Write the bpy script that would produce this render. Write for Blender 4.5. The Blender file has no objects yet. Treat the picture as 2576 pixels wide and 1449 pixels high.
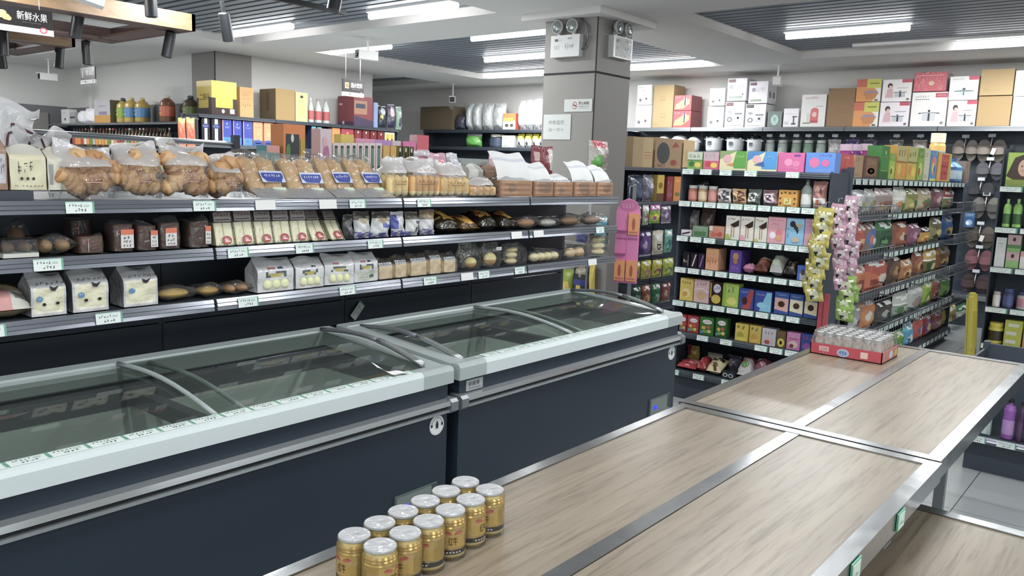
import bpy, bmesh, math, random
from math import sin, cos, pi, radians as rad
from mathutils import Vector, Matrix, noise
SC = bpy.context.scene
COL = SC.collection
# ---------------------------------------------------------------- camera
cd = bpy.data.cameras.new('camera'); cam = bpy.data.objects.new('camera', cd); COL.objects.link(cam)
YAW, PITCH, ROLL, FPX = .68874344, .14626017, .03581759, 2047.58
fw = Vector((cos(YAW)*cos(PITCH), sin(YAW)*cos(PITCH), -sin(PITCH)))
r0 = Vector((sin(YAW), -cos(YAW), 0)); u0 = r0.cross(fw)
rt = cos(ROLL)*r0 + sin(ROLL)*u0; up = -sin(ROLL)*r0 + cos(ROLL)*u0
M = Matrix((rt, up, -fw)).transposed().to_4x4(); M.translation = (0, 0, 1.55)
cam.matrix_world = M
cd.sensor_width = 36; cd.sensor_fit = 'HORIZONTAL'; cd.lens = 36*FPX/2576; cd.clip_start = .05; cd.clip_end = 100
SC.camera = cam
# ---------------------------------------------------------------- world, exposure
w = bpy.data.worlds.new('world'); SC.world = w; w.use_nodes = True
w.node_tree.nodes['Background'].inputs[0].default_value = (.86, .9, .93, 1)
w.node_tree.nodes['Background'].inputs[1].default_value = 1.1
SC.view_settings.view_transform = 'Standard'; SC.view_settings.look = 'None'
SC.view_settings.gamma = 1; SC.view_settings.use_curve_mapping = False
SC.view_settings.exposure = 0.42
SC.cycles.use_denoising = True
SC.cycles.max_bounces = 7; SC.cycles.transparent_max_bounces = 24
SC.cycles.caustics_reflective = False; SC.cycles.caustics_refractive = False
TUBE_W = 30.0      # watts of one ceiling tube
# ---------------------------------------------------------------- colour and materials
def s2l(c): return c/12.92 if c <= .04045 else ((c+.055)/1.055)**2.4
def hx(h):
    if not isinstance(h, str): return h
    h = PAL.get(h, h)
    return tuple(s2l(int(h[i:i+2], 16)/255) for i in (0, 2, 4))
PAL = dict(w='f2f0ec', k='1c1c1f', g='5aa848', G='2f7d3a', r='c9252f', R='8e1f28', b='2f64c8', B='1c3a8a', y='f0cf3a', Y='e6b21e',
           o='ee8a2c', O='d9641e', p='f09ac0', P='d8478f', v='7a4fa0', V='4b2c74', n='7a4a2c', N='4a2c1c', c='efe3bf', t='b98a55',
           s='c9ccd0', S='8b9096', a='8fcbe6', l='c8dc5a', m='7fd0b4', e='e8d9b0', d='33383f', x='d9a86a')
MATS = {}
def mat(name, col=None, rough=.5, metal=0, spec=.5, bump=0, bscale=40, attr=False, nvar=0, nscale=8, emit=0, stretch=None, coat=0, detail=3):
    if name in MATS: return MATS[name]
    m = bpy.data.materials.new(name); m.use_nodes = True; nt = m.node_tree; N = nt.nodes; L = nt.links
    b = N['Principled BSDF']; b.inputs['Roughness'].default_value = rough; b.inputs['Metallic'].default_value = metal
    b.inputs['Specular IOR Level'].default_value = spec
    if coat: b.inputs['Coat Weight'].default_value = coat; b.inputs['Coat Roughness'].default_value = .08
    src = None
    if attr:
        a = N.new('ShaderNodeAttribute'); a.attribute_name = 'Col'; hs = N.new('ShaderNodeHueSaturation'); hs.inputs['Saturation'].default_value = .87; L.new(a.outputs['Color'], hs.inputs['Color']); src = hs.outputs[0]
    if (nvar or bump):
        tc = N.new('ShaderNodeTexCoord'); mp = N.new('ShaderNodeMapping')
        L.new(tc.outputs['Object'], mp.inputs[0])
        if stretch: mp.inputs['Scale'].default_value = stretch
    if nvar:
        n = N.new('ShaderNodeTexNoise'); n.inputs['Scale'].default_value = nscale; n.inputs['Detail'].default_value = detail
        L.new(mp.outputs[0], n.inputs[0])
        mr = N.new('ShaderNodeMapRange'); mr.inputs[1].default_value = 1.1; mr.inputs[2].default_value = .75
        mr.inputs[3].default_value = 1-nvar; mr.inputs[4].default_value = 1+nvar
        L.new(n.outputs[0], mr.inputs[0])
        mx = N.new('ShaderNodeMix'); mx.data_type = 'RGBA'; mx.blend_type = 'MULTIPLY'; mx.inputs[0].default_value = 1
        if src: L.new(src, mx.inputs[6])
        else: mx.inputs[6].default_value = (*hx(col), 1)
        L.new(mr.outputs[0], mx.inputs[7]); src = mx.outputs[2]
    if src: L.new(src, b.inputs['Base Color'])
    else: b.inputs['Base Color'].default_value = (*hx(col), 1)
    if bump:
        n2 = N.new('ShaderNodeTexNoise'); n2.inputs['Scale'].default_value = bscale; n2.inputs['Detail'].default_value = 2
        L.new(mp.outputs[0], n2.inputs[0])
        bp = N.new('ShaderNodeBump'); bp.inputs['Strength'].default_value = bump; bp.inputs['Distance'].default_value = .01
        L.new(n2.outputs[0], bp.inputs['Height']); L.new(bp.outputs[0], b.inputs['Normal'])
    if emit:
        b.inputs['Emission Color'].default_value = (*hx(col), 1); b.inputs['Emission Strength'].default_value = emit
    MATS[name] = m; return m
def film(name, tint, gloss, white, rough=.12, bump=.35, bscale=30):
    """thin plastic film: mostly see-through, a little milky, with sharp highlights on the creases"""
    m = bpy.data.materials.new(name); m.use_nodes = True; nt = m.node_tree; N = nt.nodes; L = nt.links
    N.remove(N['Principled BSDF']); out = N['Material Output']
    t = N.new('ShaderNodeBsdfTransparent'); t.inputs[0].default_value = (*hx(tint), 1)
    g = N.new('ShaderNodeBsdfGlossy'); g.inputs['Roughness'].default_value = rough
    d = N.new('ShaderNodeBsdfDiffuse'); d.inputs[0].default_value = (.88, .88, .89, 1)
    tr = N.new('ShaderNodeBsdfTranslucent'); tr.inputs[0].default_value = (.88, .88, .89, 1)
    tc = N.new('ShaderNodeTexCoord'); n = N.new('ShaderNodeTexNoise'); n.inputs['Scale'].default_value = bscale; n.inputs['Detail'].default_value = 2
    L.new(tc.outputs['Object'], n.inputs[0])
    bp = N.new('ShaderNodeBump'); bp.inputs['Strength'].default_value = bump; bp.inputs['Distance'].default_value = .02
    L.new(n.outputs[0], bp.inputs['Height']); L.new(bp.outputs[0], g.inputs['Normal'])
    m0 = N.new('ShaderNodeMixShader'); m0.inputs[0].default_value = .4; L.new(d.outputs[0], m0.inputs[1]); L.new(tr.outputs[0], m0.inputs[2])
    m1 = N.new('ShaderNodeMixShader'); m1.inputs[0].default_value = white; L.new(t.outputs[0], m1.inputs[1]); L.new(m0.outputs[0], m1.inputs[2])
    fr = N.new('ShaderNodeLayerWeight'); fr.inputs[0].default_value = .25; L.new(bp.outputs[0], fr.inputs['Normal'])
    mm = N.new('ShaderNodeMath'); mm.operation = 'MULTIPLY_ADD'; mm.inputs[1].default_value = .5; mm.inputs[2].default_value = gloss
    L.new(fr.outputs['Fresnel'], mm.inputs[0])
    m2 = N.new('ShaderNodeMixShader'); L.new(mm.outputs[0], m2.inputs[0]); L.new(m1.outputs[0], m2.inputs[1]); L.new(g.outputs[0], m2.inputs[2])
    L.new(m2.outputs[0], out.inputs[0]); MATS[name] = m; return m
def wood(name, base, dark, sx, rough, coat=0):
    m = bpy.data.materials.new(name); m.use_nodes = True; nt = m.node_tree; N = nt.nodes; L = nt.links; b = N['Principled BSDF']
    tc = N.new('ShaderNodeTexCoord'); mp = N.new('ShaderNodeMapping'); mp.inputs['Scale'].default_value = sx; L.new(tc.outputs['Object'], mp.inputs[0])
    n1 = N.new('ShaderNodeTexNoise'); n1.inputs['Scale'].default_value = 3; n1.inputs['Detail'].default_value = 6; n1.inputs['Roughness'].default_value = .65; n1.inputs['Distortion'].default_value = .35
    n2 = N.new('ShaderNodeTexNoise'); n2.inputs['Scale'].default_value = .9; n2.inputs['Detail'].default_value = 3
    L.new(mp.outputs[0], n1.inputs[0]); L.new(mp.outputs[0], n2.inputs[0])
    r1 = N.new('ShaderNodeValToRGB'); r1.color_ramp.elements[0].position = .3; r1.color_ramp.elements[1].position = .52
    r1.color_ramp.elements[0].color = (*hx(dark), 1); r1.color_ramp.elements[1].color = (*hx(base), 1)
    L.new(n1.outputs[0], r1.inputs[0])
    mr = N.new('ShaderNodeMapRange'); mr.inputs[1].default_value = .3; mr.inputs[2].default_value = .7; mr.inputs[3].default_value = .84; mr.inputs[4].default_value = 1.1
    L.new(n2.outputs[0], mr.inputs[0])
    mx = N.new('ShaderNodeMix'); mx.data_type = 'RGBA'; mx.blend_type = 'MULTIPLY'; mx.inputs[0].default_value = 1
    L.new(r1.outputs[0], mx.inputs[6]); L.new(mr.outputs[0], mx.inputs[7]); L.new(mx.outputs[2], b.inputs['Base Color'])
    b.inputs['Roughness'].default_value = rough; b.inputs['Coat Weight'].default_value = coat; b.inputs['Coat Roughness'].default_value = .25
    MATS[name] = m; return m
mat('paper', attr=True, rough=.6, spec=.3)
mat('gloss', attr=True, rough=.32)
mat('plastic', attr=True, rough=.4)
mat('foil', attr=True, rough=.22, spec=.7, bump=.5, bscale=45)
mat('bread', attr=True, rough=.55, nvar=.28, nscale=22, bump=.15, bscale=90)
mat('card', attr=True, rough=.8, spec=.2, nvar=.08, nscale=9)
mat('goldcan', attr=True, rough=.25, metal=.5)
mat('cloth', attr=True, rough=.9, spec=.15, bump=.4, bscale=220)
mat('shelf', '3b4149', rough=.5, nvar=.06, nscale=4)
mat('shelfpanel', '3a414b', rough=.5, nvar=.08, nscale=4)
mat('lip', '848890', rough=.24, metal=.6, spec=.6, bump=.04, bscale=16, stretch=(.3, 6, 14))
mat('graysteel', '7d8185', rough=.35, metal=.3)
mat('chrome', 'c9cdd0', rough=.13, metal=1)
mat('railmetal', 'c2c7c8', rough=.2, metal=.75)
mat('stainless', 'a2a4a6', rough=.24, metal=1, bump=.2, bscale=9)
mat('freezer_dark', '2b3540', rough=.3, spec=.5)
mat('freezer_frame', 'a9b2b1', rough=.35)
mat('freezer_white', 'cfd8d8', rough=.35)
mat('liner', 'cfd6d2', rough=.5)
mat('rubber', '15181c', rough=.6)
mat('plaster', 'd6d4d1', rough=.9, spec=.2)
mat('wall', 'd8d7d4', rough=.9, spec=.2)
mat('walldado', '77777a', rough=.7)
mat('slat', '7c838b', rough=.5, metal=.1)
mat('void', '20242a', rough=.9)
mat('column', '85827e', rough=.55, nvar=.03, nscale=6)
mat('joint', '26272a', rough=.8)
mat('tile', '9a9fa0', rough=.3, nvar=.12, nscale=2.6, stretch=(1, 2.4, 1), detail=6)
mat('tube', 'ffffff', emit=11, rough=.5)
mat('led', '1a22ff', emit=3)
mat('black', '17181b', rough=.45)
mat('spot', '1b1d20', rough=.4)
mat('white', 'e4e4e2', rough=.4)
mat('tagw', 'd3e0db', rough=.45)
mat('tagg', '3f9d78', rough=.45)
mat('laptop', '9aa3a0', rough=.3)
film('clear', 'f8fafa', .04, .04, rough=.1, bump=.8, bscale=38)
film('clear2', 'f4f6f6', .06, .1, rough=.12, bump=.9, bscale=34)
film('milky', 'eef0f2', .06, .72, rough=.25, bump=.8, bscale=24)
film('glass', 'dce3de', .05, .03, rough=.03, bump=0)
film('crystal', 'e4eae8', .12, .05, rough=.05, bump=.1)
wood('tabletop', '8a7e6d', '685c4c', (1.5, 24, 1), .34, .16)
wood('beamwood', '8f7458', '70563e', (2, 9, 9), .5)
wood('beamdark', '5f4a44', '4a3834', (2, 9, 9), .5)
# ---------------------------------------------------------------- mesh builder
_gly = {}
def glyph(s):
    if s not in _gly:
        c = bpy.data.curves.new('t', 'FONT'); c.body = s; c.resolution_u = 1
        o = bpy.data.objects.new('t', c); COL.objects.link(o); bpy.context.view_layer.update()
        m = bpy.data.meshes.new_from_object(o.evaluated_get(bpy.context.evaluated_depsgraph_get()))
        vs = [(v.co.x, v.co.y) for v in m.vertices]; fs = [tuple(p.vertices) for p in m.polygons]
        x0 = min(a for a, b in vs); x1 = max(a for a, b in vs); y0 = min(b for a, b in vs); y1 = max(b for a, b in vs)
        _gly[s] = ([((a-x0)/(x1-x0), (b-y0)/(y1-y0)) for a, b in vs], fs, (x1-x0)/(y1-y0))
        bpy.data.objects.remove(o); bpy.data.curves.remove(c); bpy.data.meshes.remove(m)
    return _gly[s]
class MB:
    def __init__(s): s.v = []; s.f = []; s.c = []; s.m = []; s.sm = []
    def add(s, vs, fs, col='w', m=0, sm=False):
        n = len(s.v); s.v += [tuple(v) for v in vs]; c = hx(col)
        for f in fs: s.f.append(tuple(n+i for i in f)); s.c.append(c); s.m.append(m); s.sm.append(sm)
        return s
    def box(s, x0, x1, y0, y1, z0, z1, col='w', m=0, skip=''):
        vs = [(x, y, z) for z in (z0, z1) for y in (y0, y1) for x in (x0, x1)]
        F = dict(b=(0, 2, 3, 1), t=(4, 5, 7, 6), f=(0, 1, 5, 4), k=(2, 6, 7, 3), l=(0, 4, 6, 2), r=(1, 3, 7, 5))
        return s.add(vs, [F[k] for k in F if k not in skip], col, m)
    def bbox(s, x0, x1, y0, y1, z0, z1, b, col='w', m=0):
        """box with bevelled long edges along x"""
        p = [(y0+b, z0), (y1-b, z0), (y1, z0+b), (y1, z1-b), (y1-b, z1), (y0+b, z1), (y0, z1-b), (y0, z0+b)]
        return s.prism([(y, z) for y, z in p], x0, x1, 'x', col, m)
    def prism(s, pts, a, b, axis='x', col='w', m=0, sm=False):
        """polygon pts in the plane normal to axis, swept from a to b"""
        n = len(pts)
        def P(p, t): return {'x': (t, p[0], p[1]), 'y': (p[0], t, p[1]), 'z': (p[0], p[1], t)}[axis]
        vs = [P(p, a) for p in pts]+[P(p, b) for p in pts]
        s.add(vs, [(i, (i+1) % n, n+(i+1) % n, n+i) for i in range(n)], col, m, sm)
        return s.add(vs, [tuple(range(n))[::-1], tuple(range(n, 2*n))], col, m)
    def lathe(s, prof, n=16, c=(0, 0), cols=None, col='w', m=0, sm=True, ms=None, ph=0):
        """prof: list of (radius, z)"""
        vs = [(c[0]+r*cos(2*pi*i/n+ph), c[1]+r*sin(2*pi*i/n+ph), z) for r, z in prof for i in range(n)]
        for k in range(len(prof)-1):
            s.add(vs[k*n:(k+2)*n], [(i, (i+1) % n, n+(i+1) % n, n+i) for i in range(n)], cols[k] if cols else col, ms[k] if ms else m, sm)
        if prof[0][0] > 1e-4: s.add(vs[:n], [tuple(range(n))[::-1]], cols[0] if cols else col, ms[0] if ms else m)
        if prof[-1][0] > 1e-4: s.add(vs[-n:], [tuple(range(n))], cols[-1] if cols else col, ms[-1] if ms else m)
        return s
    def tube(s, pts, r, n=6, col='w', m=0):
        pts = [Vector(p) for p in pts]; rings = []
        for i, p in enumerate(pts):
            d = (pts[min(i+1, len(pts)-1)]-pts[max(i-1, 0)]).normalized()
            a = d.orthogonal().normalized() if abs(d.z) > .9 else d.cross(Vector((0, 0, 1))).normalized()
            b = d.cross(a)
            rr = r[i] if isinstance(r, (list, tuple)) else r
            rings.append([p+rr*(cos(2*pi*k/n)*a+sin(2*pi*k/n)*b) for k in range(n)])
        vs = [v for g in rings for v in g]; fs = []
        for i in range(len(pts)-1): fs += [(i*n+k, i*n+(k+1) % n, (i+1)*n+(k+1) % n, (i+1)*n+k) for k in range(n)]
        fs += [tuple(range(n))[::-1], tuple(range(len(vs)-n, len(vs)))]
        return s.add(vs, fs, col, m, True)
    def grid(s, fn, nu, nv, col='w', m=0, sm=True, closed=False):
        """fn(u,v)->point; col may be a function of (u,v)"""
        mu = nu if closed else nu+1
        vs = [fn(i/nu, j/nv) for j in range(nv+1) for i in range(mu)]
        n = len(s.v); s.v += [tuple(v) for v in vs]
        for j in range(nv):
            for i in range(nu):
                a = j*mu+i; b = j*mu+(i+1) % mu
                s.f.append((n+a, n+b, n+b+mu, n+a+mu)); s.sm.append(sm)
                s.c.append(hx(col((i+.5)/nu, (j+.5)/nv) if callable(col) else col)); s.m.append(m((i+.5)/nu, (j+.5)/nv) if callable(m) else m)
        return s
    def art(s, o, U, V, art, m=0, lift=.0006, k0=1):
        """flat print on a face: o corner, U and V the edges, art in 0..1 coordinates"""
        o = Vector(o); U = Vector(U); V = Vector(V); n = U.cross(V).normalized(); asp = U.length/V.length
        k = k0
        for a in art:
            off = n*(lift*k); k += 1; P = lambda x, y: o+U*x+V*y+off
            t = a[0]
            if t == 'r': s.add([P(a[1], a[2]), P(a[3], a[2]), P(a[3], a[4]), P(a[1], a[4])], [(0, 1, 2, 3)], a[5], m)
            elif t == 'e':
                nn = 14; s.add([P(a[1]+a[3]*cos(2*pi*i/nn), a[2]+a[4]*sin(2*pi*i/nn)) for i in range(nn)], [tuple(range(nn))], a[5], m)
            elif t == 'p': s.add([P(x, y) for x, y in a[1]], [tuple(range(len(a[1])))], a[2], m)
            elif t == 't':      # text: string, x, y, height, colour, (max width)
                g, fs, r = glyph(a[1]); hh = a[4]; ww = hh*r/asp
                if len(a) > 6 and a[6]: ww = a[6]
                s.add([P(a[2]+x*ww, a[3]+y*hh) for x, y in g], fs, a[5], m)
            elif t == 's':      # small unreadable lettering: x0,y0,x1,y1,n,colour,seed
                x0, y0, x1, y1, nn, cc = a[1:7]; R = random.Random(a[7] if len(a) > 7 else 1); cw = (x1-x0)/nn
                for i in range(nn):
                    X = x0+i*cw; W = cw*.82; H = y1-y0; big = W*U.length > .012
                    for j in range(5 if big else 3):
                        t = .07 if big else .15; k = j % 3
                        if k == 0:
                            q = y0+H*R.uniform(0, 1-t); xa = X+W*R.uniform(0, .35); xb = X+W*R.uniform(.6, 1); pp = [(xa, q), (xb, q+H*.03), (xb, q+H*(t+.03)), (xa, q+H*t)]
                        elif k == 1:
                            xa = X+W*R.uniform(.1, .8); ya = y0+H*R.uniform(0, .4); yb = y0+H*R.uniform(.6, 1); pp = [(xa, ya), (xa+W*t*1.3, ya), (xa+W*t*1.3, yb), (xa, yb)]
                        else:
                            xa = X+W*R.uniform(.0, .4); xb = X+W*R.uniform(.5, 1); ya = y0+H*R.uniform(0, .5); yb = y0+H*R.uniform(.4, 1); pp = [(xa, ya), (xa+W*t*1.5, ya), (xb, yb), (xb-W*t*1.2, yb)]
                        s.add([P(x, y) for x, y in pp], [(0, 1, 2, 3)], cc, m)
        return s
    def mesh(s, name, mats):
        me = bpy.data.meshes.new(name); me.from_pydata(s.v, [], s.f)
        for q in mats: me.materials.append(MATS[q])
        me.polygons.foreach_set('material_index', s.m); me.polygons.foreach_set('use_smooth', s.sm)
        ca = me.color_attributes.new('Col', 'FLOAT_COLOR', 'CORNER'); buf = []
        for f, c in zip(s.f, s.c): buf += [c[0], c[1], c[2], 1.0]*len(f)
        ca.data.foreach_set('color', buf); me.validate(); me.update(); return me
    def obj(s, name, mats, parent=None):
        if isinstance(mats, str): mats = [mats]
        return link(name, s.mesh(name, mats), parent)
def link(name, me, parent=None, loc=None, rz=0):
    o = bpy.data.objects.new(name, me); COL.objects.link(o)
    if parent: o.parent = parent
    if loc is not None: o.location = loc
    if rz: o.rotation_euler = (0, 0, rz)
    return o
LABELS = {}
def tag(o, label=None, cat=None, group=None, kind=None):
    if label: o['label'] = label
    if cat: o['category'] = cat
    if group: o['group'] = group
    if kind: o['kind'] = kind
    return o
def thing(name, label, cat, loc=(0, 0, 0), rz=0, group=None):
    o = bpy.data.objects.new(name, None); COL.objects.link(o); o.empty_display_size = .05
    o.location = loc; o.rotation_euler = (0, 0, rz); return tag(o, label, cat, group)
def struct(o, label=None):
    o['kind'] = 'structure'
    if label: o['label'] = label
    return o
def artcol(art, u, v, base):
    c = base
    for a in art:
        t = a[0]
        if t == 'r':
            if a[1] <= u <= a[3] and a[2] <= v <= a[4]: c = a[5]
        elif t == 'e':
            if ((u-a[1])/a[3])**2+((v-a[2])/a[4])**2 <= 1: c = a[5]
        elif t == 's':
            if a[1] <= u <= a[3] and a[2] <= v <= a[4] and (int(u*37)*7+int(v*41)*13+(a[7] if len(a) > 7 else 0)) % 3: c = a[6] if len(a) > 6 else a[5]
        elif t == 'p':
            pts = a[1]; ins = False; j = len(pts)-1
            for i in range(len(pts)):
                if (pts[i][1] > v) != (pts[j][1] > v) and u < (pts[j][0]-pts[i][0])*(v-pts[i][1])/(pts[j][1]-pts[i][1])+pts[i][0]: ins = not ins
                j = i
            if ins: c = a[2]
    return c
# ================================================================ THE ROOM
ZS, ZP = 2.87, 3.03         # plaster soffit, slat plane backing
XB, YB = 10.42, 9.72        # back wall plane (faces -X), wall behind the spirits (faces -Y)
fl = struct(MB().box(-3.2, 11.2, -4.2, 15.2, -.06, -.006, 'S').obj('floor', 'joint'), 'grey stone-look tiled shop floor')
tile_me = {}
for i in range(0, 12):
    for j in range(-2, 5):
        x, y = -.54+.8*i, -.1+.81*j
        k = (i*3+j*5) % 4
        if k not in tile_me:
            g = .93+.045*k; tile_me[k] = MB().box(.002, .798, .002, .808, -.01, 0, 'S').mesh('floor_tile', ['tile'])
        link('floor_tile', tile_me[k], fl, (x, y, 0))
MB().box(-3.1, -.55, -4.1, 15.1, -.01, -.001).box(-.54, 9.06, -4.1, -1.73, -.01, -.001).box(-.54, 9.06, 3.95, 15.1, -.01, -.001).box(9.06, 11.1, -4.1, 15.1, -.01, -.001).obj('floor_tile', 'tile', fl)['kind'] = 'stuff'
struct(MB().box(XB, XB+.12, -4.2, 12.9, 0, 3.3).obj('wall_back', 'wall'), 'plain grey-white back wall')
struct(MB().box(6.2, 8.32, YB, YB+.2, 0, 3.3).box(8.2, 8.32, YB+.2, 12.9, 0, 3.3).obj('wall_left', 'wall'), 'white wall behind the spirits shelving')
struct(MB().box(8.32, XB, 12.8, 12.9, 0, 3.3).obj('wall_alcove', 'wall'))
lw = struct(MB().box(5.74, 5.9, 10.2, 14.4, 0, 3.3).obj('wall_side', 'wall'), 'white side wall with grey dado')
MB().box(5.725, 5.74, 10.2, 14.2, 0, 2.25).obj('dado', 'walldado', lw)
MB().box(5.70, 5.74, 13.2, 13.32, 0, 3.0, 'w').obj('wall_rib', 'wall', lw)
fw_ = struct(MB().box(-3.2, 5.9, 14.2, 14.4, 0, 3.3).obj('wall_far', 'wall'), 'far white wall with grey dado')
MB().box(-3.2, 5.72, 14.18, 14.2, 0, 2.27).obj('dado', 'walldado', fw_)
MB().box(4.98, 5.42, 14.14, 14.18, 0, 2.16).obj('dado_panel', 'column', fw_)
struct(MB().box(-3.2, -3.05, -4.2, 14.4, 2.75, 3.3).box(-3.2, -3.05, 8.0, 14.4, 0, 2.75).box(-3.2, -3.05, 3.9, 4.1, 0, 2.75).box(-3.2, -3.05, -.1, .1, 0, 2.75).obj('wall_front', 'wall'), 'unseen front wall with wide openings added for fill light')  # openings behind the camera are added to let soft world light in
struct(MB().box(-3.2, 11.2, -4.2, -4.05, 2.75, 3.3).box(5.2, 11.2, -4.2, -4.05, 0, 2.75).box(.9, 1.1, -4.2, -4.05, 0, 2.75).obj('wall_right', 'wall'), 'unseen side wall with wide openings added for fill light')  # unseen side gaps, likewise made up to bring fill light into the room
# ---- ceiling: plaster soffit with recessed slat bays
BAYS = [(1.2, 5.5, 4.8, 8.75), (6.35, 9.45, 4.55, 8.5), (6.3, 9.25, -3.2, 3.55), (.6, 4.7, 9.5, 13.2), (8.75, 9.6, 9.5, 12.4), (-2.4, 4.9, -3.2, 3.0)]
xs = sorted({-3.2, 11.2, *[b[0] for b in BAYS], *[b[1] for b in BAYS]}); ys = sorted({-4.2, 15.2, *[b[2] for b in BAYS], *[b[3] for b in BAYS]})
mb = MB()
for i in range(len(xs)-1):
    for j in range(len(ys)-1):
        cx, cy = (xs[i]+xs[i+1])/2, (ys[j]+ys[j+1])/2
        if not any(b[0] < cx < b[1] and b[2] < cy < b[3] for b in BAYS):
            mb.add([(xs[i], ys[j], ZS), (xs[i+1], ys[j], ZS), (xs[i+1], ys[j+1], ZS), (xs[i], ys[j+1], ZS)], [(0, 3, 2, 1)])
for a, b, c, d in BAYS:
    z = ZS+.1
    mb.add([(a, c, ZS), (b, c, ZS), (b, d, ZS), (a, d, ZS), (a, c, z), (b, c, z), (b, d, z), (a, d, z)], [(0, 1, 5, 4), (1, 2, 6, 5), (2, 3, 7, 6), (3, 0, 4, 7)])
    e = .09
    mb.add([(a+e, c+e, z), (b-e, c+e, z), (b-e, d-e, z), (a+e, d-e, z), (a, c, z), (b, c, z), (b, d, z), (a, d, z)], [(0, 1, 5, 4), (1, 2, 6, 5), (2, 3, 7, 6), (3, 0, 4, 7)])
mb.box(-3.2, 11.2, -4.2, 15.2, 3.32, 3.4)
ceil = struct(mb.obj('ceiling', 'plaster'), 'pale plaster ceiling with recessed dark slat bays')
mb = MB()
for a, b, c, d in BAYS: mb.box(a-.05, b+.05, c-.05, d+.05, 3.16, 3.2, m=0)
mb.obj('slat_backing', 'void', ceil)
def slats(a, b, c, d, pitch, w=.085):
    n = int((b-a-.2)/pitch); me = MB().box(-w/2, w/2, c+.02, d-.02, ZS+.075, ZS+.125).mesh('ceiling_slat', ['slat'])
    for i in range(n+1): link('ceiling_slat', me, ceil, (a+.12+i*pitch, 0, 0))
for k in (0, 1, 2): slats(*BAYS[k], .128)
slats(*BAYS[4], .128)
slats(BAYS[3][0]+1.5, *BAYS[3][1:], .25, .17)
struct(MB().box(-2.4, 4.9, -3.2, 3.0, 2.99, 3.02).obj('trim_1', 'slat'), 'ceiling panel')
# pillar and its lower plaster cap
pil = struct(MB().box(5.8, 6.34, 3.955, 4.5, 0, 2.815).obj('pillar', 'column'), 'grey panelled square pillar with notices')
mb = MB()
mb.box(5.793, 5.801, 3.948, 3.956, 0, 2.81).box(5.795, 5.80, 3.955, 4.5, 2.362, 2.378).box(5.8, 6.34, 3.95, 3.955, 2.362, 2.378)
mb.obj('panel_joint', 'joint', pil)
struct(MB().box(5.66, 6.55, 3.84, 4.66, 2.815, 2.88).obj('trim_2', 'plaster'), 'plaster cap around the pillar head')
c2 = struct(MB().box(5.68, 6.2, 9.64, 10.2, 0, 2.875).obj('pillar', 'column'), 'grey panelled corner column behind the spirits')
MB().box(5.672, 5.682, 9.632, 9.642, 0, 2.87).obj('panel_joint', 'joint', c2)
# ---- ceiling tubes
tube_parts = {}
def tube_light(x, y0, y1, lab, watts=1.0):
    L = y1-y0
    t = thing('ceiling_tube_light', lab, 'light', (x, (y0+y1)/2, ZS+.02), 0, 'slim white tube lights on the slat ceiling')
    k = round(L, 2)
    if k not in tube_parts:
        tube_parts[k] = (MB().bbox(-L/2, L/2, -.035, .035, .03, .085, .008).mesh('housing', ['white']), MB().prism([(.027*cos(i*pi/5), .027*sin(i*pi/5)) for i in range(10)], -L/2+.02, L/2-.02, 'x', 'w', 0, True).mesh('tube', ['tube']))
    a = link('housing', tube_parts[k][0], t); b = link('tube', tube_parts[k][1], a); a.rotation_euler = (0, 0, pi/2)
    ld = bpy.data.lights.new('tube_glow', 'AREA'); ld.shape = 'RECTANGLE'; ld.size = L-.06; ld.size_y = .07; ld.energy = TUBE_W*watts; ld.color = (.96, .985, 1)
    lo = bpy.data.objects.new('tube_glow', ld); COL.objects.link(lo); lo.parent = t; lo.location = (0, 0, -.035); lo.rotation_euler = (0, 0, pi/2)
    return t
TL = [(5.15, 4.93, 6.08, 'lit white tube light above the bread shelves, nearest the pillar in its slat bay'),
      (5.13, 7.22, 8.32, 'lit white tube light in the left slat bay beside a black spotlight'),
      (6.56, 7.33, 8.48, 'lit white tube light directly behind the white dome-mounted camera'),
      (6.57, 4.95, 6.1, 'lit white tube light, highest of three left of the pillar'),
      (7.94, 5.95, 7.13, 'lit white tube light, middle one of three left of the pillar'),
      (9.3, 7.2, 8.36, 'lit white tube light, lowest of three left of the pillar'),
      (9.3, 4.75, 5.87, 'lit white tube light just right of the pillar above the rice cooker boxes'),
      (7.87, 2.06, 3.2, 'lit white tube light in the right slat bay above the candy end shelf'),
      (9.12, .85, 1.98, 'lit white tube light cut by the right edge of the picture'),
      (7.87, -1.0, .15, 'tube light further right in the right slat bay'), (7.2, -2.6, -1.4, 'tube light at the far right of the right bay')]
for x, a, b, l in TL: tube_light(x, a, b, l, 1.25 if b > 5.9 else 1.0)
for i, (x, y) in enumerate([(-1.2, -1.6), (-1.2, 1.2), (1.0, -1.6), (1.0, .9), (3.2, -1.6), (3.2, .9), (4.4, 1.6)]):
    t = tube_light(x, y-.58, y+.58, 'tube light over the near aisle', .62)
    t['label'] = 'tube light above the aisle in front of the freezers, %s from the entrance' % ['first', 'second', 'third', 'fourth', 'fifth', 'sixth', 'seventh'][i]
for i, (x, y) in enumerate([(1.9, 6.2), (3.3, 5.6), (2.2, 10.6), (3.6, 12.2)]):
    tube_light(x, y-.58, y+.58, 'tube light above the fruit section, %s one' % ['first', 'second', 'third', 'last'][i], 1.9)
# dead lamp track in the right bay
MB().box(8.93, 8.99, .3, 2.9, ZS+.05, ZS+.085).obj('light_track', 'white', ceil)
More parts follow.
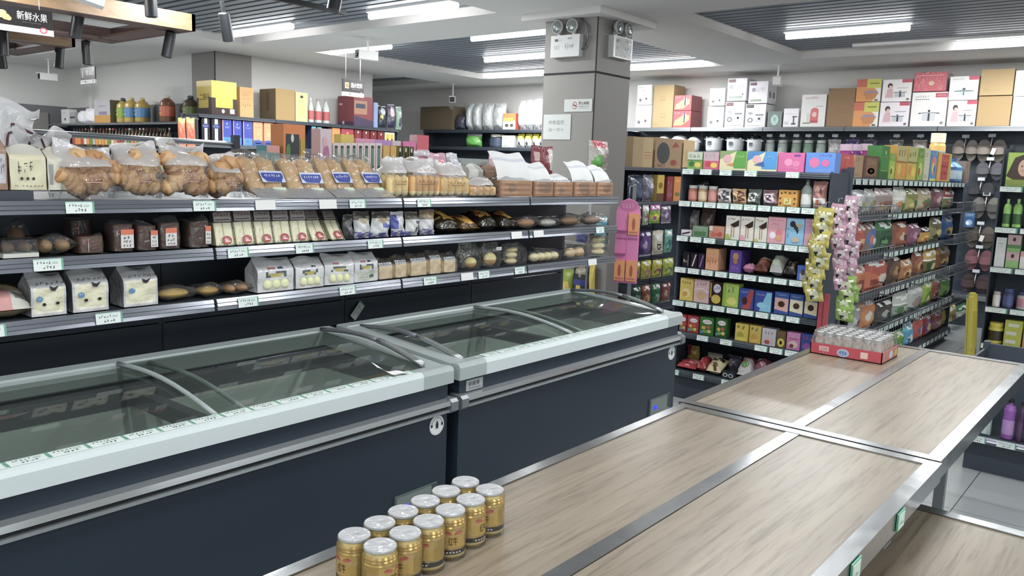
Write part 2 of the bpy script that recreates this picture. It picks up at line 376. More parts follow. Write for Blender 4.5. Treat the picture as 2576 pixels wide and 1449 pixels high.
# ================================================================ FREEZERS, TABLES, SHELVING
_tagme = {}
def price_tag(parent, loc, w=.07, h=.034, tilt=0, blank=False, rx=None, key=0):
    """white shelf-edge price card with a green end"""
    k = (round(w, 3), round(h, 3), blank, key % 3)
    if k not in _tagme:
        m = MB().box(-w/2, w/2, -.0015, 0, 0, h, 'e4efea' if not blank else 'e9e9e6')
        if not blank:
            m.art((-w/2, -.0015, 0), (w, 0, 0), (0, 0, h), [('r', 0, .88, 1, 1, 'c2e0d2'), ('r', .93, 0, 1, 1, '63ad8c'), ('s', .1, .55, .6, .8, 5, '5a6a66', key), ('s', .3, .12, .72, .42, 4, '20302c', key+3), ('r', .62, .55, .82, .75, 'b9cfc6')], 0, .0003)
        _tagme[k] = m.mesh('price_tag', ['gloss'])
    o = link('price_tag', _tagme[k], parent, loc); o.rotation_euler = (tilt, 0, 0); return o
FL, FD = 1.64, .69
def freezer(x0, label, led_x, badge):
    t = thing('chest_freezer', label, 'freezer', (x0, 1.96, 0), 0, 'dark island chest freezers in front of the bread shelves')
    zf = lambda y: .84+.045*y/FD
    m = MB()
    m.box(0, FL, 0, .045, .05, .79).box(0, FL, FD-.045, FD, .05, .82).box(0, .045, .045, FD-.045, .05, .79).box(FL-.045, FL, .045, FD-.045, .05, .79).box(0, FL, 0, FD, .05, .1)
    m.obj('body', 'freezer_dark', t)
    m = MB().box(.03, FL-.03, .05, FD-.05, 0.012, .05)
    m.obj('plinth', 'rubber', t)
    for cx in (.1, FL-.1):
        for cy in (.08, FD-.08): MB().lathe([(.02, 0), (.025, .012), (.025, .05)], 8, (cx, cy)).obj('foot', 'rubber', t)
    m = MB().box(.045, FL-.045, .045, FD-.045, .1, .13, m=0)
    for a in ((.045, .06, .045, FD-.045), (FL-.06, FL-.045, .045, FD-.045), (.06, FL-.06, .045, .06), (.06, FL-.06, FD-.06, FD-.045)): m.box(*a, .13, .735)
    m.obj('liner', 'liner', t)
    m = MB()
    for a in ((.045, .062, .045, FD-.045), (FL-.062, FL-.045, .045, FD-.045), (.06, FL-.06, .045, .062), (.06, FL-.06, FD-.062, FD-.045)): m.box(*a, .735, .81)
    m.obj('liner_rim', 'graysteel', t)
    # pale frame around the mouth: side rails rise to the back
    for a, b in ((0-.012, .06), (FL-.06, FL+.012)):
        m = MB().add([(a, 0, .785), (b, 0, .785), (b, FD, .83), (a, FD, .83), (a, 0, .84), (b, 0, .84), (b, FD, .885), (a, FD, .885)], [(0, 3, 2, 1), (4, 5, 6, 7), (0, 1, 5, 4), (1, 2, 6, 5), (2, 3, 7, 6), (3, 0, 4, 7)])
        m.obj('side_frame', 'freezer_frame', t)
    MB().bbox(0, FL, FD-.06, FD+.012, .82, .885, .006).obj('back_frame', 'freezer_frame', t)
    pr = [(-.014, .785), (.06, .785), (.06, .84), (.004, .845), (-.008, .841), (-.014, .83)]
    MB().prism(pr, .13, FL-.13, 'x').obj('front_frame', 'freezer_white', t)
    for a, b in ((-.014, .13), (FL-.13, FL+.014)): MB().prism([(y-.002, z+.001) for y, z in pr], a, b, 'x').obj('frame_corner', 'freezer_frame', t)
    # chrome bumper rail with dark groove
    pr = [(0, .682), (-.028, .685), (-.032, .694), (-.022, .698), (-.022, .708), (-.034, .711), (-.03, .727), (0, .73)]
    br = MB().prism(pr, 0, FL, 'x').obj('bumper_rail', 'railmetal', t)
    MB().box(.02, FL-.02, -.024, -.0215, .6985, .7078).obj('rail_groove', 'rubber', br)
    for a, b in ((-.02, .015), (FL-.015, FL+.02)): MB().prism([(.03, .68), (-.025, .68), (-.037, .69), (-.037, .722), (-.025, .732), (.03, .732)], a, b, 'x').obj('rail_end_cap', 'graysteel', br)
    # sliding glass lids
    for k, (a, b, dz) in enumerate(((.07, FL/2+.05, 0), (FL/2-.05, FL-.07, .012))):
        arch = lambda v: .026*sin(pi*min(max(v, 0), 1))
        ya, yb = .055, FD-.055
        g = MB().grid(lambda u, v: (a+(b-a)*u, ya+(yb-ya)*v, zf(ya+(yb-ya)*v)-.014+dz+arch(v)), 2, 10)
        pane = g.obj('lid_glass', 'glass', t)
        side = a if k == 0 else b
        pts = [(side, ya+(yb-ya)*v, zf(ya+(yb-ya)*v)-.004+dz+arch(v)*1.35) for v in [i/12 for i in range(13)]]
        e = MB().tube(pts[5:], .009, 6); e.obj('lid_edge', 'graysteel', pane)
        e = MB().tube(pts[:6], .011, 6); e.obj('lid_handle', 'railmetal', pane)
        inn = b if k == 0 else a
        MB().tube([(inn, ya+(yb-ya)*v, zf(ya+(yb-ya)*v)-.012+dz+arch(v)) for v in [i/8 for i in range(9)]], .009, 4).obj('lid_rail', 'freezer_frame', pane)
    MB().box(FL/2-.02, FL/2+.02, .05, FD-.05, .74, .79).obj('crossbar', 'graysteel', t)
    MB().box(FL/2-.006, FL/2+.006, .07, FD-.07, .13, .6).obj('divider', 'liner', t)
    # price strip along the front edge
    n = 15; wd = (FL-.3)/n
    for i in range(n):
        o = price_tag(t, (.15+wd*(i+.5), .006, .8455), wd*.97, .036, 0, False, None, i); o.rotation_euler = (rad(-88), 0, 0)
    # stickers and control
    m = MB(); m.lathe([(.036, 0), (.036, .001)], 18, col='e6e8e8'); m.lathe([(.03, .0012), (.03, .0014)], 18, col='f4f4f4')
    m.add([(0, .02, .0022), (-.007, .002, .0022), (-.005, -.012, .0022), (.005, -.012, .0022), (.007, .002, .0022)], [(0, 1, 2, 3, 4)], '2c3c38')
    for q in range(9):
        a = rad(20+q*17); m.add([((.0265)*cos(a)+dx, (.0265)*sin(a)+dy, .0022) for dx, dy in ((-.002, -.002), (.002, -.002), (.002, .002), (-.002, .002))], [(0, 1, 2, 3)], '586a66')
    m.add([(-.03, -.004, .0022), (-.022, -.004, .0022), (-.022, .006, .0022), (-.03, .006, .0022)], [(0, 1, 2, 3)], 'k'); m.add([(.021, -.004, .0022), (.029, -.004, .0022), (.029, .006, .0022), (.021, .006, .0022)], [(0, 1, 2, 3)], 'k')
    s = m.obj('round_sticker', 'paper', t); s.location = (FL-.052, -.0005, .64); s.rotation_euler = (pi/2, 0, 0)
    c = MB().box(led_x, led_x+.2, -.008, .002, .33, .43, '5c6a66').box(led_x+.005, led_x+.195, -.0095, -.008, .335, .425, '79847f').box(led_x+.17, led_x+.197, -.0105, -.0095, .36, .43, '3c4a47'); cp = c.obj('control_panel', 'plastic', t)
    MB().box(led_x+.03, led_x+.06, -.0112, -.0096, .375, .393).obj('temperature_display', 'led', cp)
    if badge:
        m = MB().box(.035, .125, -.0035, 0, .735, .775, 'a9b0b2').art((.035, -.0035, .735), (.09, 0, 0), (0, 0, .04), [('t', '新捷博', .12, .42, .42, '2b2b26', .66), ('s', .12, .14, .88, .3, 12, '4a4f52', 5)])
        m.obj('maker_badge', 'gloss', t)
    return t
freezer(.4, 'dark chest freezer with sliding glass lids, nearer one at the left', 1.392, False)
freezer(2.1, 'dark chest freezer with sliding glass lids and silver badge, farther one before the pillar', 1.39, True)
m = MB().grid(lambda u, v: (u*.12, v*.045, .045*u*u*(1-.2*v)+.004*sin(9*u)), 10, 2, 'f0f0ee')
o = tag(m.obj('paper_strip', 'paper'), 'white price strip curling up off the near freezer corner', 'paper'); o.location = (1.86, 2.005, .85); o.rotation_euler = (0, 0, rad(168))
m = MB().grid(lambda u, v: (u*.13, v*.035, .012*u*u), 8, 2, 'f0f0ee')
o = tag(m.obj('paper_strip', 'paper'), 'white paper strip lying along the far freezer front edge', 'paper'); o.location = (3.55, 2.03, .858); o.rotation_euler = (0, 0, rad(176))
# ---- steel-edged tables with wood-look panels
def table(name, label, x0, x1, y0, y1, z, split, legs=True):
    t = thing(name, label, 'table', (0, 0, 0), 0); e = .04; th = .055
    for a, b, c, d in ((x0, x1, y0, y0+e), (x0, x1, y1-e*.85, y1), (x0, x0+e, y0+e, y1-e*.85), (x1-e, x1, y0+e, y1-e*.85)):
        m = MB().box(a, b, c, d, z-th, z)
        m.obj('steel_edge', 'stainless', t)
    if split: MB().box(x0+e, x1-e, split-.02, split+.02, z-.03, z-.001).obj('steel_strip', 'stainless', t)
    rows = [(y0+e, split-.02), (split+.02, y1-e*.85)] if split else [(y0+e, y1-e*.85)]
    for c, d in rows: MB().box(x0+e+.001, x1-e-.001, c+.001, d-.001, z-.03, z-.004).obj('wood_panel', 'tabletop', t)
    for a in (x0+.3, x1-.34):
        for c in (y0+.22, y1-.26): MB().box(a, a+.04, c, c+.04, 0, z-th).obj('leg', 'graysteel', t)
    return t
t1 = table('display_table', 'steel-edged wood-look display table carrying the gold cans', .2, 2.452, .446, 1.25, .78, .853)
table('display_table', 'steel-edged wood-look display table carrying the red bottle tray', 2.464, 4.14, .452, 1.27, .78, .872)
table('display_table', 'lower wood-look display table at the bottom right corner', .3, 2.46, -.42, .56, .645, None)
for i, (x, l) in enumerate(((2.03, .0), (1.69, 0))):
    g = MB().box(-.03, .03, -.004, 0, -.022, .022, '5fae8f').box(-.026, .02, -.0055, -.004, -.018, .018, 'd8ece2').art((-.026, -.0055, -.018), (.046, 0, 0), (0, 0, .036), [('s', .15, .2, .85, .5, 4, '7a8f86', i)])
    c = g.obj('price_clip', 'plastic', t1); c.location = (x, .445, .752)
MB().box(2.0, 2.03, .47, .5, .69, .725).box(1.985, 2.045, .462, .508, .684, .69).obj('edge_bracket', 'graysteel', t1)
# ---- generic shelving unit in local coordinates: x along, y into the shelf, front lip at y=0
LIPP = [(0, 0), (.004, .3), (.0, .36), (.006, .62), (.003, .68), (.01, 1.0), (.018, 1.0), (.018, .0)]
def lip(parent, x0, x1, z0, z1, y=0, matn='lip', name='shelf_lip'):
    h = z1-z0; m = MB().prism([(y+a, z0+b*h) for a, b in LIPP], x0, x1, 'x'); return m.obj(name, matn, parent)
def unit(name, label, loc, rz, length, depth, levels, ztop=None, lip_h=.035, lipmat='shelf', nseg=1, back=True, cat='shelf', sides=True, base=True, backz0=.1):
    t = thing(name, label, cat, loc, rz)
    ztop = ztop or levels[0]
    sl = length/nseg
    for z in levels:
        for s in range(nseg):
            MB().box(s*sl+.004, (s+1)*sl-.004, .02, depth, z-.02, z).obj('shelf_board', 'shelf', t)
            lip(t, s*sl+.004, (s+1)*sl-.004, z-lip_h, z, 0, lipmat)
    if back:
        for s in range(nseg): MB().box(s*sl+.003, (s+1)*sl-.003, depth, depth+.02, backz0, ztop).obj('back_panel', 'shelfpanel', t)
    for s in range(nseg+1):
        x = s*sl; MB().box(x-.015, x+.015, depth-.01, depth+.04, 0, ztop+.01).obj('upright', 'shelf', t)
    if sides:
        for x in (0, length): MB().box(x-.006, x+.006, .03, depth, levels[-1]-.1, ztop-.025).obj('side_panel', 'shelfpanel', t)
    if base: MB().box(0, length, .05, depth, 0, levels[-1]-lip_h).obj('plinth', 'shelfpanel', t)
    return t
# ---- bread gondola
bk = thing('bread_gondola', 'long dark bread shelving with three shelves behind the freezers', 'shelf', (0, 0, 0))
SX = [-.25, .651, 1.551, 2.452, 3.347, 4.213]
BZ = [1.40, 1.228, 1.042]
for i in range(5):
    a, b = SX[i]+.006, SX[i+1]-.006
    for z in BZ:
        lip(bk, a, b, z-.038, z+.002, 2.65)
        MB().box(a, b, 2.672, 3.05, z-.022, z-.004).obj('shelf_board', 'shelf', bk)
    for k in range(8):
        z0 = .42+k*.12; MB().box(a-.003, b+.003, 3.05, 3.07, z0+.003, z0+.118).obj('back_panel', 'shelfpanel', bk)
    MB().box(a, b, 3.07, 3.45, 1.375, 1.395).obj('rear_shelf_board', 'shelf', bk)
    MB().box(a, b, 3.05, 3.09, .0, .42).obj('plinth', 'shelfpanel', bk)
for x in SX: MB().box(x-.012, x+.012, 3.055, 3.1, 0, 1.39).obj('upright', 'shelf', bk)
MB().box(SX[0], SX[-1], 2.75, 3.05, .02, .12).obj('base', 'shelfpanel', bk)
MB().box(SX[0], SX[-1], 3.44, 3.455, .1, 1.375).obj('rear_panel', 'shelfpanel', bk)
MB().box(-.25, .985, 2.705, 2.95, 1.40, 1.43).obj('riser', 'shelf', bk)
TG = [(1.096, 0, 0), (1.513, 0, 0), (1.757, 0, 1), (2.044, 0, 1), (2.196, 0, 0), (2.577, 0, 0), (.997, 1, 0), (1.642, 1, 0), (1.933, 1, 0), (2.295, 1, 0), (3.242, 1, 1), (3.426, 1, 1), (4.015, 1, 0),
      (1.172, 2, 0), (.83, 2, 0), (1.681, 2, 0), (2.147, 2, 0), (2.627, 2, 0), (2.875, 2, 1), (2.999, 2, 0), (3.28, 2, 0), (3.95, 2, 1)]
for i, (x, k, bl) in enumerate(TG): price_tag(bk, (x, 2.648, BZ[k]-.037), .085, .036, rad(-8), bool(bl), None, i)
o = price_tag(bk, (2.53, 3.03, .83), .09, .04, 0, False, None, 1); o.rotation_euler = (0, rad(-48), 0)
# ---- candy end shelf, facing -X
RX = -pi/2
EZ = [1.585, 1.37, 1.135, .92, .69, .475, .205]
ec = unit('candy_end_shelf', 'dark candy shelf facing the aisle end with seven crowded tiers', (4.99, 2.675, 0), RX, .995, .36, EZ, 1.62, .034, 'shelf', 1)
def tagrow(t, L, z, xs, w=.085, h=.036):
    for i, x in enumerate(xs): price_tag(t, (x, -.004, z-.034), w, h, rad(-6), False, None, i)
for k, xs in enumerate([(.06, .19, .33, .5, .77), [.05+.093*i for i in range(10)], (.05, .15, .25, .4, .5, .6, .7, .8, .89), [.05+.1*i for i in range(9)], [.05+.1*i for i in range(9)], (.05, .25, .42, .66, .76, .86), (.05, .24, .45, .6)]): tagrow(ec, .95, EZ[k], xs)
for y, c in ((1.012, 'R'), (1.045, 'R')):
    MB().box(y-.012, y+.012, -.005, .02, .3, .86, 'b02a3c').obj('red_post', 'plastic', ec)
# ---- snack gondola behind it, facing -Y, with wire baskets
CZ = [1.565, 1.315, 1.03, .745, .455, .13]
cg = unit('snack_gondola', 'long dark snack gondola with wire baskets running towards the back wall', (5.4, 1.70, 0), 0, 3.6, .4, CZ, 1.6, .045, 'shelf', 4)
MB().box(0, 3.6, .42, .95, .1, 1.55).obj('rear_body', 'shelfpanel', cg)
def basket(t, x0, x1, z, h=.09, d=.1, name='wire_basket'):
    m = MB(); n = max(4, int((x1-x0)/.06)); y = -d
    for zz in (z, z+h): m.tube([(x0, .0, zz), (x0, y, zz), (x1, y, zz), (x1, 0, zz)], .004, 4)
    for i in range(n+1):
        x = x0+(x1-x0)*i/n; m.tube([(x, y, z), (x, y, z+h)], .0025, 4)
    return m.obj(name, 'graysteel', t)
for k in (1, 2, 3, 4):
    for a, b in ((.02, .85), (2.75, 3.55)) if k < 3 else ((.02, .9), (.92, 1.8), (1.82, 2.7), (2.72, 3.58)): basket(cg, a, b, CZ[k]-.02)
for k in range(6):
    for i in range(12 if k in (1, 2, 3) else 24):
        x = (1.0 if k in (1, 2, 3) else .05)+i*.145
        if x < 3.5: price_tag(cg, (x, -.004 if k not in (4, 5) else -.006, CZ[k]-.042), .1, .036, 0, False, None, i+k)
# ---- wall shelving
bw = unit('wall_shelving', 'dark wall shelving with boxed cookware on top along the back wall', (10.0, 6.25, 0), RX, 7.0, .36, [2.17, .35], 2.15, .05, 'graysteel', 7)
lq = unit('spirits_shelving', 'dark wall shelving of boxed spirits below the cartons', (5.2, 9.2, 0), 0, 3.2, .36, [2.06, 1.71, 1.36], 2.06, .04, 'shelf', 3)
su = unit('sauce_shelving', 'grey wall shelving of sauce bottles under the oil jugs', (5.4, 14.1, 0), RX, 4.0, .3, [1.985, 1.64, 1.3], 1.97, .03, 'graysteel', 4)
rr = unit('plate_shelving', 'dark wall shelving with wrapped plates left of the pillar', (10.0, 10.35, 0), RX, 3.9, .36, [2.15, 1.87, 1.5], 2.15, .05, 'shelf', 4)
pg = unit('peg_gondola', 'dark peg shelf of hanging sweets beside the pillar', (6.42, 4.0, 0), 0, 2.4, .36, [1.6, 1.275, .2], 1.58, .03, 'shelf', 2)
rf = unit('cosmetics_shelving', 'shelving of hair dye and toiletries at the right edge', (8.2, 1.30, 0), RX, 1.0, .36, [1.545, 1.19, .84, .485, .155], 1.9, .05, 'shelf', 1)
for k, z in enumerate([1.545, 1.19, .84, .485, .155]):
    for i in range(5): price_tag(rf, (.09+i*.19, -.004, z-.046), .17, .044, 0, False, None, i+k)
nu = unit('spray_shelf', 'low dark shelf of spray cans beyond the wood tables', (4.9, .80, 0), RX, .9, .34, [.205], .66, .035, 'lip', 1)
for i in range(6): price_tag(nu, (.06+i*.14, -.003, .172), .09, .034, 0, False, None, i)
# ================================================================ PRODUCT BUILDERS (local: x along shelf, y into shelf from the front plane, z up)
def ga(style, seed, c1='w', c2='y', c3='r', tx='w'):
    R = random.Random(seed); j = lambda a: a+R.uniform(-.03, .03)
    if style == 0: return [('r', 0, .7, 1, 1, c1), ('e', j(.5), j(.32), .34, .2, c2), ('e', j(.36), j(.27), .16, .12, c3), ('s', .14, .76, .86, .92, 4, tx, seed), ('s', .2, .04, .8, .09, 8, tx, seed+1)]
    if style == 1: return [('p', [(0, 0), (1, 0), (1, .28), (0, .62)], c1), ('e', j(.62), j(.34), .24, .17, c2), ('e', j(.3), j(.24), .15, .1, c3), ('s', .1, .74, .8, .92, 4, tx, seed), ('r', .1, .66, .6, .69, tx)]
    if style == 2: return [('r', .66, .84, 1, .97, c1), ('s', .7, .88, .96, .93, 5, 'w', seed), ('s', .08, .84, .5, .9, 6, '444444', seed+1), ('r', .08, .78, .5, .8, '777777'), ('r', .33, .16, .71, .4, c2), ('e', .52, .4, .2, .04, 'e8e8e8'), ('r', .3, .38, .74, .41, '888c90'), ('e', .52, .45, .035, .035, 'k'), ('r', .22, .37, .3, .395, 'k'), ('r', .74, .37, .82, .395, 'k'), ('r', .5, .16, .55, .38, '33363a'), ('e', .9, .1, .05, .04, '888888')]
    if style == 3: return [('s', .15, .8, .6, .86, 5, c1, seed), ('r', .15, .74, .45, .755, c1), ('s', .1, .16, .5, .2, 7, c1, seed+2), ('r', .1, .1, .6, .112, c1)]
    if style == 4: return [('r', 0, 0, 1, .22, c1), ('e', .5, .8, .12, .06, c2), ('s', .2, .62, .8, .7, 4, tx, seed), ('s', .3, .08, .7, .13, 4, tx, seed+1), ('r', .1, .24, .9, .25, c3)]
    if style == 5: return [('e', .5, .5, .44, .32, c1), ('e', .42, .44, .2, .16, c2), ('e', .64, .4, .16, .13, c3), ('s', .12, .82, .88, .95, 4, tx, seed), ('r', 0, 0, 1, .08, c2)]
    if style == 6: return [('r', 0, .55, 1, 1, c1), ('s', .1, .66, .9, .9, 3, tx, seed), ('e', j(.3), .3, .2, .16, c2), ('e', j(.68), .24, .22, .15, c3), ('r', 0, .5, 1, .55, tx)]
    if style == 7: return [('r', .12, .1, .88, .9, c1), ('s', .22, .55, .78, .8, 3, tx, seed), ('e', .5, .32, .25, .14, c2), ('e', .5, .32, .12, .07, c3)]
    return []
def carton(w, h, d, base, art=(), m='gloss', side=None, sideart=(), top=None):
    b = MB().box(-w/2, w/2, 0, d, 0, h, base, 0, 'lrt')
    b.add([(-w/2, 0, 0), (-w/2, d, 0), (-w/2, d, h), (-w/2, 0, h)], [(3, 2, 1, 0)], side or base).add([(w/2, 0, 0), (w/2, d, 0), (w/2, d, h), (w/2, 0, h)], [(0, 1, 2, 3)], side or base)
    b.add([(-w/2, 0, h), (w/2, 0, h), (w/2, d, h), (-w/2, d, h)], [(0, 1, 2, 3)], top or base)
    b.art((-w/2, 0, 0), (w, 0, 0), (0, 0, h), art)
    if sideart:
        b.art((-w/2, d, 0), (0, -d, 0), (0, 0, h), sideart); b.art((w/2, 0, 0), (0, d, 0), (0, 0, h), sideart)
    return b.mesh('carton', [m])
def pouch(w, h, d, base, art=(), m='foil', seed=0, nu=14, nv=16, flat=.07, name='pouch'):
    R = random.Random(seed); ph = [R.uniform(0, 6) for _ in range(6)]
    def prof(u, v):
        e = max(0, 1-abs(2*u-1)**2.6); q = max(0, 1-abs(2*(v-.47)/.94)**3.2) if flat < v < 1-flat else 0
        return (e**.55)*(q**.6)
    def pt(sg):
        def f(u, v):
            t = prof(u, v); wr = .006*sin(9*u+ph[0]+4*v)*sin(11*v+ph[1]+3*u)*min(1, t*3)
            ww = w*(1-.05*sin(pi*v)*t); zz = h*v+(.012*h*sin(7*u+ph[2]) if v > 1-flat*.9 else 0)
            return (ww*(u-.5)+.004*sin(5*v+ph[3]), d/2+sg*(t*d/2+.0012+wr), zz)
        return f
    b = MB(); cf = lambda u, v: artcol(art, u, v, base)
    b.grid(pt(-1), nu, nv, cf); b.grid(lambda u, v: pt(1)(1-u, v), nu//2, nv//2, base)
    return b.mesh(name, [m])
def gusset(w, h, d, base, art=(), hb=.7, m='foil', over=(), seed=0, side=None):
    R = random.Random(seed); ph = R.uniform(0, 6); b = MB()
    def front(u, v):
        z = h*v; y = 0 if v < hb else (v-hb)/(1-hb)*d*.5
        return (w*(u-.5), y+.003*sin(8*u+ph)*sin(9*v)-.004*sin(pi*u)*(v < hb), z+.008*sin(5*u+ph)*(v > .97))
    b.grid(front, 14, 16, lambda u, v: artcol(art, u, v, base))
    b.grid(lambda u, v: (w*(.5-u), d-front(u, v)[1], h*v), 2, 6, side or base)
    for s in (-1, 1):
        x = s*w/2; vs = [(x, 0, 0), (x, d, 0), (x, d, h*hb), (x, d/2, h), (x, 0, h*hb), (x-s*.012, d/2, h*hb*.5)]
        b.add(vs, [(0, 4, 5), (4, 3, 5), (3, 2, 5), (2, 1, 5), (1, 0, 5)] if s < 0 else [(0, 5, 4), (4, 5, 3), (3, 5, 2), (2, 5, 1), (1, 5, 0)], side or base)
    if over: b.art((-w/2, -.0055, 0), (w, 0, 0), (0, 0, h), over)
    return b.mesh('bag', [m])
def jar(r, h, lidc, bodyc, labelc, m='gloss', n=14):
    pr = [(r*.95, 0), (r, .006), (r, h*.14), (r*1.005, h*.141), (r*1.005, h*.62), (r, h*.621), (r*.98, h*.74), (r*.82, h*.8), (r*.9, h*.805), (r*.9, h), (0.001, h)]
    return MB().lathe(pr, n, (0, r), [bodyc, bodyc, bodyc, labelc, labelc, bodyc, bodyc, lidc, lidc, lidc]).mesh('jar', [m])
def bottle(r, h, body, label, cap, shoulder=.62, m='gloss', n=10):
    pr = [(r*.9, 0), (r, h*.02), (r, h*.12), (r*1.01, h*.121), (r*1.01, h*.48), (r, h*.481), (r, h*shoulder), (r*.75, h*(shoulder+.1)), (r*.34, h*.84), (r*.32, h*.9), (r*.38, h*.901), (r*.38, h*.995), (.0008, h)]
    return MB().lathe(pr, n, (0, r), [body, body, body, label, label, body, body, body, body, cap, cap, cap]).mesh('bottle', [m])
def filmbag(w, d, hb, ht, seed, topw=1.0, m=('clear', 'milky'), mid=.5):
    """bag: see-through body and a crumpled, gathered top"""
    R = random.Random(seed); ph = [R.uniform(0, 6.3) for _ in range(8)]; b = MB()
    def f(u, v):
        a = 2*pi*u; z = v
        if v < mid:
            k = v/mid; wx = w/2*(.93+.07*sin(pi*k)); wy = d/2*(.95+.05*sin(pi*k)); zz = hb*k
        else:
            k = (v-mid)/(1-mid); q = k*k*(3-2*k); wx = w/2*(1-q)+w/2*topw*q; wy = d/2*(1-q)+.012*q; zz = hb+(ht-hb)*k*(1+.18*sin(3*a*.5+ph[4])*k)
        ca, sa = cos(a), sin(a); ex = .45 if v < mid else .7
        x = wx*math.copysign(abs(ca)**ex, ca); y = wy*math.copysign(abs(sa)**ex, sa)
        am = .006 if v < mid else .016*(.3+(v-mid)/(1-mid))
        nz = noise.noise_vector(Vector((x*16+ph[0], y*16+ph[1], zz*16+seed)))
        if v > 0: x += nz.x*am; y += nz.y*am*(1.6 if v > mid else 1); zz += nz.z*am*(v > mid)
        return (x, d/2+y, max(zz, .001))
    b.grid(f, 28, 16, 'w', lambda u, v: 0 if v < mid+.03 else 1, True, True)
    return b.mesh('film', list(m))
def twist_mesh(L=.11, r=.026, seed=0, c1='c08a48', c2='a86f34', tw=5):
    R = random.Random(seed); ph = R.uniform(0, 6); b = MB()
    def f(u, v):
        a = 2*pi*u; t = max(0, 1-abs(2*v-1)**3)**.5
        rr = r*(.15+.85*t)*(1+.2*abs(sin(a+tw*pi*v+ph))-.1)*(1+.13*sin(3*pi*v*2+ph))
        return (L*(v-.5), rr*cos(a), rr*sin(a))
    b.grid(f, 12, 14, lambda u, v: c1 if .1 < u < .4 or (int(v*14) % 5) else c2, 0, True, True)
    return b.mesh('bread_roll', ['bread'])
def bun_mesh(rx, ry, rz, col='ddc08a', col2=None, name='bun'):
    b = MB(); f = lambda u, v: (rx*cos(2*pi*u)*sin(pi*v), ry*sin(2*pi*u)*sin(pi*v), rz*(1-cos(pi*v))*.5*2)
    b.grid(f, 12, 8, (lambda u, v: (col2 or col) if v > .55 else col), 0, True, True)
    return b.mesh(name, ['bread'])
MC = {}
def mc(key, fn):
    if key not in MC: MC[key] = fn()
    return MC[key]
PLACED = []
def place(name, label, cat, group, loc, rz, mesh=None, parts=None, tilt=(0, 0)):
    """single-mesh thing, or an Empty with part meshes: parts = [(name, mesh, loc, rot)]"""
    if mesh: o = link(name, mesh)
    else: o = bpy.data.objects.new(name, None); COL.objects.link(o); o.empty_display_size = .03
    o.location = loc; o.rotation_euler = (tilt[0], tilt[1], rz); tag(o, label, cat, group)
    PLACED.append(o)
    for p in (parts or []):
        c = link(p[0], p[1], o, p[2])
        if len(p) > 3: c.rotation_euler = p[3]
        if len(p) > 4:
            for q in p[4]: g = link(q[0], q[1], c, q[2]); g.rotation_euler = q[3] if len(q) > 3 else (0, 0, 0)
    return o
# --- each kind: (w, h, params) -> dict(mesh=..., parts=...)
def k_carton(w, h, p): return dict(mesh=carton(w, h, p.get('d', w*.5), p['b'], p.get('a', ()), p.get('m', 'gloss'), p.get('side'), p.get('sa', ()), p.get('top')))
def k_pouch(w, h, p): return dict(mesh=pouch(w, h, p.get('d', w*.4), p['b'], p.get('a', ()), p.get('m', 'foil'), p.get('s', 0)))
def k_gusset(w, h, p): return dict(mesh=gusset(w, h, p.get('d', w*.5), p['b'], p.get('a', ()), p.get('hb', .7), p.get('m', 'foil'), p.get('o', ()), p.get('s', 0), p.get('side')))
def k_jar(w, h, p): return dict(mesh=jar(p.get('r', w/2), h, *p['c']))
def k_bottle(w, h, p): return dict(mesh=bottle(w/2, h, *p['c'], shoulder=p.get('sh', .62), m=p.get('m', 'gloss')))
def k_twist(w, h, p):
    s = p['s']; R = random.Random(s); d = .15; hb = h*.72; P = [('film', filmbag(w, d, hb, h*1.2, s, .97, mid=.62), (0, 0, 0))]
    me = [mc(('tw', i), lambda i=i: twist_mesh(.12, .03, i, *[('b98a52', '9a6a38'), ('ad7c46', '8c5c30'), ('c49a64', 'a87845')][i % 3])) for i in range(3)]
    n = max(3, int(w/.055))
    for k in range(3):
        for i in range(n):
            x = -w/2+.035+(w-.07)*(i+R.uniform(-.2, .2)+.5*(k % 2)*.6)/max(1, n-1); x = max(-w/2+.042, min(w/2-.042, x))
            P.append(('bread_roll', me[R.randrange(3)], (x, .042+R.uniform(0, .012), .056+k*hb*.28), (R.uniform(-.4, .4), R.uniform(.35, .8)*R.choice((-1, 1)) if k != 1 else R.uniform(.9, 1.9), R.uniform(-.5, .5))))
        P.append(('bread_roll', me[k], (R.uniform(-.15, .15)*w, .1, .054+k*hb*.28), (0, R.uniform(0, 1.5), R.uniform(0, 1))))
    P.append(('printed_panel', MB().art((-w*.2, -.002, hb*.52), (w*.5, 0, 0), (0, 0, hb*.3), [('s', 0, .55, .9, .95, 6, 'cfa9a4', s), ('s', .1, .2, .95, .42, 7, 'd6b4ae', s+1), ('r', .2, 0, .7, .1, 'c7a09a')]).mesh('printed_panel', ['paper']), (0, .004, 0)))
    return dict(parts=P)
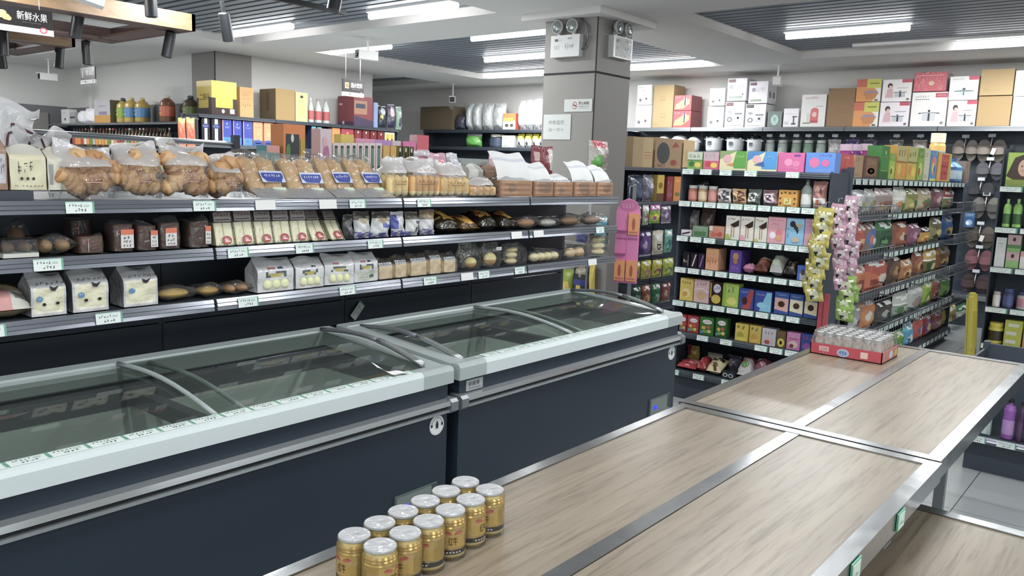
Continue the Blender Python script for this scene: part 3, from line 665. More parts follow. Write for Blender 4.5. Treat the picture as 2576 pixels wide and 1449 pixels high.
def k_fingers(w, h, p):
    s = p['s']; R = random.Random(s); d = .13; hb = h*.7; P = [('film', filmbag(w, d, hb, h*1.12, s, .95, mid=.6), (0, 0, 0))]
    n = p.get('n', 4); r = w/n/2*.98; me = mc(('fg', round(r, 4), p.get('c')), lambda: (lambda b: b.grid(lambda u, v: (r*cos(2*pi*u)*max(0, 1-abs(2*v-1)**5)**.5, r*sin(2*pi*u)*max(0, 1-abs(2*v-1)**5)**.5, hb*.94*v), 10, 8, lambda u, v: p.get('c', 'd8b06a') if v > .3 else 'e6cf9a', 0, True, True))(MB()).mesh('bread_roll', ['bread']))
    for row in range(2):
        for i in range(n): P.append(('bread_roll', me, (-w/2+w*(i+.5)/n, r+.006+row*.055, .003)))
    P.append(('printed_panel', MB().art((-w*.3, -.001, hb*.5), (w*.6, 0, 0), (0, 0, hb*.25), [('s', 0, .5, 1, 1, 5, p.get('t', '8a5a48'), s), ('r', .1, .2, .9, .3, p.get('t', '8a5a48'))]).mesh('printed_panel', ['paper']), (0, 0, 0)))
    return dict(parts=P)
def k_longloaf(w, h, p):
    s = p['s']; d = .08; P = []
    st = mc(('ls', round(w, 2), round(h, 2)), lambda: MB().grid(lambda u, v: (w*.46/2*math.copysign(abs(cos(2*pi*u))**.6, cos(2*pi*u))*max(.01, 1-abs(2*v-1)**9)**.4, .04*math.copysign(abs(sin(2*pi*u))**.6, sin(2*pi*u))*max(.01, 1-abs(2*v-1)**9)**.4, h*.95*v), 14, 8, lambda u, v: 'd3a566' if .15 < u < .35 or u > .6 else 'c29254', 0, True, True).mesh('bread_stick', ['bread']))
    P.append(('bread_stick', st, (-w*.235, .045, .01))); P.append(('bread_stick', st, (w*.235, .045, .01)))
    P.append(('film', filmbag(w*1.08, d+.01, h, h*1.12, s, 1.0, ('clear2', 'clear2'), .85), (0, -.003, 0)))
    P.append(('bottom_fold', MB().grid(lambda u, v: (w*1.05*(u-.5), -.045*v+.004*sin(9*u), .035*(1-v)+.004), 8, 3, 'dcdcd8').mesh('bottom_fold', ['milky']), (0, .0, 0)))
    P.append(('label', MB().art((-w*.12, 0, 0), (w*.62, 0, 0), (0, 0, h*.3), [('r', 0, .1, 1, 1, 'c9d3ea'), ('p', [(.05, .85), (.04, .5), (.2, .15), (.8, .12), (.96, .5), (.95, .85)], '2b3f9e'), ('s', .14, .5, .86, .74, 7, 'e8ecf8', s), ('s', .4, .28, .8, .4, 6, 'c9d3f0', s+1)]).mesh('label', ['gloss']), (0, -.006, h*.36)))
    P.append(('best_before_tag', MB().art((0, 0, 0), (w*.35, 0, 0), (0, 0, h*.13), [('r', 0, 0, 1, 1, 'cfdcc0')]).mesh('best_before_tag', ['gloss']), (w*.08, -.005, h*.14)))
    return dict(parts=P)
def k_loaf(w, h, p):
    s = p['s']; d = .13; hb = p.get('hb', .085); P = []
    b = MB().grid(lambda u, v: (w*.49*math.copysign(abs(cos(2*pi*u))**.25, cos(2*pi*u)), d*.49*math.copysign(abs(sin(2*pi*u))**.25, sin(2*pi*u))+d/2, hb*v), 24, 6, lambda u, v: ['8f6a4c', '7e5a3e', '9c7858'][int(v*9+u*5) % 3], 0, True, True)
    b.box(-w*.48, w*.48, .01, d-.01, hb*.98, hb, '957050'); P.append(('loaf', b.mesh('loaf', ['bread']), (0, 0, .002)))
    P.append(('film', filmbag(w*1.02, d*1.02, hb+.006, hb+.02, s, .9, ('clear', 'clear2'), .8), (0, 0, 0)))
    if h > hb+.02:
        P.append(('folded_wrapper', MB().grid(lambda u, v: (w*(u-.5)*(1-.06*v)+.02*v*p.get('lean', -1), .03+d*.5*v-.012*sin(pi*v)+.004*sin(10*u+s), hb+(h-hb)*(v**.8)+.006*sin(7*u+s)*v), 10, 8, lambda u, v: 'd9dad9' if int(v*8) != 5 else 'c0c4cb').mesh('folded_wrapper', ['paper']), (0, 0, 0)))
    return dict(parts=P)
def k_sandwich(w, h, p):
    s = p['s']; R = random.Random(s); d = .07; hb = h*.62; b = MB()
    for sx in (-1, 1):
        x0, x1 = (-w*.48, -.002) if sx < 0 else (.002, w*.48)
        b.prism([(0, 0), (d, 0), (d*.7, hb), (.022, hb)], x0, x1, 'x', 'e8dfb4').prism([(-.001, 0), (.003, 0), (.023, hb), (.021, hb)], x0+.006, x1-.006, 'x', 'f0e8c4')
    P = [('sandwich', b.mesh('sandwich', ['bread']), (0, .004, .003))]
    f = MB().prism([(-.004, 0), (d+.006, 0), (d*.75, hb+.01), (d*.55, h), (.03, h), (.016, hb+.012)], -w/2, w/2, 'x'); P.append(('film', f.mesh('film', ['clear']), (0, 0, 0)))
    hd = MB().art((-w*.46, 0, 0), (w*.92, 0, 0), (0, 0, h*.3), [('r', 0, .05, 1, .95, 'b9aca6'), ('s', .05, .55, .95, .85, 5, '7a3f44', s), ('r', .08, .2, .92, .3, '4a3a3a')]); P.append(('header_print', hd.mesh('header_print', ['gloss']), (0, .022, h*.66), (rad(-12), 0, 0)))
    e = MB().art((-.02, 0, -.016), (.04, 0, 0), (0, 0, .032), [('e', .5, .5, .5, .5, 'c4282c'), ('e', .45, .55, .2, .2, 'e8b0a8'), ('r', .3, .28, .8, .4, 'f2e4e0')]); P.append(('round_emblem', e.mesh('round_emblem', ['gloss']), (.006, .002, .022), (rad(-18), 0, 0)))
    P.append(('leaf_print', MB().art((-w*.44, 0, 0), (w*.85, 0, 0), (0, 0, .012), [('s', 0, 0, 1, 1, 6, '8a8a5a', s)]).mesh('leaf_print', ['gloss']), (0, -.005, .003)))
    return dict(parts=P)
def k_bunbag(w, h, p):
    s = p['s']; d = .085; art = [('r', .14, .08, .86, .4, 'c9cdb8'), ('s', .2, .44, .8, .6, 4, '4a5a62', s), ('e', .5, .52, .2, .07, 'b5a858'), ('s', .3, .66, .5, .72, 2, 'b06a6a', s), ('s', .55, .66, .7, .72, 2, '46506a', s)]
    P = [('bag', gusset(w, h, d, 'd3d5d6', art, .68, 'foil', (), s, 'c4c6c8'), (0, 0, 0))]
    if not p.get('back'):
        me = mc(('bb', round(w, 2)), lambda: bun_mesh(w*.115, .01, h*.15, 'd9d6ae', 'cfd09c'))
        for i in range(3): P.append(('bun', me, (-w*.24+w*.24*i, -.002, h*.07)))
    else:
        P.append(('back_label', MB().art((-w*.3, -.006, h*.14), (w*.6, 0, 0), (0, 0, h*.3), [('s', 0, .8, 1, .95, 8, '7a8a92', 1), ('s', 0, .55, 1, .7, 8, '7a8a92', 2), ('s', 0, .3, .6, .45, 5, '7a8a92', 3), ('s', 0, .05, .6, .2, 5, '7a8a92', 4), ('r', .7, .05, .95, .4, '5a666a')]).mesh('back_label', ['paper']), (0, 0, 0)))
    return dict(parts=P)
def k_cube(w, h, p):
    s = p['s']; d = .08; hb = h*.62; b = MB().grid(lambda u, v: (w*.47*math.copysign(abs(cos(2*pi*u))**.3, cos(2*pi*u)), d*.47*math.copysign(abs(sin(2*pi*u))**.3, sin(2*pi*u))+d/2, hb*v), 20, 5, 'e6c796', 0, True, True)
    b.box(-w*.45, w*.45, .008, d-.008, hb*.97, hb, 'd9b27a'); P = [('bun', b.mesh('bun', ['bread']), (0, 0, .002)), ('film', gusset(w, h, d, 'w', (), .63, 'clear2', (), s), (0, 0, 0))]
    P.append(('printed_panel', MB().art((-w*.42, 0, 0), (w*.84, 0, 0), (0, 0, h*.22), [('r', 0, 0, 1, 1, 'd6d8da'), ('s', .08, .3, .92, .85, 4, '50545c', s)]).mesh('printed_panel', ['paper']), (0, .006, h*.63), (rad(-38), 0, 0)))
    return dict(parts=P)
def k_cow(w, h, p):
    s = p['s']; d = .1; P = [('bag', gusset(w, h, d, 'c9cbcc', [('r', .1, .06, .9, .66, 'e4dfbe'), ('r', .14, .06, .86, .12, 'f0edd8')], .72, 'foil', (), s, '9a9c9c'), (0, 0, 0))]
    a = [('s', .1, .9, .95, .99, 6, '2b2b2b', s), ('e', .22, .5, .09, .08, '3a86b8'), ('s', .17, .47, .28, .55, 2, 'e8f0f4', s), ('p', [(.5, .86), (.56, .72), (.66, .7), (.72, .78), (.78, .86), (.64, .8)], '26262a')]
    if p.get('eyes'): a += [('e', .34, .34, .055, .045, '17171a'), ('e', .72, .35, .055, .045, '17171a')]
    P.append(('print', MB().art((-w/2, -.0062, 0), (w, 0, 0), (0, 0, h*.86), a).mesh('print', ['gloss']), (0, 0, 0)))
    return dict(parts=P)
def k_flat(w, h, p):
    """pack lying down: w along the shelf, h its thickness, p['l'] its reach into the shelf, p['up'] tilt"""
    return dict(mesh=lay(pouch(w, p.get('l', .12), h, p['b'], p.get('a', ()), p.get('m', 'foil'), p.get('s', 0)), h, p.get('up', 0)))
def lay(me, h, up):
    c, q = cos(rad(up)), sin(rad(up))
    for v in me.vertices:
        x, y, z = v.co; Y, Z = z, h-y; v.co = (x, Y*c-Z*q, Y*q+Z*c)
    mn = min(v.co.z for v in me.vertices); my = min(v.co.y for v in me.vertices)
    for v in me.vertices: v.co.z -= mn; v.co.y -= my
    me.update(); return me
def k_roundbag(w, h, p):
    s = p['s']; d = .08; hb = h*p.get('hb', .6); P = [('film', filmbag(w, d, hb, h, s, .8, ('clear', 'clear2'), .65), (0, 0, 0))]
    for q in p['buns']: P.append(('bun', mc(('rb', q[3:]), lambda q=q: bun_mesh(*q[3:])), q[:3], (0, 0, 0)))
    if p.get('tag'): P.append(('label', MB().art((0, 0, 0), (w*.3, 0, 0), (0, 0, h*.14), [('r', 0, 0, 1, 1, 'e6e6e2'), ('s', .1, .3, .9, .7, 3, '888888', s)]).mesh('label', ['paper']), (w*.05, -.002, h*.7)))
    return dict(parts=P)
def k_dark(w, h, p):
    """dark chocolate loaf in film with a white and orange label"""
    s = p['s']; d = .09; b = MB().grid(lambda u, v: (w*.46*math.copysign(abs(cos(2*pi*u))**.35, cos(2*pi*u)), d*.46*math.copysign(abs(sin(2*pi*u))**.35, sin(2*pi*u))+d/2, h*.86*v), 18, 5, p.get('c', '4a2e22'), 0, True, True).box(-w*.43, w*.43, .012, d-.012, h*.84, h*.86, p.get('c', '4a2e22'))
    P = [('loaf', b.mesh('loaf', ['bread']), (0, 0, .002)), ('film', filmbag(w, d, h*.88, h, s, .95, ('clear', 'clear2'), .8), (0, 0, 0))]
    lw_ = p.get('lw', .55); P.append(('label', MB().art((w*p.get('lx', -.2), 0, 0), (w*lw_, 0, 0), (0, 0, h*.6), [('r', 0, 0, 1, 1, 'dcdad6'), ('r', 0, .72, 1, 1, 'd9693a'), ('s', .2, .48, .8, .66, 2, '555555', s), ('s', .15, .26, .85, .42, 3, '555555', s+1), ('s', .15, .06, .85, .2, 3, '555555', s+2)]).mesh('label', ['paper']), (0, -.002, h*.12)))
    return dict(parts=P)
def k_tray(w, h, p):
    s = p['s']; d = .1; P = []
    P.append(('tray', MB().box(-w/2, w/2, 0, d, 0, h*.22, 'dcdad2').mesh('tray', ['paper']), (0, 0, 0)))
    P.append(('lid', MB().prism([(0, h*.2), (d, h*.2), (d*.92, h*.9), (d*.5, h), (.01, h*.9)], -w/2, w/2, 'x').mesh('lid', ['crystal']), (0, 0, 0)))
    for i in range(p.get('n', 2)): P.append(('bun', mc(('tr', p.get('c'), round(w, 2), p.get('n', 2)), lambda: bun_mesh(w*.42/p.get('n', 2), .04, h*.28, p.get('c', 'b07c48'))), (w*(i+.5)/p.get('n', 2)-w/2, .05, h*.2)))
    return dict(parts=P)
def k_pastry(w, h, p):
    s = p['s']; d = .09; P = [('film', lay(pouch(w, d*1.2, h, 'w', (), 'clear2', s), h, 0), (0, 0, 0))]
    n = p.get('n', 1)
    for i in range(n): P.append(('bun', mc(('ps', p['c'], round(w/n, 2), round(h, 2)), lambda: bun_mesh(w*.42/n, .038, h*.42, p['c'], p.get('c2'))), (w*(i+.5)/n-w/2, .055, .004)))
    return dict(parts=P)
def sheared(P, k):
    out = []
    for p in P:
        me = p[1].copy(); L = Vector(p[2]); R = Matrix.Rotation(p[3][0], 3, 'X') if len(p) > 3 else None
        for v in me.vertices:
            c = (R @ v.co if R else v.co.copy())+L; c.y += k*c.z; v.co = c
        out.append((p[0], me, (0, 0, 0)))
    return out
KINDS = {k[2:]: v for k, v in globals().items() if k.startswith('k_')}
ROWG = {}
def put_rows(rows, rz, shelf, group, yoff=0):
    """rows: (kind, name, category, x, y, z, w, h, description, params)"""
    for kind, name, cat, x, y, z, w, h, desc, p in rows:
        r = KINDS[kind](w, h, p)
        if p.get('sh_'): r['parts'] = sheared(r['parts'], p['sh_'])
        lab = desc+(' '+shelf if shelf else '')
        o = place(name, lab, cat, p.get('g', group), (x, y, z), rz+rad(p.get('rz', 0)), r.get('mesh'), r.get('parts'), (rad(p.get('tx', 0)), rad(p.get('ty', 0))))
# ================================================================ SINGLE THINGS
_o1 = 'first second third fourth fifth sixth seventh eighth ninth tenth eleventh twelfth thirteenth fourteenth fifteenth sixteenth seventeenth eighteenth nineteenth twentieth'.split()
def nth(i): return _o1[i] if i < 20 else ('twenty-'+_o1[i-20] if i < 29 else 'thirtieth')
# ---- gold drink cans in shrink wrap
def can_mesh(seed):
    r, h = .0325, .092; b = MB()
    pr = [(.024, 0), (.028, .003), (r, .009), (r, .014), (r, .068), (.031, .071), (.0325, .074), (.0305, .077), (.032, .080), (.0295, .084), (.0285, .089), (.0295, .0915), (.0288, h)]
    cols = ['d8c898', 'c8a040', 'c8a040', 'd0a83a', 'd0a83a', 'd8b84a', 'c89c34', 'dcc058', 'c89c34', 'd8bc5c', 'd8d0b0', 'e0dccc']
    b.lathe(pr, 24, (0, 0), cols, ph=.13*seed)
    def wrap(a0, a1, z0, z1, col, n=4):
        rr = r+.0004
        for i in range(n):
            q = [a0+(a1-a0)*(i+k)/n for k in (0, 1)]
            b.add([(rr*cos(q[0]), rr*sin(q[0]), z0), (rr*cos(q[1]), rr*sin(q[1]), z0), (rr*cos(q[1]), rr*sin(q[1]), z1), (rr*cos(q[0]), rr*sin(q[0]), z1)], [(0, 1, 2, 3)], col, 1)
    wrap(-pi, pi, .0095, .0145, 'c8b070', 20); wrap(-pi, pi, .0145, .024, '2c2c2e', 20)
    F = rad(-128)+.3*((seed*7) % 5-2)
    wrap(F-.9, F+.9, .028, .066, 'd8ac34', 6)
    def dec(pts, col):      # small print wrapped on the can: (angle offset, z)
        rr = r+.0009; b.add([(rr*cos(F+a), rr*sin(F+a), z) for a, z in pts], [tuple(range(len(pts)))], col, 1)
    for s in (-1, 1):      # two red bulls facing each other
        dec([(s*.08, .0585), (s*.2, .062), (s*.42, .064), (s*.62, .0605), (s*.55, .057), (s*.3, .056), (s*.14, .0555)], 'b84a3a')
    dec([(-.1, .0595), (.1, .0595), (.1, .0615), (-.1, .0615)], 'd8c060')
    g, fs, rt_ = glyph('红牛'); rr = r+.0009
    b.add([(rr*cos(F-.28+.56*x), rr*sin(F-.28+.56*x), .034+.017*y) for x, y in g], fs, '3a2410', 1)
    for k in range(6): dec([(-.6+.2*k, .0175), (-.48+.2*k, .0175), (-.48+.2*k, .0205), (-.6+.2*k, .0205)], 'c8c4b8')
    return b.mesh('drink_can', ['goldcan', 'gloss'])
canme = [can_mesh(i) for i in range(4)]
lidme = MB().lathe([(.0288, 0), (.0285, .0012), (.026, .0005), (.001, .001)], 20, col='c9cccd').mesh('lid', ['chrome'])
capme = MB().lathe([(.0298, -.003), (.0298, .001), (.0285, .002), (.014, .0012), (.001, .0014)], 20, col='e8eaea').mesh('shrink_film', ['milky'])
slv = MB().lathe([(.0332, .001), (.0333, .08), (.031, .0925)], 20).mesh('film_sleeve', ['clear']); ORD = ['first', 'second', 'third', 'fourth', 'fifth', 'sixth']
for j in range(2):
    for i in range(6):
        x, y = .921+.0664*i+.004*j, 1.114+.0058*i-.067*j
        o = place('drink_can', 'gold drink can in shrink wrap, %s can of the %s row' % (ORD[i], 'left' if j == 0 else 'right'), 'can', 'shrink-wrapped gold cans on the table', (x, y, .776), .12*((i*5+j*3) % 4-1.5),
                  parts=[('can_body', canme[(i+2*j) % 4], (0, 0, 0), (0, 0, 0), [('lid', lidme, (0, 0, .0915))]), ('shrink_film', capme, (0, 0, .0945)), ('film_sleeve', slv, (0, 0, 0))])
# ---- red tray of small bottles
tr = thing('bottle_tray', 'red cardboard tray on the far wood table', 'tray', (3.63, 1.24, .776), RX)
w_, d_ = .307, .24
m = MB().box(0, w_, 0, .004, 0, .05, 'c23444').box(0, w_, d_-.004, d_, 0, .05, 'c23444').box(0, .004, 0, d_, 0, .05, 'c23444').box(w_-.004, w_, 0, d_, 0, .05, 'd07a70').box(0, w_, 0, d_, 0, .004, 'b89a78')
m.art((0, 0, 0), (w_, 0, 0), (0, 0, .05), [('r', .13, .35, .27, .8, 'e0b0ac'), ('s', .15, .42, .25, .72, 9, '9a7a78', 1), ('e', .47, .45, .085, .36, 'c8d0e4'), ('e', .47, .45, .07, .28, '8aa4d0'), ('s', .42, .36, .53, .58, 3, '2f4aa0', 2), ('s', .14, .12, .26, .24, 3, 'e8c8c4', 3), ('r', .71, .25, .81, .8, 'e8c8b8')])
m.art((w_, 0, 0), (0, d_, 0), (0, 0, .05), [('s', .1, .2, .4, .8, 4, 'e0b8b0', 4), ('e', .55, .5, .12, .36, 'c8d0e4'), ('e', .85, .5, .12, .3, 'd8b04a')])
m.obj('tray', 'paper', tr)
m = MB(); rnd = random.Random(5)
m.grid(lambda u, v: (.01+(w_-.02)*u, .01+(d_-.02)*v, .107+.006*noise.noise(Vector((u*9, v*9, 2)))), 14, 10)
for (a, b2) in (((0, 0), (1, 0)), ((1, 0), (1, 1)), ((1, 1), (0, 1)), ((0, 1), (0, 0))):
    m.grid(lambda u, v: ((a[0]+(b2[0]-a[0])*u)*w_+(.5-(a[0]+(b2[0]-a[0])*u))*.022*v, (a[1]+(b2[1]-a[1])*u)*d_+(.5-(a[1]+(b2[1]-a[1])*u))*.022*v, .045+.062*v+.004*noise.noise(Vector((u*12, v*5, a[0]*7+a[1])))), 14, 4)
m.obj('film', 'clear2', tr)
bm_ = MB().lathe([(.016, 0), (.019, .004), (.019, .058), (.012, .07), (.0135, .076), (.0135, .09), (.016, .0905), (.016, .093), (.001, .0935)], 12, cols=['e0d8cc', 'dcd2c4', 'c0a89c', 'd8d0c8', 'd8d4d0', 'e0e0e0', 'd8d8d8', 'e4e4e4']).mesh('bottle', ['gloss'])
for i in range(7):
    for j in range(5):
        place('drink_bottle', 'foil-capped drink bottle in the red tray, %s row from front, %s from left' % (nth(j), nth(i)), 'bottle', 'small bottles in the red tray', (3.63+.03+j*.045, 1.24-.03-i*.041, .781), 0, bm_)
# ---- oil jugs
def oil_jug(y, w, h, desc, c):
    r = min(w/2*.94, .098); body, lab, cap = c; n = 16
    b = MB().lathe([(r*.9, 0), (r, .012), (r, h*.2), (r*.97, h*.21), (r*1.01, h*.22), (r*1.01, h*.58), (r*.97, h*.59), (r, h*.62), (r*.93, h*.74), (r*.5, h*.86), (r*.3, h*.885)], n, (r, r), [body, body, body, lab, lab, lab, body, body, body, body])
    o = place('oil_jug', desc+' on the sauce shelving', 'oil jug', 'oil jugs on the sauce shelving', (5.46, y+r, 1.987), RX, parts=[('body', b.mesh('body', ['gloss']), (0, 0, 0)), ('cap', MB().lathe([(r*.34, h*.885), (r*.36, h*.9), (r*.36, h*.96), (.001, h*.965)], 12, (r, r), col=cap).mesh('cap', ['plastic']), (0, 0, 0)),
        ('handle', MB().tube([(r*.3, r, h*.9), (r*.3, r, h*.97), (r*.7, r, h), (r*1.5, r, h*.98), (r*1.7, r, h*.92)], .008, 6, cap).mesh('handle', ['plastic']), (0, 0, 0))])
    m = MB().art((r*.35, -.001, h*.26), (r*1.3, 0, 0), (0, 0, h*.28), [('s', .1, .6, .9, .9, 3, 'e8e0c8', 3), ('r', .2, .2, .8, .3, 'e0c04a')]); link('label_print', m.mesh('label_print', ['gloss']), o)
# ---- sauce bottles in rows
pal = [('3a2a20', 'c8a83a', '8a2a24'), ('4a3a28', 'a83a2c', '3a3a34'), ('2c2420', 'd8d0b8', 'b84a2c'), ('5a5a3a', '6a8a3c', 'c8c8b8'), ('6a4a2c', 'd8842c', '2c2c2c'), ('3a3028', 'b8b0a0', '6a2c28')]
sme = [bottle(.034, .27, *c) for c in pal]; sme2 = [bottle(.036, .2, c[0], c[1], c[2], .6) for c in pal]
rnd = random.Random(3)
for i in range(30):
    y = 13.3-i*.1; k = rnd.randrange(6)
    place('sauce_bottle', 'dark sauce bottle in the front line behind the rail, %s from left' % nth(i), 'bottle', 'sauce bottles in the upper row', (5.43, y, 1.642), RX, sme[k])
    if i < 26: place('sauce_bottle', 'dark sauce bottle in the second line behind the rail, %s from left' % nth(i), 'bottle', 'sauce bottles in the second line', (5.53, y-.05, 1.642), RX, sme[(k+2) % 6])
for i in range(24):
    y = 12.9-i*.115; c = [('b8463a', 'd8c8a0', 'c8c8c0'), ('c8a83a', '5a8a3a', 'd8d8c8'), ('d8803a', 'e0d0a0', 'b84a2c'), ('4a8a4a', 'd8d8a8', 'c8c8c0'), ('8a8a86', 'c8c4b8', '5a5a58')][(i*7) % 5]
    k = ('sj', (i*7) % 5)
    place('sauce_jar', 'coloured sauce jar on the shelf below the bottles, %s from left' % nth(i), 'jar', 'sauce jars below the bottles', (5.43, y, 1.302), RX, mc(k, lambda: jar(.05, .2, c[2], c[0], c[1])))
# ---- hand rail stand
t = thing('hand_rail', 'pale metal rail running behind the bread bags', 'rail', (1.55, 4.6, 0), 0)
MB().tube([(0, 0, 1.645), (1.29, 0, 1.635)], .016, 8).obj('rail_bar', 'graysteel', t)
MB().box(-.02, .02, -.02, .02, 0, 1.645).obj('post', 'shelf', t); MB().box(1.27, 1.31, -.02, .02, 0, 1.69).obj('post', 'shelf', t)
# ---- white carrier bags hung behind the toast
def crumple(w, h, d, seed, edge=True):
    b = MB(); R = random.Random(seed)
    def f(u, v):
        n = noise.noise_vector(Vector((u*3+seed, v*3, seed*.7))); q = .5+.5*sin(pi*v)
        return (w*(u-.5)*(.7+.3*q)+.04*n.x, d*n.y*.9+.3*d*sin(6*u+seed), h*v+.05*n.z*(v > .3)+(.03*sin(7*u+seed) if v > .9 else 0))
    b.grid(f, 16, 14, 'w', 1 if False else 0); pts = [Vector(f(i/16, .62+.12*sin(i*.8+seed)))+Vector((0, -.006, 0)) for i in range(17)]
    e = MB().tube(pts, .004, 4, '5a2a34'); return b.mesh('film', ['milky']), e.mesh('printed_edge', ['plastic'])
for i, (x, y, z, w, h) in enumerate(((.93, 2.9, 1.45, .2, .2), (1.1, 2.93, 1.45, .2, .19), (.99, 2.99, 1.45, .24, .25), (1.2, 2.99, 1.44, .2, .14))):
    a, e = crumple(w, h, .05, i+2)
    place('plastic_bag', ['crumpled white plastic bag with maroon edge above the cream toast', 'crumpled white plastic bag drooping right of the cream toast', 'crumpled white plastic bag rising highest at the left', 'crumpled white plastic bag beside the first twisted rolls'][i], 'plastic bag', 'crumpled white plastic bags', (x, y, z), 0, parts=[('film', a, (0, 0, 0)), ('printed_edge', e, (0, 0, 0))])
# ---- goods in the freezers, on the wire racks
for fz, x0 in (('near', .4), ('far', 2.1)):
    root = [o for o in bpy.data.objects if o.name.startswith('chest_freezer') and abs(o.location.x-x0) < .01][0]
    m = MB()
    for i in range(9): m.tube([(.07+i*.09, .07, .66), (.07+i*.09, .3, .66)], .003, 4)
    for yy in (.07, .18, .3): m.tube([(.07, yy, .66), (.79, yy, .66)], .003, 4)
    if fz == 'near': m.obj('wire_rack', 'graysteel', root)
place('frozen_pack', 'yellow and brown frozen pack in the near freezer', 'frozen food', None, (.86, 2.06, .664), rad(12), lay(pouch(.2, .13, .06, '9a7a2c', [('e', .25, .5, .22, .4, '4a2c24'), ('r', .5, .3, .95, .7, 'a8a03a'), ('e', .7, .2, .14, .1, 'c8b86a')], 'foil', 3), .06, 4))
for i, (x, l) in enumerate(((1.66, 'left'), (1.78, 'right'))):
    o = place('frozen_pack', 'small reddish frozen pack deep in the near freezer, %s one' % l, 'frozen food', None, (x, 2.3, .136), rad(10*i), lay(pouch(.11, .1, .05, '8a5a5a', [('e', .5, .5, .3, .3, 'b8a8a4')], 'foil', i), .05, 3))
# ---- black spotlights and hanging wood frames
def frame(x0, x1, y0, y1, z, lab):
    t = thing('wood_frame', lab, 'ceiling frame', (0, 0, 0)); h = .13; e = .1
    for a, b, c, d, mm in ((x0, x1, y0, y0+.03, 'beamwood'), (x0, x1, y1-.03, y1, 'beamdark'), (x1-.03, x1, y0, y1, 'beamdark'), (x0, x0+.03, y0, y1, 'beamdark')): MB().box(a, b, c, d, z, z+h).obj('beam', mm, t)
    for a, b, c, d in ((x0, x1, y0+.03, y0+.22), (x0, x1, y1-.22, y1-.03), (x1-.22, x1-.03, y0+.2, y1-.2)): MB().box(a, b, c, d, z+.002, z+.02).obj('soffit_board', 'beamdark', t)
    for a in (x0+.3, x1-.3):
        for c in (y0+.1, y1-.1): MB().tube([(a, c, z+.1), (a, c, ZS+.08)], .006, 4).obj('hanger', 'graysteel', t)
frame(.8, 3.57, 6.34, 7.8, 2.55, 'hanging wood frame with warm front beam above the fruit sign')
frame(.8, 3.5, 8.42, 9.85, 2.55, 'hanging dark wood frame farther left behind the fruit sign')
MB().box(1.0, 4.2, 4.33, 4.37, 2.79, 2.83).obj('light_rail', 'spot', tag(thing('light_rail', 'dark ceiling track for spotlights near the big tube light', 'track'), None)); MB().box(1.0, 4.6, 5.72, 5.76, 2.79, 2.83).obj('light_rail', 'spot', tag(thing('light_rail', 'dark ceiling track running past the left slat bay', 'track'), None))
sp = [MB().lathe([(.001, 0), (.034, .002), (.042, .004), (.042, .2), (.036, .21), (.001, .211)], 14).mesh('lamp_body', ['spot']), MB().box(-.012, .012, -.012, .012, .19, .29).mesh('bracket', ['spot']), MB().lathe([(.001, -.001), (.032, -.0005), (.032, .001)], 12).mesh('lens', ['black'])]
for i, (x, y, z, tx, ty, lab) in enumerate(((2.74, 6.6, 2.40, .12, .16, 'black spotlight right beside the fruit sign'), (2.9, 5.73, 2.5, 0, -.04, 'black spotlight in front of the warm wood beam'), (3.43, 6.55, 2.34, .12, .16, 'black spotlight below the end of the wood beam'), (3.5, 5.74, 2.42, .1, -.25, 'black spotlight left of the second tube light'),
     (3.39, 4.35, 2.5, .1, .18, 'black spotlight below the biggest tube light'), (3.36, 7.85, 2.34, .0, .0, 'black spotlight right of the small camera'), (3.45, 8.7, 2.36, 0, .1, 'black spotlight just above the small camera'), (3.2, 9.4, 2.36, 0, -.1, 'black spotlight low at the left edge'), (2.77, 8.1, 2.36, 0, 0, 'black spotlight hidden under the fruit sign'), (2.9, 5.05, 2.66, 0, 0, 'black spotlight cut by the top edge'))):
    o = place('spotlight', lab, 'spotlight', 'black cylinder spotlights', (x, y, z), 0, parts=[('lamp_body', sp[0], (0, 0, 0), (0, 0, 0), [('lens', sp[2], (0, 0, 0))]), ('bracket', sp[1], (0, 0, 0)), ], tilt=(tx, ty))
# white angled duct piece at the top left
o = tag(MB().prism([(0, 0), (.16, 0), (.19, .05), (.15, .09), (.02, .09)], 0, .4, 'x').obj('air_duct', 'white'), 'white angled metal box hanging at the top left', 'duct'); o.location = (2.32, 6.1, 2.66); o.rotation_euler = (0, rad(15), rad(-20))
# ---- hanging signs
def sign(loc, rz, w, h, title, lab, pic, s, tx=.38, th=.3, tw=.56):
    t = thing('hanging_sign', lab, 'sign', loc, rz)
    m = MB().box(-w/2, w/2, -.008, .008, 0, h, '1a1718').box(-w/2-.004, w/2+.004, -.0095, .0095, 0, h*.24, 'd8d6d4')
    m.art((-w/2, -.008, 0), (w, 0, 0), (0, 0, h), [('t', title, tx, .52, th, 'ece8e6', tw), ('s', tx+.06, .42, tx+tw*.8, .46, 12, '9a8a86', s)]+pic, k0=1)
    m.art((-w/2, -.0095, 0), (w, 0, 0), (0, 0, h*.24), [('s', .04, .3, .28, .8, 5, 'b83a44', s), ('r', .3, .3, .36, .8, '3a3f58'), ('s', .38, .35, .6, .65, 9, '5a5f78', s), ('e', .88, .8, .05, .5, 'b04a54'), ('e', .88, .8, .03, .3, 'e0c8ca')])
    m.obj('panel', 'gloss', t)
    for x in (-w*.35, w*.35): MB().tube([(x, 0, h), (x, 0, ZS+.08-loc[2])], .003, 4).obj('cord', 'white', t)
fruitpic = [('e', .36, .6, .06, .12, 'c8b45a'), ('e', .44, .55, .05, .12, 'd0a850'), ('e', .4, .7, .05, .1, 'b8b060'), ('e', .47, .5, .035, .09, 'c88a54'), ('e', .33, .52, .035, .09, 'a8a44a')]
sign((2.17, 6.2, 2.335), 0, .52, .165, '新鲜水果', 'black hanging sign about fresh fruit at the top left', fruitpic, 1, .57, .34, .365)
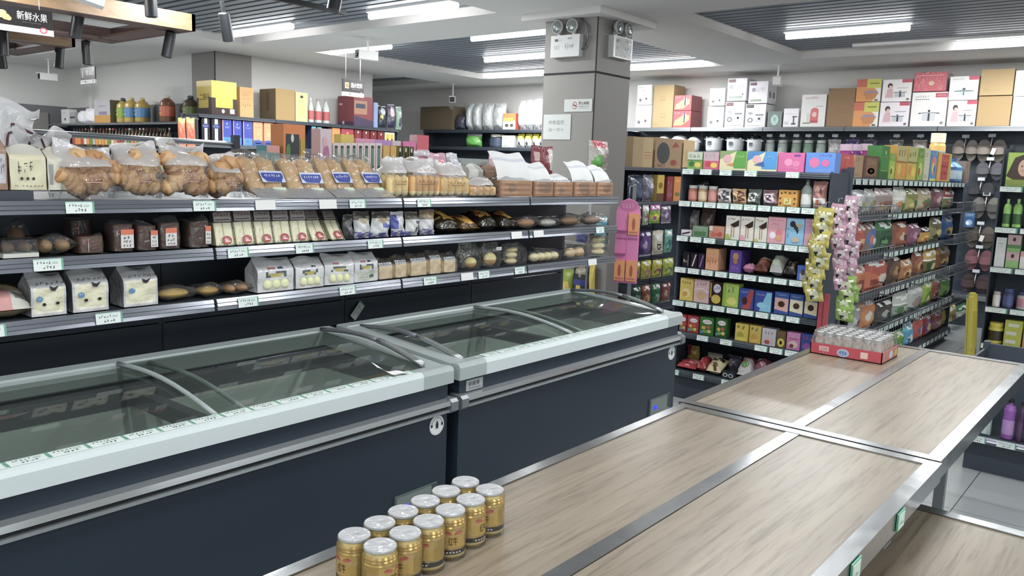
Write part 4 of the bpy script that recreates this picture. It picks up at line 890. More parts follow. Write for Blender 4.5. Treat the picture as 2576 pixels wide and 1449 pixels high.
sign((4.6, 10.73, 2.4), RX, .4, .2, '粮油区', 'small dark hanging sign with bottle picture near the left camera', [('r', .12, .4, .2, .75, 'b8b4a8'), ('e', .16, .78, .03, .06, 'b8b4a8')], 2)
sign((6.54, 8.0, 2.34), 0, .32, .2, '酒水饮料', 'small black hanging sign over the red gift case', [('r', .1, .45, .28, .8, 'a8824a'), ('e', .2, .62, .06, .12, '6a4a2c')], 3)
# ---- cameras
def camera_unit(loc, drop, rz, lab, s=1.0):
    t = thing('security_camera', lab, 'camera', loc, rz)
    MB().lathe([(.045, -.01), (.05, 0)], 14).lathe([(.012, -drop), (.012, -.01)], 8).obj('mount', 'white', t)
    z = -drop-.1
    m = MB().box(-.045, .045, -.13, .1, z, z+.09).box(-.05, .05, -.155, .1, z+.086, z+.096); m.obj('housing', 'white', t)
    MB().box(-.04, .04, -.133, -.13, z+.005, z+.085).obj('lens_plate', 'black', t)
    l = MB().lathe([(.022, 0), (.022, .012), (.015, .014), (.001, .01)], 14).obj('lens', 'spot', t); l.location = (0, -.131, z+.045); l.rotation_euler = (pi/2, 0, 0)
camera_unit((5.9, 6.97, ZS), .13, rad(-102), 'white security camera hanging from the ceiling above the bread shelves')
camera_unit((5.0, 12.95, ZS), .2, rad(-95), 'white security camera hanging at the far left')
camera_unit((9.62, 3.95, ZS), .14, rad(105), 'white security camera hanging above the rice cooker boxes')
camera_unit((9.84, 9.5, ZS), .2, rad(-50), 'small security camera above the wrapped plates')
# cable beside the first camera
# ---- notices and emergency lamps on the pillar
def notice(loc, rz, w, h, art, lab): 
    m = MB().box(-w/2, w/2, -.002, 0, 0, h, 'c4c8c4').art((-w/2, -.002, 0), (w, 0, 0), (0, 0, h), art, lift=.0004); o = m.obj('notice', 'paper'); o.location = loc; o.rotation_euler = (0, 0, rz); tag(o, lab, 'notice')
notice((5.797, 4.115, 2.045), RX, .29, .105, [('e', .38, .5, .085, .3, 'a83a44'), ('e', .38, .5, .068, .24, 'c4c8c4'), ('p', [(.31, .62), (.33, .68), (.45, .4), (.43, .34)], 'a83a44'), ('r', .33, .47, .43, .53, '3a3a3a'), ('t', '禁止吸烟', .52, .55, .25, '5a5450', .36), ('r', .52, .4, .88, .43, '8a847e'), ('r', .52, .25, .84, .28, 'a8a49e')], 'white no smoking notice on the pillar')
notice((5.797, 4.33, 1.81), RX, .295, .215, [('t', '内有监控', .2, .6, .17, '6a7676', .56), ('t', '偷一罚十', .2, .32, .14, '9aa4a4', .56)], 'grey paper notice with handwriting on the pillar')
def exit_lamp(loc, rz, lab, shiny):
    t = thing('emergency_lamp', lab, 'emergency lamp', loc, rz, 'twin-spot emergency lamps on the pillar')
    m = MB().box(-.15, .15, -.055, 0, 0, .18, 'd0d0ce')
    m.art((-.15, -.055, 0), (.3, 0, 0), (0, 0, .18), [('r', .14, .72, .26, .84, '3a3a3e'), ('s', .28, .74, .4, .82, 3, '8a8a8e', 1), ('s', .5, .3, .82, .62, 5, '9a90a8', 2), ('r', .12, .35, .3, .55, 'b8bab8'), ('r', .6, .8, .74, .86, '8a8a8e')]); m.obj('case', 'gloss', t)
    if shiny: MB().grid(lambda u, v: (-.12+.25*u, -.058-.006*noise.noise(Vector((u*6, v*6, 1))), .01+.16*v), 10, 8).obj('plastic_cover', 'clear2', t)
    for x, a in ((-.085, -.3), (.07, .25)):
        h = MB().lathe([(.001, -.02), (.04, -.015), (.056, .01), (.056, .025)], 16, col='c8cac8').obj('lamp_head', 'plastic', t); h.location = (x, -.04, .25); h.rotation_euler = (pi/2, a, 0)
        g = MB().lathe([(.052, .026), (.03, .034), (.001, .036)], 16).obj('lamp_lens', 'crystal', t); g.location = (x, -.04, .25); g.rotation_euler = (pi/2, a, 0)
        MB().box(x-.012, x+.012, -.035, -.012, .178, .22, 'c8cac8').obj('swivel', 'plastic', t)
exit_lamp((5.8, 4.245, 2.50), RX, 'twin-spot emergency lamp on the pillar face towards the bread', False)
exit_lamp((6.12, 3.955, 2.51), 0, 'twin-spot emergency lamp on the right pillar face with shiny cover', True)
MB().tube([(5.79, 4.12, 2.81), (5.775, 4.05, 2.75), (5.775, 4.03, 2.65), (5.78, 4.06, 2.57), (5.79, 4.1, 2.56)], .009, 6).obj('lamp_cable', 'graysteel', pil)
# ---- pouches hung behind the loaf end, before the pillar
o = place('snack_pouch', 'dark red snack pouch with pale pictures before the pillar', 'pouch', None, (4.1, 3.14, 1.397), 0, pouch(.22, .295, .06, '7a2430', [('r', .1, .7, .3, .9, 'c8a8a4'), ('r', .75, .5, .95, .95, 'd8d0cc'), ('e', .4, .5, .12, .1, 'c87a4a'), ('r', .6, .05, .75, .35, 'b8b4b0'), ('e', .35, .2, .12, .1, 'a84a44'), ('r', .8, .05, .95, .3, '4a4238')], 'foil', 2))
t = thing('wire_stand', 'thin wire stand behind the last loaves', 'stand', (4.78, 3.25, 0), 0)
MB().tube([(0, 0, .02), (0, 0, 1.6)], .008, 6).lathe([(.15, 0), (.15, .02), (.01, .025)], 14).obj('pole', 'graysteel', t)
place('snack_pouch', 'green bag with red top hung before the pillar', 'pouch', None, (4.82, 3.2, 1.56), 0, pouch(.24, .2, .07, 'b8b4ac', [('e', .4, .25, .3, .25, '5aa83c'), ('r', .15, .72, .85, 1, 'c04a58'), ('e', .7, .4, .2, .2, '9a8a84')], 'foil', 5))
# ---- pink card of lip balms hanging at the bread gondola end
t = thing('pink_display_card', 'tall pink hanging display card with orange packs at the bread shelf end', 'display card', (4.56, 2.80, 0), RX+rad(22))
m = MB().prism([(-.075, .83), (.08, .83), (.08, 1.30), (.055, 1.36), (0, 1.385), (-.05, 1.36), (-.075, 1.30)], -.006, .006, 'y', 'd46ea8')
m.art((-.075, -.006, .83), (.155, 0, 0), (0, 0, .55), [('e', .5, .92, .4, .07, 'b85a8c'), ('s', .25, .89, .75, .95, 4, 'e0a8c8', 1), ('r', .48, .0, .5, .85, 'b04a88'), ('r', .05, .52, .48, .54, 'b04a88'), ('r', .52, .52, .95, .54, 'b04a88')]); m.obj('card', 'gloss', t)
for i, (x, z) in enumerate(((.042, 1.15), (-.035, .845), (.042, .845))):
    MB().box(x-.034, x+.034, -.02, -.0065, z, z+.135, 'dc9048').art((x-.034, -.02, z), (.068, 0, 0), (0, 0, .135), [('e', .5, .5, .16, .3, 'a8482a'), ('r', .1, .08, .9, .16, 'c05a5a')]).obj('pack', 'gloss', t)
for z in (1.17, 1.02): MB().box(-.07, .0, -.03, -.0065, z, z+.008, 'b04a88').obj('card_pocket', 'gloss', t)
MB().tube([(0, 0, 1.38), (0, .02, 1.46), (0, .2, 1.46)], .004, 4).obj('hanging_wire', 'graysteel', t); MB().box(-.01, .01, .19, .23, 0, 1.47).obj('post', 'graysteel', t)
# yellow and black goods on the side of the pillar end
for i, (y, z, w, h, c, a, lab) in enumerate(((3.58, .504, .1, .3, '8a9a2c', [('e', .5, .5, .3, .2, 'c8a83a')], 'olive green pack hanging low behind the freezer'), (3.46, .504, .14, .34, '26262c', [('r', .3, .0, .55, .6, 'c8b03a'), ('r', 0, .55, 1, .7, '2a2c78'), ('e', .5, .88, .4, .1, '8a8468')], 'black, yellow and blue broom pack behind the freezer'), (3.36, .504, .05, .36, 'd0b838', [('r', .2, .1, .5, .3, '8a7a2c')], 'slim yellow pack standing behind the freezer corner'))):
    place('cleaning_pack', lab, 'pack', None, (5.0, y, z), RX, pouch(w, h, .04, c, a, 'gloss', i))
t = thing('pack_stand', 'grey stand holding the cleaning packs behind the freezer', 'stand', (5.05, 3.66, 0), RX); MB().box(0, .4, .0, .03, 0, 1.3).box(0, .4, -.06, 0, .47, .5).box(0, .4, -.06, 0, 1.0, 1.02).obj('panel', 'column', t)
place('cleaning_pack', 'teal sponge pack high behind the bread shelf end', 'pack', None, (4.98, 3.30, 1.022), RX, pouch(.1, .2, .05, '3a98a8', [('r', 0, .8, 1, 1, 'a8d0d4')], 'gloss', 8))
place('cleaning_pack', 'yellow handled brush pack behind the pastry', 'pack', None, (4.98, 3.45, 1.022), RX, pouch(.12, .2, .05, '3a4080', [('r', .1, .5, .3, 1, 'd0c050'), ('r', .7, .3, .9, 1, 'c8b848')], 'gloss', 9))
# ---- grey desk machine behind the snack bags
t = thing('desk_printer', 'grey desk machine with dark slot behind the snack bags', 'printer', (3.7, 3.28, 1.397), 0)
MB().prism([(0, 0), (.16, 0), (.16, .2), (.05, .2), (0, .15)], -.19, .19, 'x').obj('case', 'laptop', t); MB().box(-.15, .17, -.004, .0, .05, .1).obj('paper_slot', 'black', t); MB().box(-.17, .17, -.006, .0, .02, .03).obj('trim', 'graysteel', t)
# ---- hanging sachet strips at the candy shelf corner
def strip(loc, rz, n, w, h, base, c1, c2, lab, lean=0, name='sachet_strip'):
    t = thing(name, lab, 'sachet strip', loc, rz)
    for i in range(n):
        a = [('r', 0, .82, 1, .9, c1), ('e', .5, .42, .26, .24, c2), ('e', .35, .3, .12, .12, '2a2a24'), ('s', .15, .66, .85, .78, 5, 'e8e8d8', i)]
        k = ('sac', base, round(w, 3), i % 2); me = mc(k, lambda: pouch(w, h, .02, base, a, 'foil', i, 8, 8))
        o = link('sachet', me, t, (lean*i*.009+.008*sin(i*2), .012*sin(i*1.7), -h-h*i*.66)); o.rotation_euler = (.12*sin(i*2.3), .1*sin(i*3.1+n), .3*sin(i*1.9))
    MB().tube([(0, .01, 0), (0, .02, .03), (0, .08, .03)], .003, 4).obj('hook', 'graysteel', t)
strip((4.88, 1.655, 1.385), RX, 8, .1, .1, 'b0a440', 'c8c058', 'c8c8a8', 'strip of yellow sachets hanging nearest on the candy shelf corner', -.3)
strip((4.94, 1.70, 1.37), RX, 8, .08, .09, 'a0963a', 'b8b04e', 'b8b898', 'second strip of yellow sachets behind the first', -.4)
strip((4.93, 1.60, 1.41), RX, 8, .085, .09, 'b08598', 'c8a0b0', 'd0bcc4', 'strip of pink sachets beside the yellow ones', 1)
strip((4.98, 1.545, 1.46), RX, 7, .075, .1, 'b08c9c', 'c8a8b4', 'd0c0c6', 'strip of pink sachets hanging highest at the corner', .8)
strip((4.93, 1.50, .99), RX, 4, .11, .09, '80a040', '98b84a', 'c8d0a8', 'strip of green sachets hanging below the pink ones', 0)
strip((5.3, 2.695, 1.36), RX, 3, .05, .14, 'c8907a', 'd8b09a', 'dcc8bc', 'strip of pale orange sachets left of the candy shelf', .2)
strip((5.3, 2.695, .86), RX, 3, .05, .12, 'c8785a', 'd8a08a', 'dcb8a8', 'lower strip of orange sachets left of the candy shelf', -.3)
# ---- rice cookers and jugs on the back wall shelving
MB().box(.1, 2.5, .02, .36, 1.84, 1.86).obj('shelf_board', 'shelf', bw)
for y, w, h, lab, wh in ((4.97, .24, .26, 'white rice cooker with tall steel lid, left of three', 0), (4.67, .24, .245, 'white rice cooker with steel lid, middle of three', 0), (4.4, .2, .23, 'white rice cooker with domed lid, right of three', 0), (5.7, .18, .21, 'white lidded cooker peeking over the carton, leftmost', 1), (5.48, .24, .22, 'white lidded cooker peeking over the carton, middle', 1), (5.25, .18, .2, 'white lidded cooker peeking over the carton, rightmost', 1)):
    r = w/2*.92; hb = h*.68
    P = [('body', MB().lathe([(r*.86, 0), (r*.95, .02), (r, hb*.6), (r, hb)], 20, (0, r), col='bfc2c4').mesh('body', ['gloss']), (0, 0, 0)),
         ('lid', MB().lathe([(r*1.06, hb), (r*1.08, hb+.012), (r*.9, hb+h*.1), (r*.75, hb+h*.2), (r*.3, hb+h*.26), (.001, hb+h*.27)], 20, (0, r), col='c4c6c8' if not wh else 'e2e2e0').mesh('lid', ['gloss' if wh else 'chrome']), (0, 0, 0)),
         ('knob', MB().lathe([(.02, hb+h*.26), (.025, hb+h*.3), (.001, hb+h*.32)], 10, (0, r), col='5a5c60').mesh('knob', ['plastic']), (0, 0, 0)),
         ('control_panel', MB().art((-r*.35, -.003, hb*.35), (r*.5, 0, 0), (0, 0, hb*.4), [('r', 0, .3, 1, 1, '5a5e60'), ('r', .1, .7, .9, .9, '3a3c40'), ('r', 0, .05, .9, .15, '8a8c90')]).mesh('control_panel', ['gloss']), (0, 0, 0))]
    for s in (-1, 1): P.append(('handle', MB().box(s*r-.02, s*r+.02, r-.025, r+.025, hb*.86, hb*.95, 'd0d2d4').mesh('handle', ['plastic']), (0, 0, 0)))
    place('rice_cooker', lab, 'rice cooker', 'rice cookers on the back wall', (10.04, y, 1.862), RX, parts=P)
jug_c = [('a8b4ac', 'jug'), ('9aa49c', 'jug'), ('7a8a7c', 'jug'), ('6a8a70', 'jug'), ('8a968e', 'jug'), ('9a9494', 'bag'), ('4a3a6a', 'bag'), ('4a4458', 'bag'), ('6a6a64', 'bag'), ('8a8078', 'bag')]
hk = MB().tube([(0, .0, 0), (0, -.12, 0), (0, -.14, .02)], .004, 4, 'c8c8c8').box(-.035, .035, -.145, -.14, .015, .05, 'c8ccd0').mesh('peg_hook', ['plastic'])
for i, y in enumerate((4.237, 4.069, 3.891, 3.741, 3.583, 3.415, 3.205, 3.001, 2.714, 2.46)):
    c, k = jug_c[i]; link('peg_hook', hk, bw, (6.25-y, .345, 2.045))
    me = jar(.06, .17, 'b8bcb8', c, c, 'gloss') if k == 'jug' else pouch(.15, .2, .06, c, [('e', .5, .5, .3, .25, 'b0a8a8')], 'foil', i)
    place('glass_jug' if k == 'jug' else 'hanging_pack', ('grey green glass jug hanging under the boxed cookware, %s' if k == 'jug' else 'dark film pack hanging under the boxed cookware, %s') % ['leftmost', 'second from left', 'third from left', 'fourth from left', 'fifth from left', 'sixth from left', 'seventh from left', 'eighth from left', 'ninth from left', 'tenth from left'][i], 'jug' if k == 'jug' else 'pack', 'hanging goods on the back wall pegs', (10.18, y, 1.85 if k == 'jug' else 1.83), RX, me)
# ---- slippers on pegs
def slipper_parts(w, h, c, c2):
    P = []
    for s in (-1, 1):
        n = 18; ow = w*.24
        pts = [(s*w*.26+ow*cos(2*pi*i/n)*(1+.12*sin(2*pi*i/n)), h*.5+h*.49*sin(2*pi*i/n)) for i in range(n)]
        P.append(('sole', MB().prism(pts, .03, .055, 'y', c2).mesh('sole', ['plastic']), (0, 0, 0)))
        b = MB().grid(lambda u, v: (s*w*.26+ow*1.08*cos(pi*u), .03-.055*sin(pi*u), h*.42+h*.34*v-.02*sin(pi*u)), 10, 3, c); P.append(('strap', b.mesh('strap', ['cloth']), (0, 0, 0)))
    P.append(('tie', MB().tube([(0, .0, h*.55), (0, -.03, h*.7), (0, .0, h*.98)], .005, 4, 'd8d8d4').mesh('tie', ['plastic']), (0, 0, 0)))
    return P
for i, (y, z, w, h, c, c2, lab, tg) in enumerate(((2.0, 1.80, .25, .24, '8a8078', '6a625a', 'beige brown slippers hanging beside the yellow can', 0), (1.745, 1.79, .28, .26, '948a7e', '5a544c', 'beige slippers with white tag, top row', 1), (1.735, 1.6, .27, .2, '6a6a6e', '5a5a60', 'grey slippers with pale tie under the beige pair', 0), (1.8, 1.38, .26, .2, '4a4a4e', '3c3c40', 'dark grey slippers below the grey pair', 0), (1.73, 1.18, .28, .24, '5c5a58', '7a7670', 'grey open slippers with pale rim', 0), (1.755, .85, .28, .25, '5a5048', '6a6258', 'brown slippers with pale rim and tag', 1), (1.74, .6, .27, .24, '8a5a60', '7a4e56', 'dusty pink slippers on the back wall pegs', 0), (1.745, .33, .28, .24, '5a4648', '4a3c40', 'dark brown slippers near the floor', 0), (1.76, .12, .25, .17, '8a5a60', '6a3c40', 'pink slippers hanging lowest', 0))):
    P = slipper_parts(w, h, c, c2)
    if tg: P.append(('tag', MB().box(-.02, .02, -.045, -.043, h*.35, h*.62, 'd8d8d4').mesh('tag', ['paper']), (0, 0, 0), (0, rad(14), 0)))
    place('slippers', lab, 'slippers', 'slippers on the back wall pegs', (10.22, y, z), RX, parts=P); link('peg_hook', hk, bw, (6.25-y, .345, z+h))
place('blue_box', 'small blue box hanging among the slippers', 'box', None, (10.2, 1.87, 1.08), RX, carton(.1, .16, .05, '2c5484', ga(0, 3, '3a6a9a', '8ab0d0', 'w')))
# ---- yellow folding floor sign leaning on the toiletries shelving
t = thing('floor_sign', 'folded yellow floor sign leaning against the toiletries shelving', 'floor sign', (8.12, 1.345, 0), 0)
o = MB().box(-.14, .14, -.012, .012, 0, .58, 'c8b82c').box(-.1, .1, -.02, -.012, .1, .45, 'b8a826').obj('panel', 'plastic', t); o.rotation_euler = (rad(-4), 0, 0)
o = MB().box(-.14, .14, .014, .03, 0, .56, 'bfae28').obj('panel', 'plastic', t); o.rotation_euler = (rad(-4), 0, 0)
MB().box(-.05, .05, .03, .07, .56, .6, 'c8b82c').obj('hinge', 'plastic', t)
# ================================================================ GOODS ON THE SHELVES
put_rows([
 ('twist', 'bread_bag', 'bread', 1.158, 2.7, 1.402, 0.185, 0.144, 'bag of twisted golden rolls, leftmost of four', dict(s=1)),
 ('twist', 'bread_bag', 'bread', 1.329, 2.7, 1.402, 0.152, 0.154, 'clear bag of twisted golden rolls, second of four', dict(s=2)),
 ('twist', 'bread_bag', 'bread', 1.497, 2.7, 1.402, 0.167, 0.16, 'clear bag of twisted golden rolls, third of four', dict(s=3)),
 ('twist', 'bread_bag', 'bread', 1.653, 2.7, 1.402, 0.12, 0.13, 'small clear bag of twisted rolls beside the long loaves', dict(s=4)),
 ('longloaf', 'long_loaf_pack', 'bread', 1.827, 2.7, 1.402, 0.167, 0.157, 'leaning pack of long loaves with blue label, first of four', dict(s=5,sh_=.75)),
 ('longloaf', 'long_loaf_pack', 'bread', 2, 2.7, 1.402, 0.169, 0.152, 'upright pack of long loaves with blue label, second of four', dict(s=6,sh_=.6)),
 ('longloaf', 'long_loaf_pack', 'bread', 2.173, 2.7, 1.402, 0.145, 0.16, 'leaning pack of long loaves with blue label, third of four', dict(s=7,sh_=.75)),
 ('longloaf', 'long_loaf_pack', 'bread', 2.332, 2.7, 1.402, 0.156, 0.162, 'leaning pack of long loaves with blue label, last of four', dict(s=8,sh_=.75)),
 ('fingers', 'bread_bag', 'bread', 2.481, 2.7, 1.402, 0.123, 0.149, 'bag of pale finger rolls beside the long loaves', dict(s=9,n=3,c='e0c078')),
 ('fingers', 'bread_bag', 'bread', 2.647, 2.7, 1.402, 0.188, 0.153, 'wide bag of golden finger rolls', dict(s=10,n=5,c='cf9c58')),
 ('fingers', 'bread_bag', 'bread', 2.848, 2.7, 1.402, 0.193, 0.144, 'bag of pale finger rolls with brown print', dict(s=11,n=4,c='d9b36a')),
 ('fingers', 'bread_bag', 'bread', 3.051, 2.7, 1.402, 0.191, 0.08, 'low bag of small crusty rolls before the loaves', dict(s=12,n=4,c='d0a468')),
 ('loaf', 'wrapped_loaf', 'bread', 3.305, 2.7, 1.402, 0.268, 0.227, 'brown block loaf with tall white folded wrapper, leftmost of five', dict(s=13,hb=.082)),
 ('loaf', 'wrapped_loaf', 'bread', 3.535, 2.7, 1.402, 0.17, 0.181, 'brown block loaf with white folded wrapper, second of five', dict(s=14,hb=.078)),
 ('loaf', 'wrapped_loaf', 'bread', 3.718, 2.7, 1.402, 0.174, 0.121, 'brown block loaf with low flat wrapper, third of five', dict(s=15,hb=.078)),
 ('loaf', 'wrapped_loaf', 'bread', 3.932, 2.7, 1.402, 0.223, 0.199, 'brown block loaf with white folded wrapper, fourth of five', dict(s=16,hb=.08)),
 ('loaf', 'wrapped_loaf', 'bread', 4.138, 2.7, 1.402, 0.173, 0.179, 'brown block loaf with slanting wrapper, rightmost of five', dict(s=17,hb=.08)),
], 0, 'on the top bread shelf', 'bread bags on the top shelf')
put_rows([
 ('gusset', 'toast_bag', 'bread', 0.893, 2.73, 1.432, 0.063, 0.154, 'brown toast bag cut by the left edge', dict(b='a8836a',a=[('r',.55,.1,.95,.7,'c9c9cc')],o=[('s',.6,.2,.9,.6,3,'8a8f9c',3)],d=.11,hb=.8,m='gloss')),
 ('gusset', 'toast_bag', 'bread', 0.982, 2.73, 1.432, 0.101, 0.131, 'cream toast bag with black brush lettering', dict(b='ddd8b4',a=[('r',.0,.8,1,1,'d5d2c4')],o=[('s',.2,.36,.66,.66,3,'3a2c2c',4),('e',.3,.26,.04,.035,'3a2c2c'),('e',.46,.26,.04,.035,'3a2c2c'),('e',.62,.26,.04,.035,'3a2c2c'),('s',.1,.06,.2,.12,2,'5a4a3a',2),('s',.3,.07,.9,.11,6,'8a6a5a',2)],d=.1,hb=.76,m='gloss')),
 ('gusset', 'toast_bag', 'bread', 1.064, 2.73, 1.432, 0.054, 0.126, 'cream toast bag half hidden behind the twisted rolls', dict(b='d5d0bc',a=[('r',.05,.1,.3,.6,'9a9a98')],d=.1,hb=.76,m='gloss')),
], 0, 'on the top bread shelf', 'bread bags on the top shelf')
put_rows([
 ('gusset', 'toast_bag', 'bread', 3.149, 2.86, 1.402, 0.11, 0.157, 'white toast pack with blue lettering', dict(b='d9d9d0',o=[('s',.15,.3,.85,.6,3,'2f3f7a',3)],d=.08,hb=.85,m='gloss')),
 ('gusset', 'toast_bag', 'bread', 3.28, 2.86, 1.402, 0.132, 0.154, 'brown toast pack with violet lettering', dict(b='a9836a',o=[('s',.15,.3,.85,.6,3,'3f3a6a',5)],d=.08,hb=.85,m='gloss')),
], 0, 'behind the finger rolls', 'bread bags on the top shelf')
put_rows([
 ('tray', 'pastry_tray', 'bread', 0.939, 2.695, 1.23, 0.098, 0.058, 'clear lidded tray with white base at the left edge', dict(s=1,n=2,c='7a5a3a')),
 ('pastry', 'pastry_pack', 'bread', 1.049, 2.695, 1.23, 0.105, 0.053, 'crumpled film pack of brown pastry', dict(s=2,c='a8804a',n=2)),
 ('dark', 'loaf_pack', 'bread', 1.15, 2.695, 1.23, 0.082, 0.061, 'low brown loaf in dark film without label', dict(s=3,c='5a3826',lw=.02)),
 ('dark', 'loaf_pack', 'bread', 1.252, 2.695, 1.23, 0.071, 0.103, 'chocolate loaf with wide orange and white label', dict(s=4,lw=.6,lx=-.2)),
 ('dark', 'loaf_pack', 'bread', 1.331, 2.695, 1.23, 0.073, 0.094, 'chocolate loaf with narrow orange and white label', dict(s=5,lw=.34,lx=.1)),
 ('dark', 'loaf_pack', 'bread', 1.414, 2.695, 1.23, 0.078, 0.103, 'chocolate loaf with orange label in shiny film', dict(s=6,lw=.52,lx=-.3)),
 ('dark', 'loaf_pack', 'bread', 1.522, 2.695, 1.23, 0.082, 0.106, 'chocolate loaf with small label next to the sandwiches', dict(s=7,lw=.26,lx=.2)),
 ('sandwich', 'sandwich_pack', 'sandwich', 1.62, 2.695, 1.23, 0.075, 0.13, 'cream sandwich pack with red round emblem, first of seven', dict(s=1)),
 ('sandwich', 'sandwich_pack', 'sandwich', 1.703, 2.695, 1.23, 0.077, 0.133, 'cream sandwich pack with red round emblem, second of seven', dict(s=2)),
 ('sandwich', 'sandwich_pack', 'sandwich', 1.787, 2.695, 1.23, 0.075, 0.131, 'cream sandwich pack with red round emblem, third of seven', dict(s=3)),
 ('sandwich', 'sandwich_pack', 'sandwich', 1.868, 2.695, 1.23, 0.076, 0.13, 'cream sandwich pack with red round emblem, fourth of seven', dict(s=4)),
 ('sandwich', 'sandwich_pack', 'sandwich', 1.949, 2.695, 1.23, 0.075, 0.129, 'cream sandwich pack with red round emblem, fifth of seven', dict(s=5)),
 ('sandwich', 'sandwich_pack', 'sandwich', 2.042, 2.695, 1.23, 0.071, 0.123, 'tilted cream sandwich pack with red emblem, sixth of seven', dict(s=6,sh_=.4)),
 ('sandwich', 'sandwich_pack', 'sandwich', 2.132, 2.695, 1.23, 0.062, 0.121, 'tilted cream sandwich pack with red emblem, last of seven', dict(s=7,sh_=.4)),
 ('pouch', 'snack_pouch', 'pouch', 2.195, 2.695, 1.23, 0.049, 0.103, 'dark standing pouch right after the sandwiches', dict(b='4a4c48',a=[('r',.2,.3,.8,.7,'6a6a6a'),('s',.3,.35,.7,.5,3,'a0a0b0',2)],d=.04,s=1)),
 ('pouch', 'snack_pouch', 'pouch', 2.271, 2.695, 1.23, 0.085, 0.114, 'white pouch with violet speckled foot, first of five', dict(b='d2d4d6',a=[('r',0,.7,1,1,'5a564e'),('e',.5,.68,.3,.1,'b5a88e'),('s',0,0,1,.26,9,'6a66a8',2)],d=.045,s=2)),
 ('pouch', 'snack_pouch', 'pouch', 2.376, 2.695, 1.23, 0.103, 0.112, 'white pouch with violet speckled foot, second of five', dict(b='d2d4d6',a=[('r',0,.74,1,1,'5a564e'),('e',.5,.68,.34,.1,'b5a07e'),('s',0,0,1,.2,9,'6a66a8',3),('s',.5,.4,.9,.55,4,'5a6ab0',3)],d=.045,s=3)),
 ('pouch', 'snack_pouch', 'pouch', 2.475, 2.695, 1.23, 0.076, 0.11, 'white pouch with dark blue stripe, third of five', dict(b='d8dade',a=[('r',0,.3,.34,.9,'3a4aa8'),('s',0,0,1,.26,9,'6a66a8',4)],d=.045,s=4)),
 ('pouch', 'snack_pouch', 'pouch', 2.562, 2.695, 1.23, 0.079, 0.108, 'white pouch with black text, fourth of five', dict(b='d2d4d0',a=[('r',0,.7,1,1,'6a665a'),('s',.55,.2,.9,.6,4,'555560',4),('s',0,0,.6,.2,9,'6a66a8',4)],d=.045,s=5)),
 ('pouch', 'snack_pouch', 'pouch', 2.658, 2.695, 1.23, 0.093, 0.116, 'white pouch with violet speckled foot, last of five', dict(b='d6d6d8',a=[('r',0,.62,1,1,'8a7a66'),('e',.5,.8,.35,.12,'a8906a'),('s',0,0,1,.26,9,'7a72b0',6)],d=.045,s=6)),
 ('flat', 'pastry_pack', 'bread', 2.793, 2.695, 1.23, 0.146, 0.076, 'black and yellow pastry pack leaning, leftmost of four', dict(b='2a2416',a=[('p',[(.35,.25),(.95,.25),(.8,.95),(.3,.95)],'d9a528'),('s',.05,.3,.3,.7,4,'a88a3a',2)],l=.16,up=24,s=1)),
 ('flat', 'pastry_pack', 'bread', 2.942, 2.695, 1.23, 0.135, 0.059, 'black and yellow pastry pack leaning, second of four', dict(b='5a4018',a=[('p',[(.2,.1),(.98,.15),(.9,.75),(.2,.8)],'d39a24'),('r',.3,.5,.6,.8,'8a3f24')],l=.15,up=18,s=2)),
 ('flat', 'pastry_pack', 'bread', 3.087, 2.695, 1.23, 0.137, 0.075, 'black and yellow pastry pack leaning, third of four', dict(b='241f14',a=[('p',[(.2,.3),(.98,.25),(.8,.95),(.2,.95)],'d7a02a'),('r',.15,.45,.5,.65,'8a4a24')],l=.16,up=22,s=3)),
 ('flat', 'pastry_pack', 'bread', 3.242, 2.695, 1.23, 0.148, 0.071, 'black and yellow pastry pack leaning, rightmost of four', dict(b='241f14',a=[('p',[(.25,.3),(.98,.25),(.8,.95),(.3,.95)],'d9a52c'),('e',.4,.55,.2,.15,'8a4a24')],l=.16,up=22,s=4)),
 ('pastry', 'pastry_pack', 'bread', 3.425, 2.695, 1.23, 0.178, 0.063, 'film pack of one brown crusty roll', dict(s=5,c='b07a48')),
 ('pastry', 'pastry_pack', 'bread', 3.62, 2.695, 1.23, 0.183, 0.052, 'flat pale pastry in loose film', dict(s=6,c='c9c4b4')),
 ('pastry', 'pastry_pack', 'bread', 3.829, 2.695, 1.23, 0.204, 0.063, 'brown pastry in shiny film near the shelf end', dict(s=7,c='9a7248')),
 ('pastry', 'pastry_pack', 'bread', 4.057, 2.695, 1.23, 0.22, 0.065, 'pale brown pastry in shiny film at the shelf end', dict(s=8,c='a88a72')),
], 0, 'on the middle bread shelf', 'packed bread on the middle shelf')
put_rows([
 ('pastry', 'pastry_pack', 'bread', 0.997, 2.84, 1.23, 0.055, 0.091, 'dark pastry pack with orange filling', dict(s=9,c='8a5a24')),
 ('dark', 'loaf_pack', 'bread', 1.18, 2.84, 1.23, 0.077, 0.109, 'dark loaf in clear film behind the low loaf', dict(s=10,c='3a2a22',lw=.02)),
], 0, 'on the middle bread shelf', 'packed bread on the middle shelf')
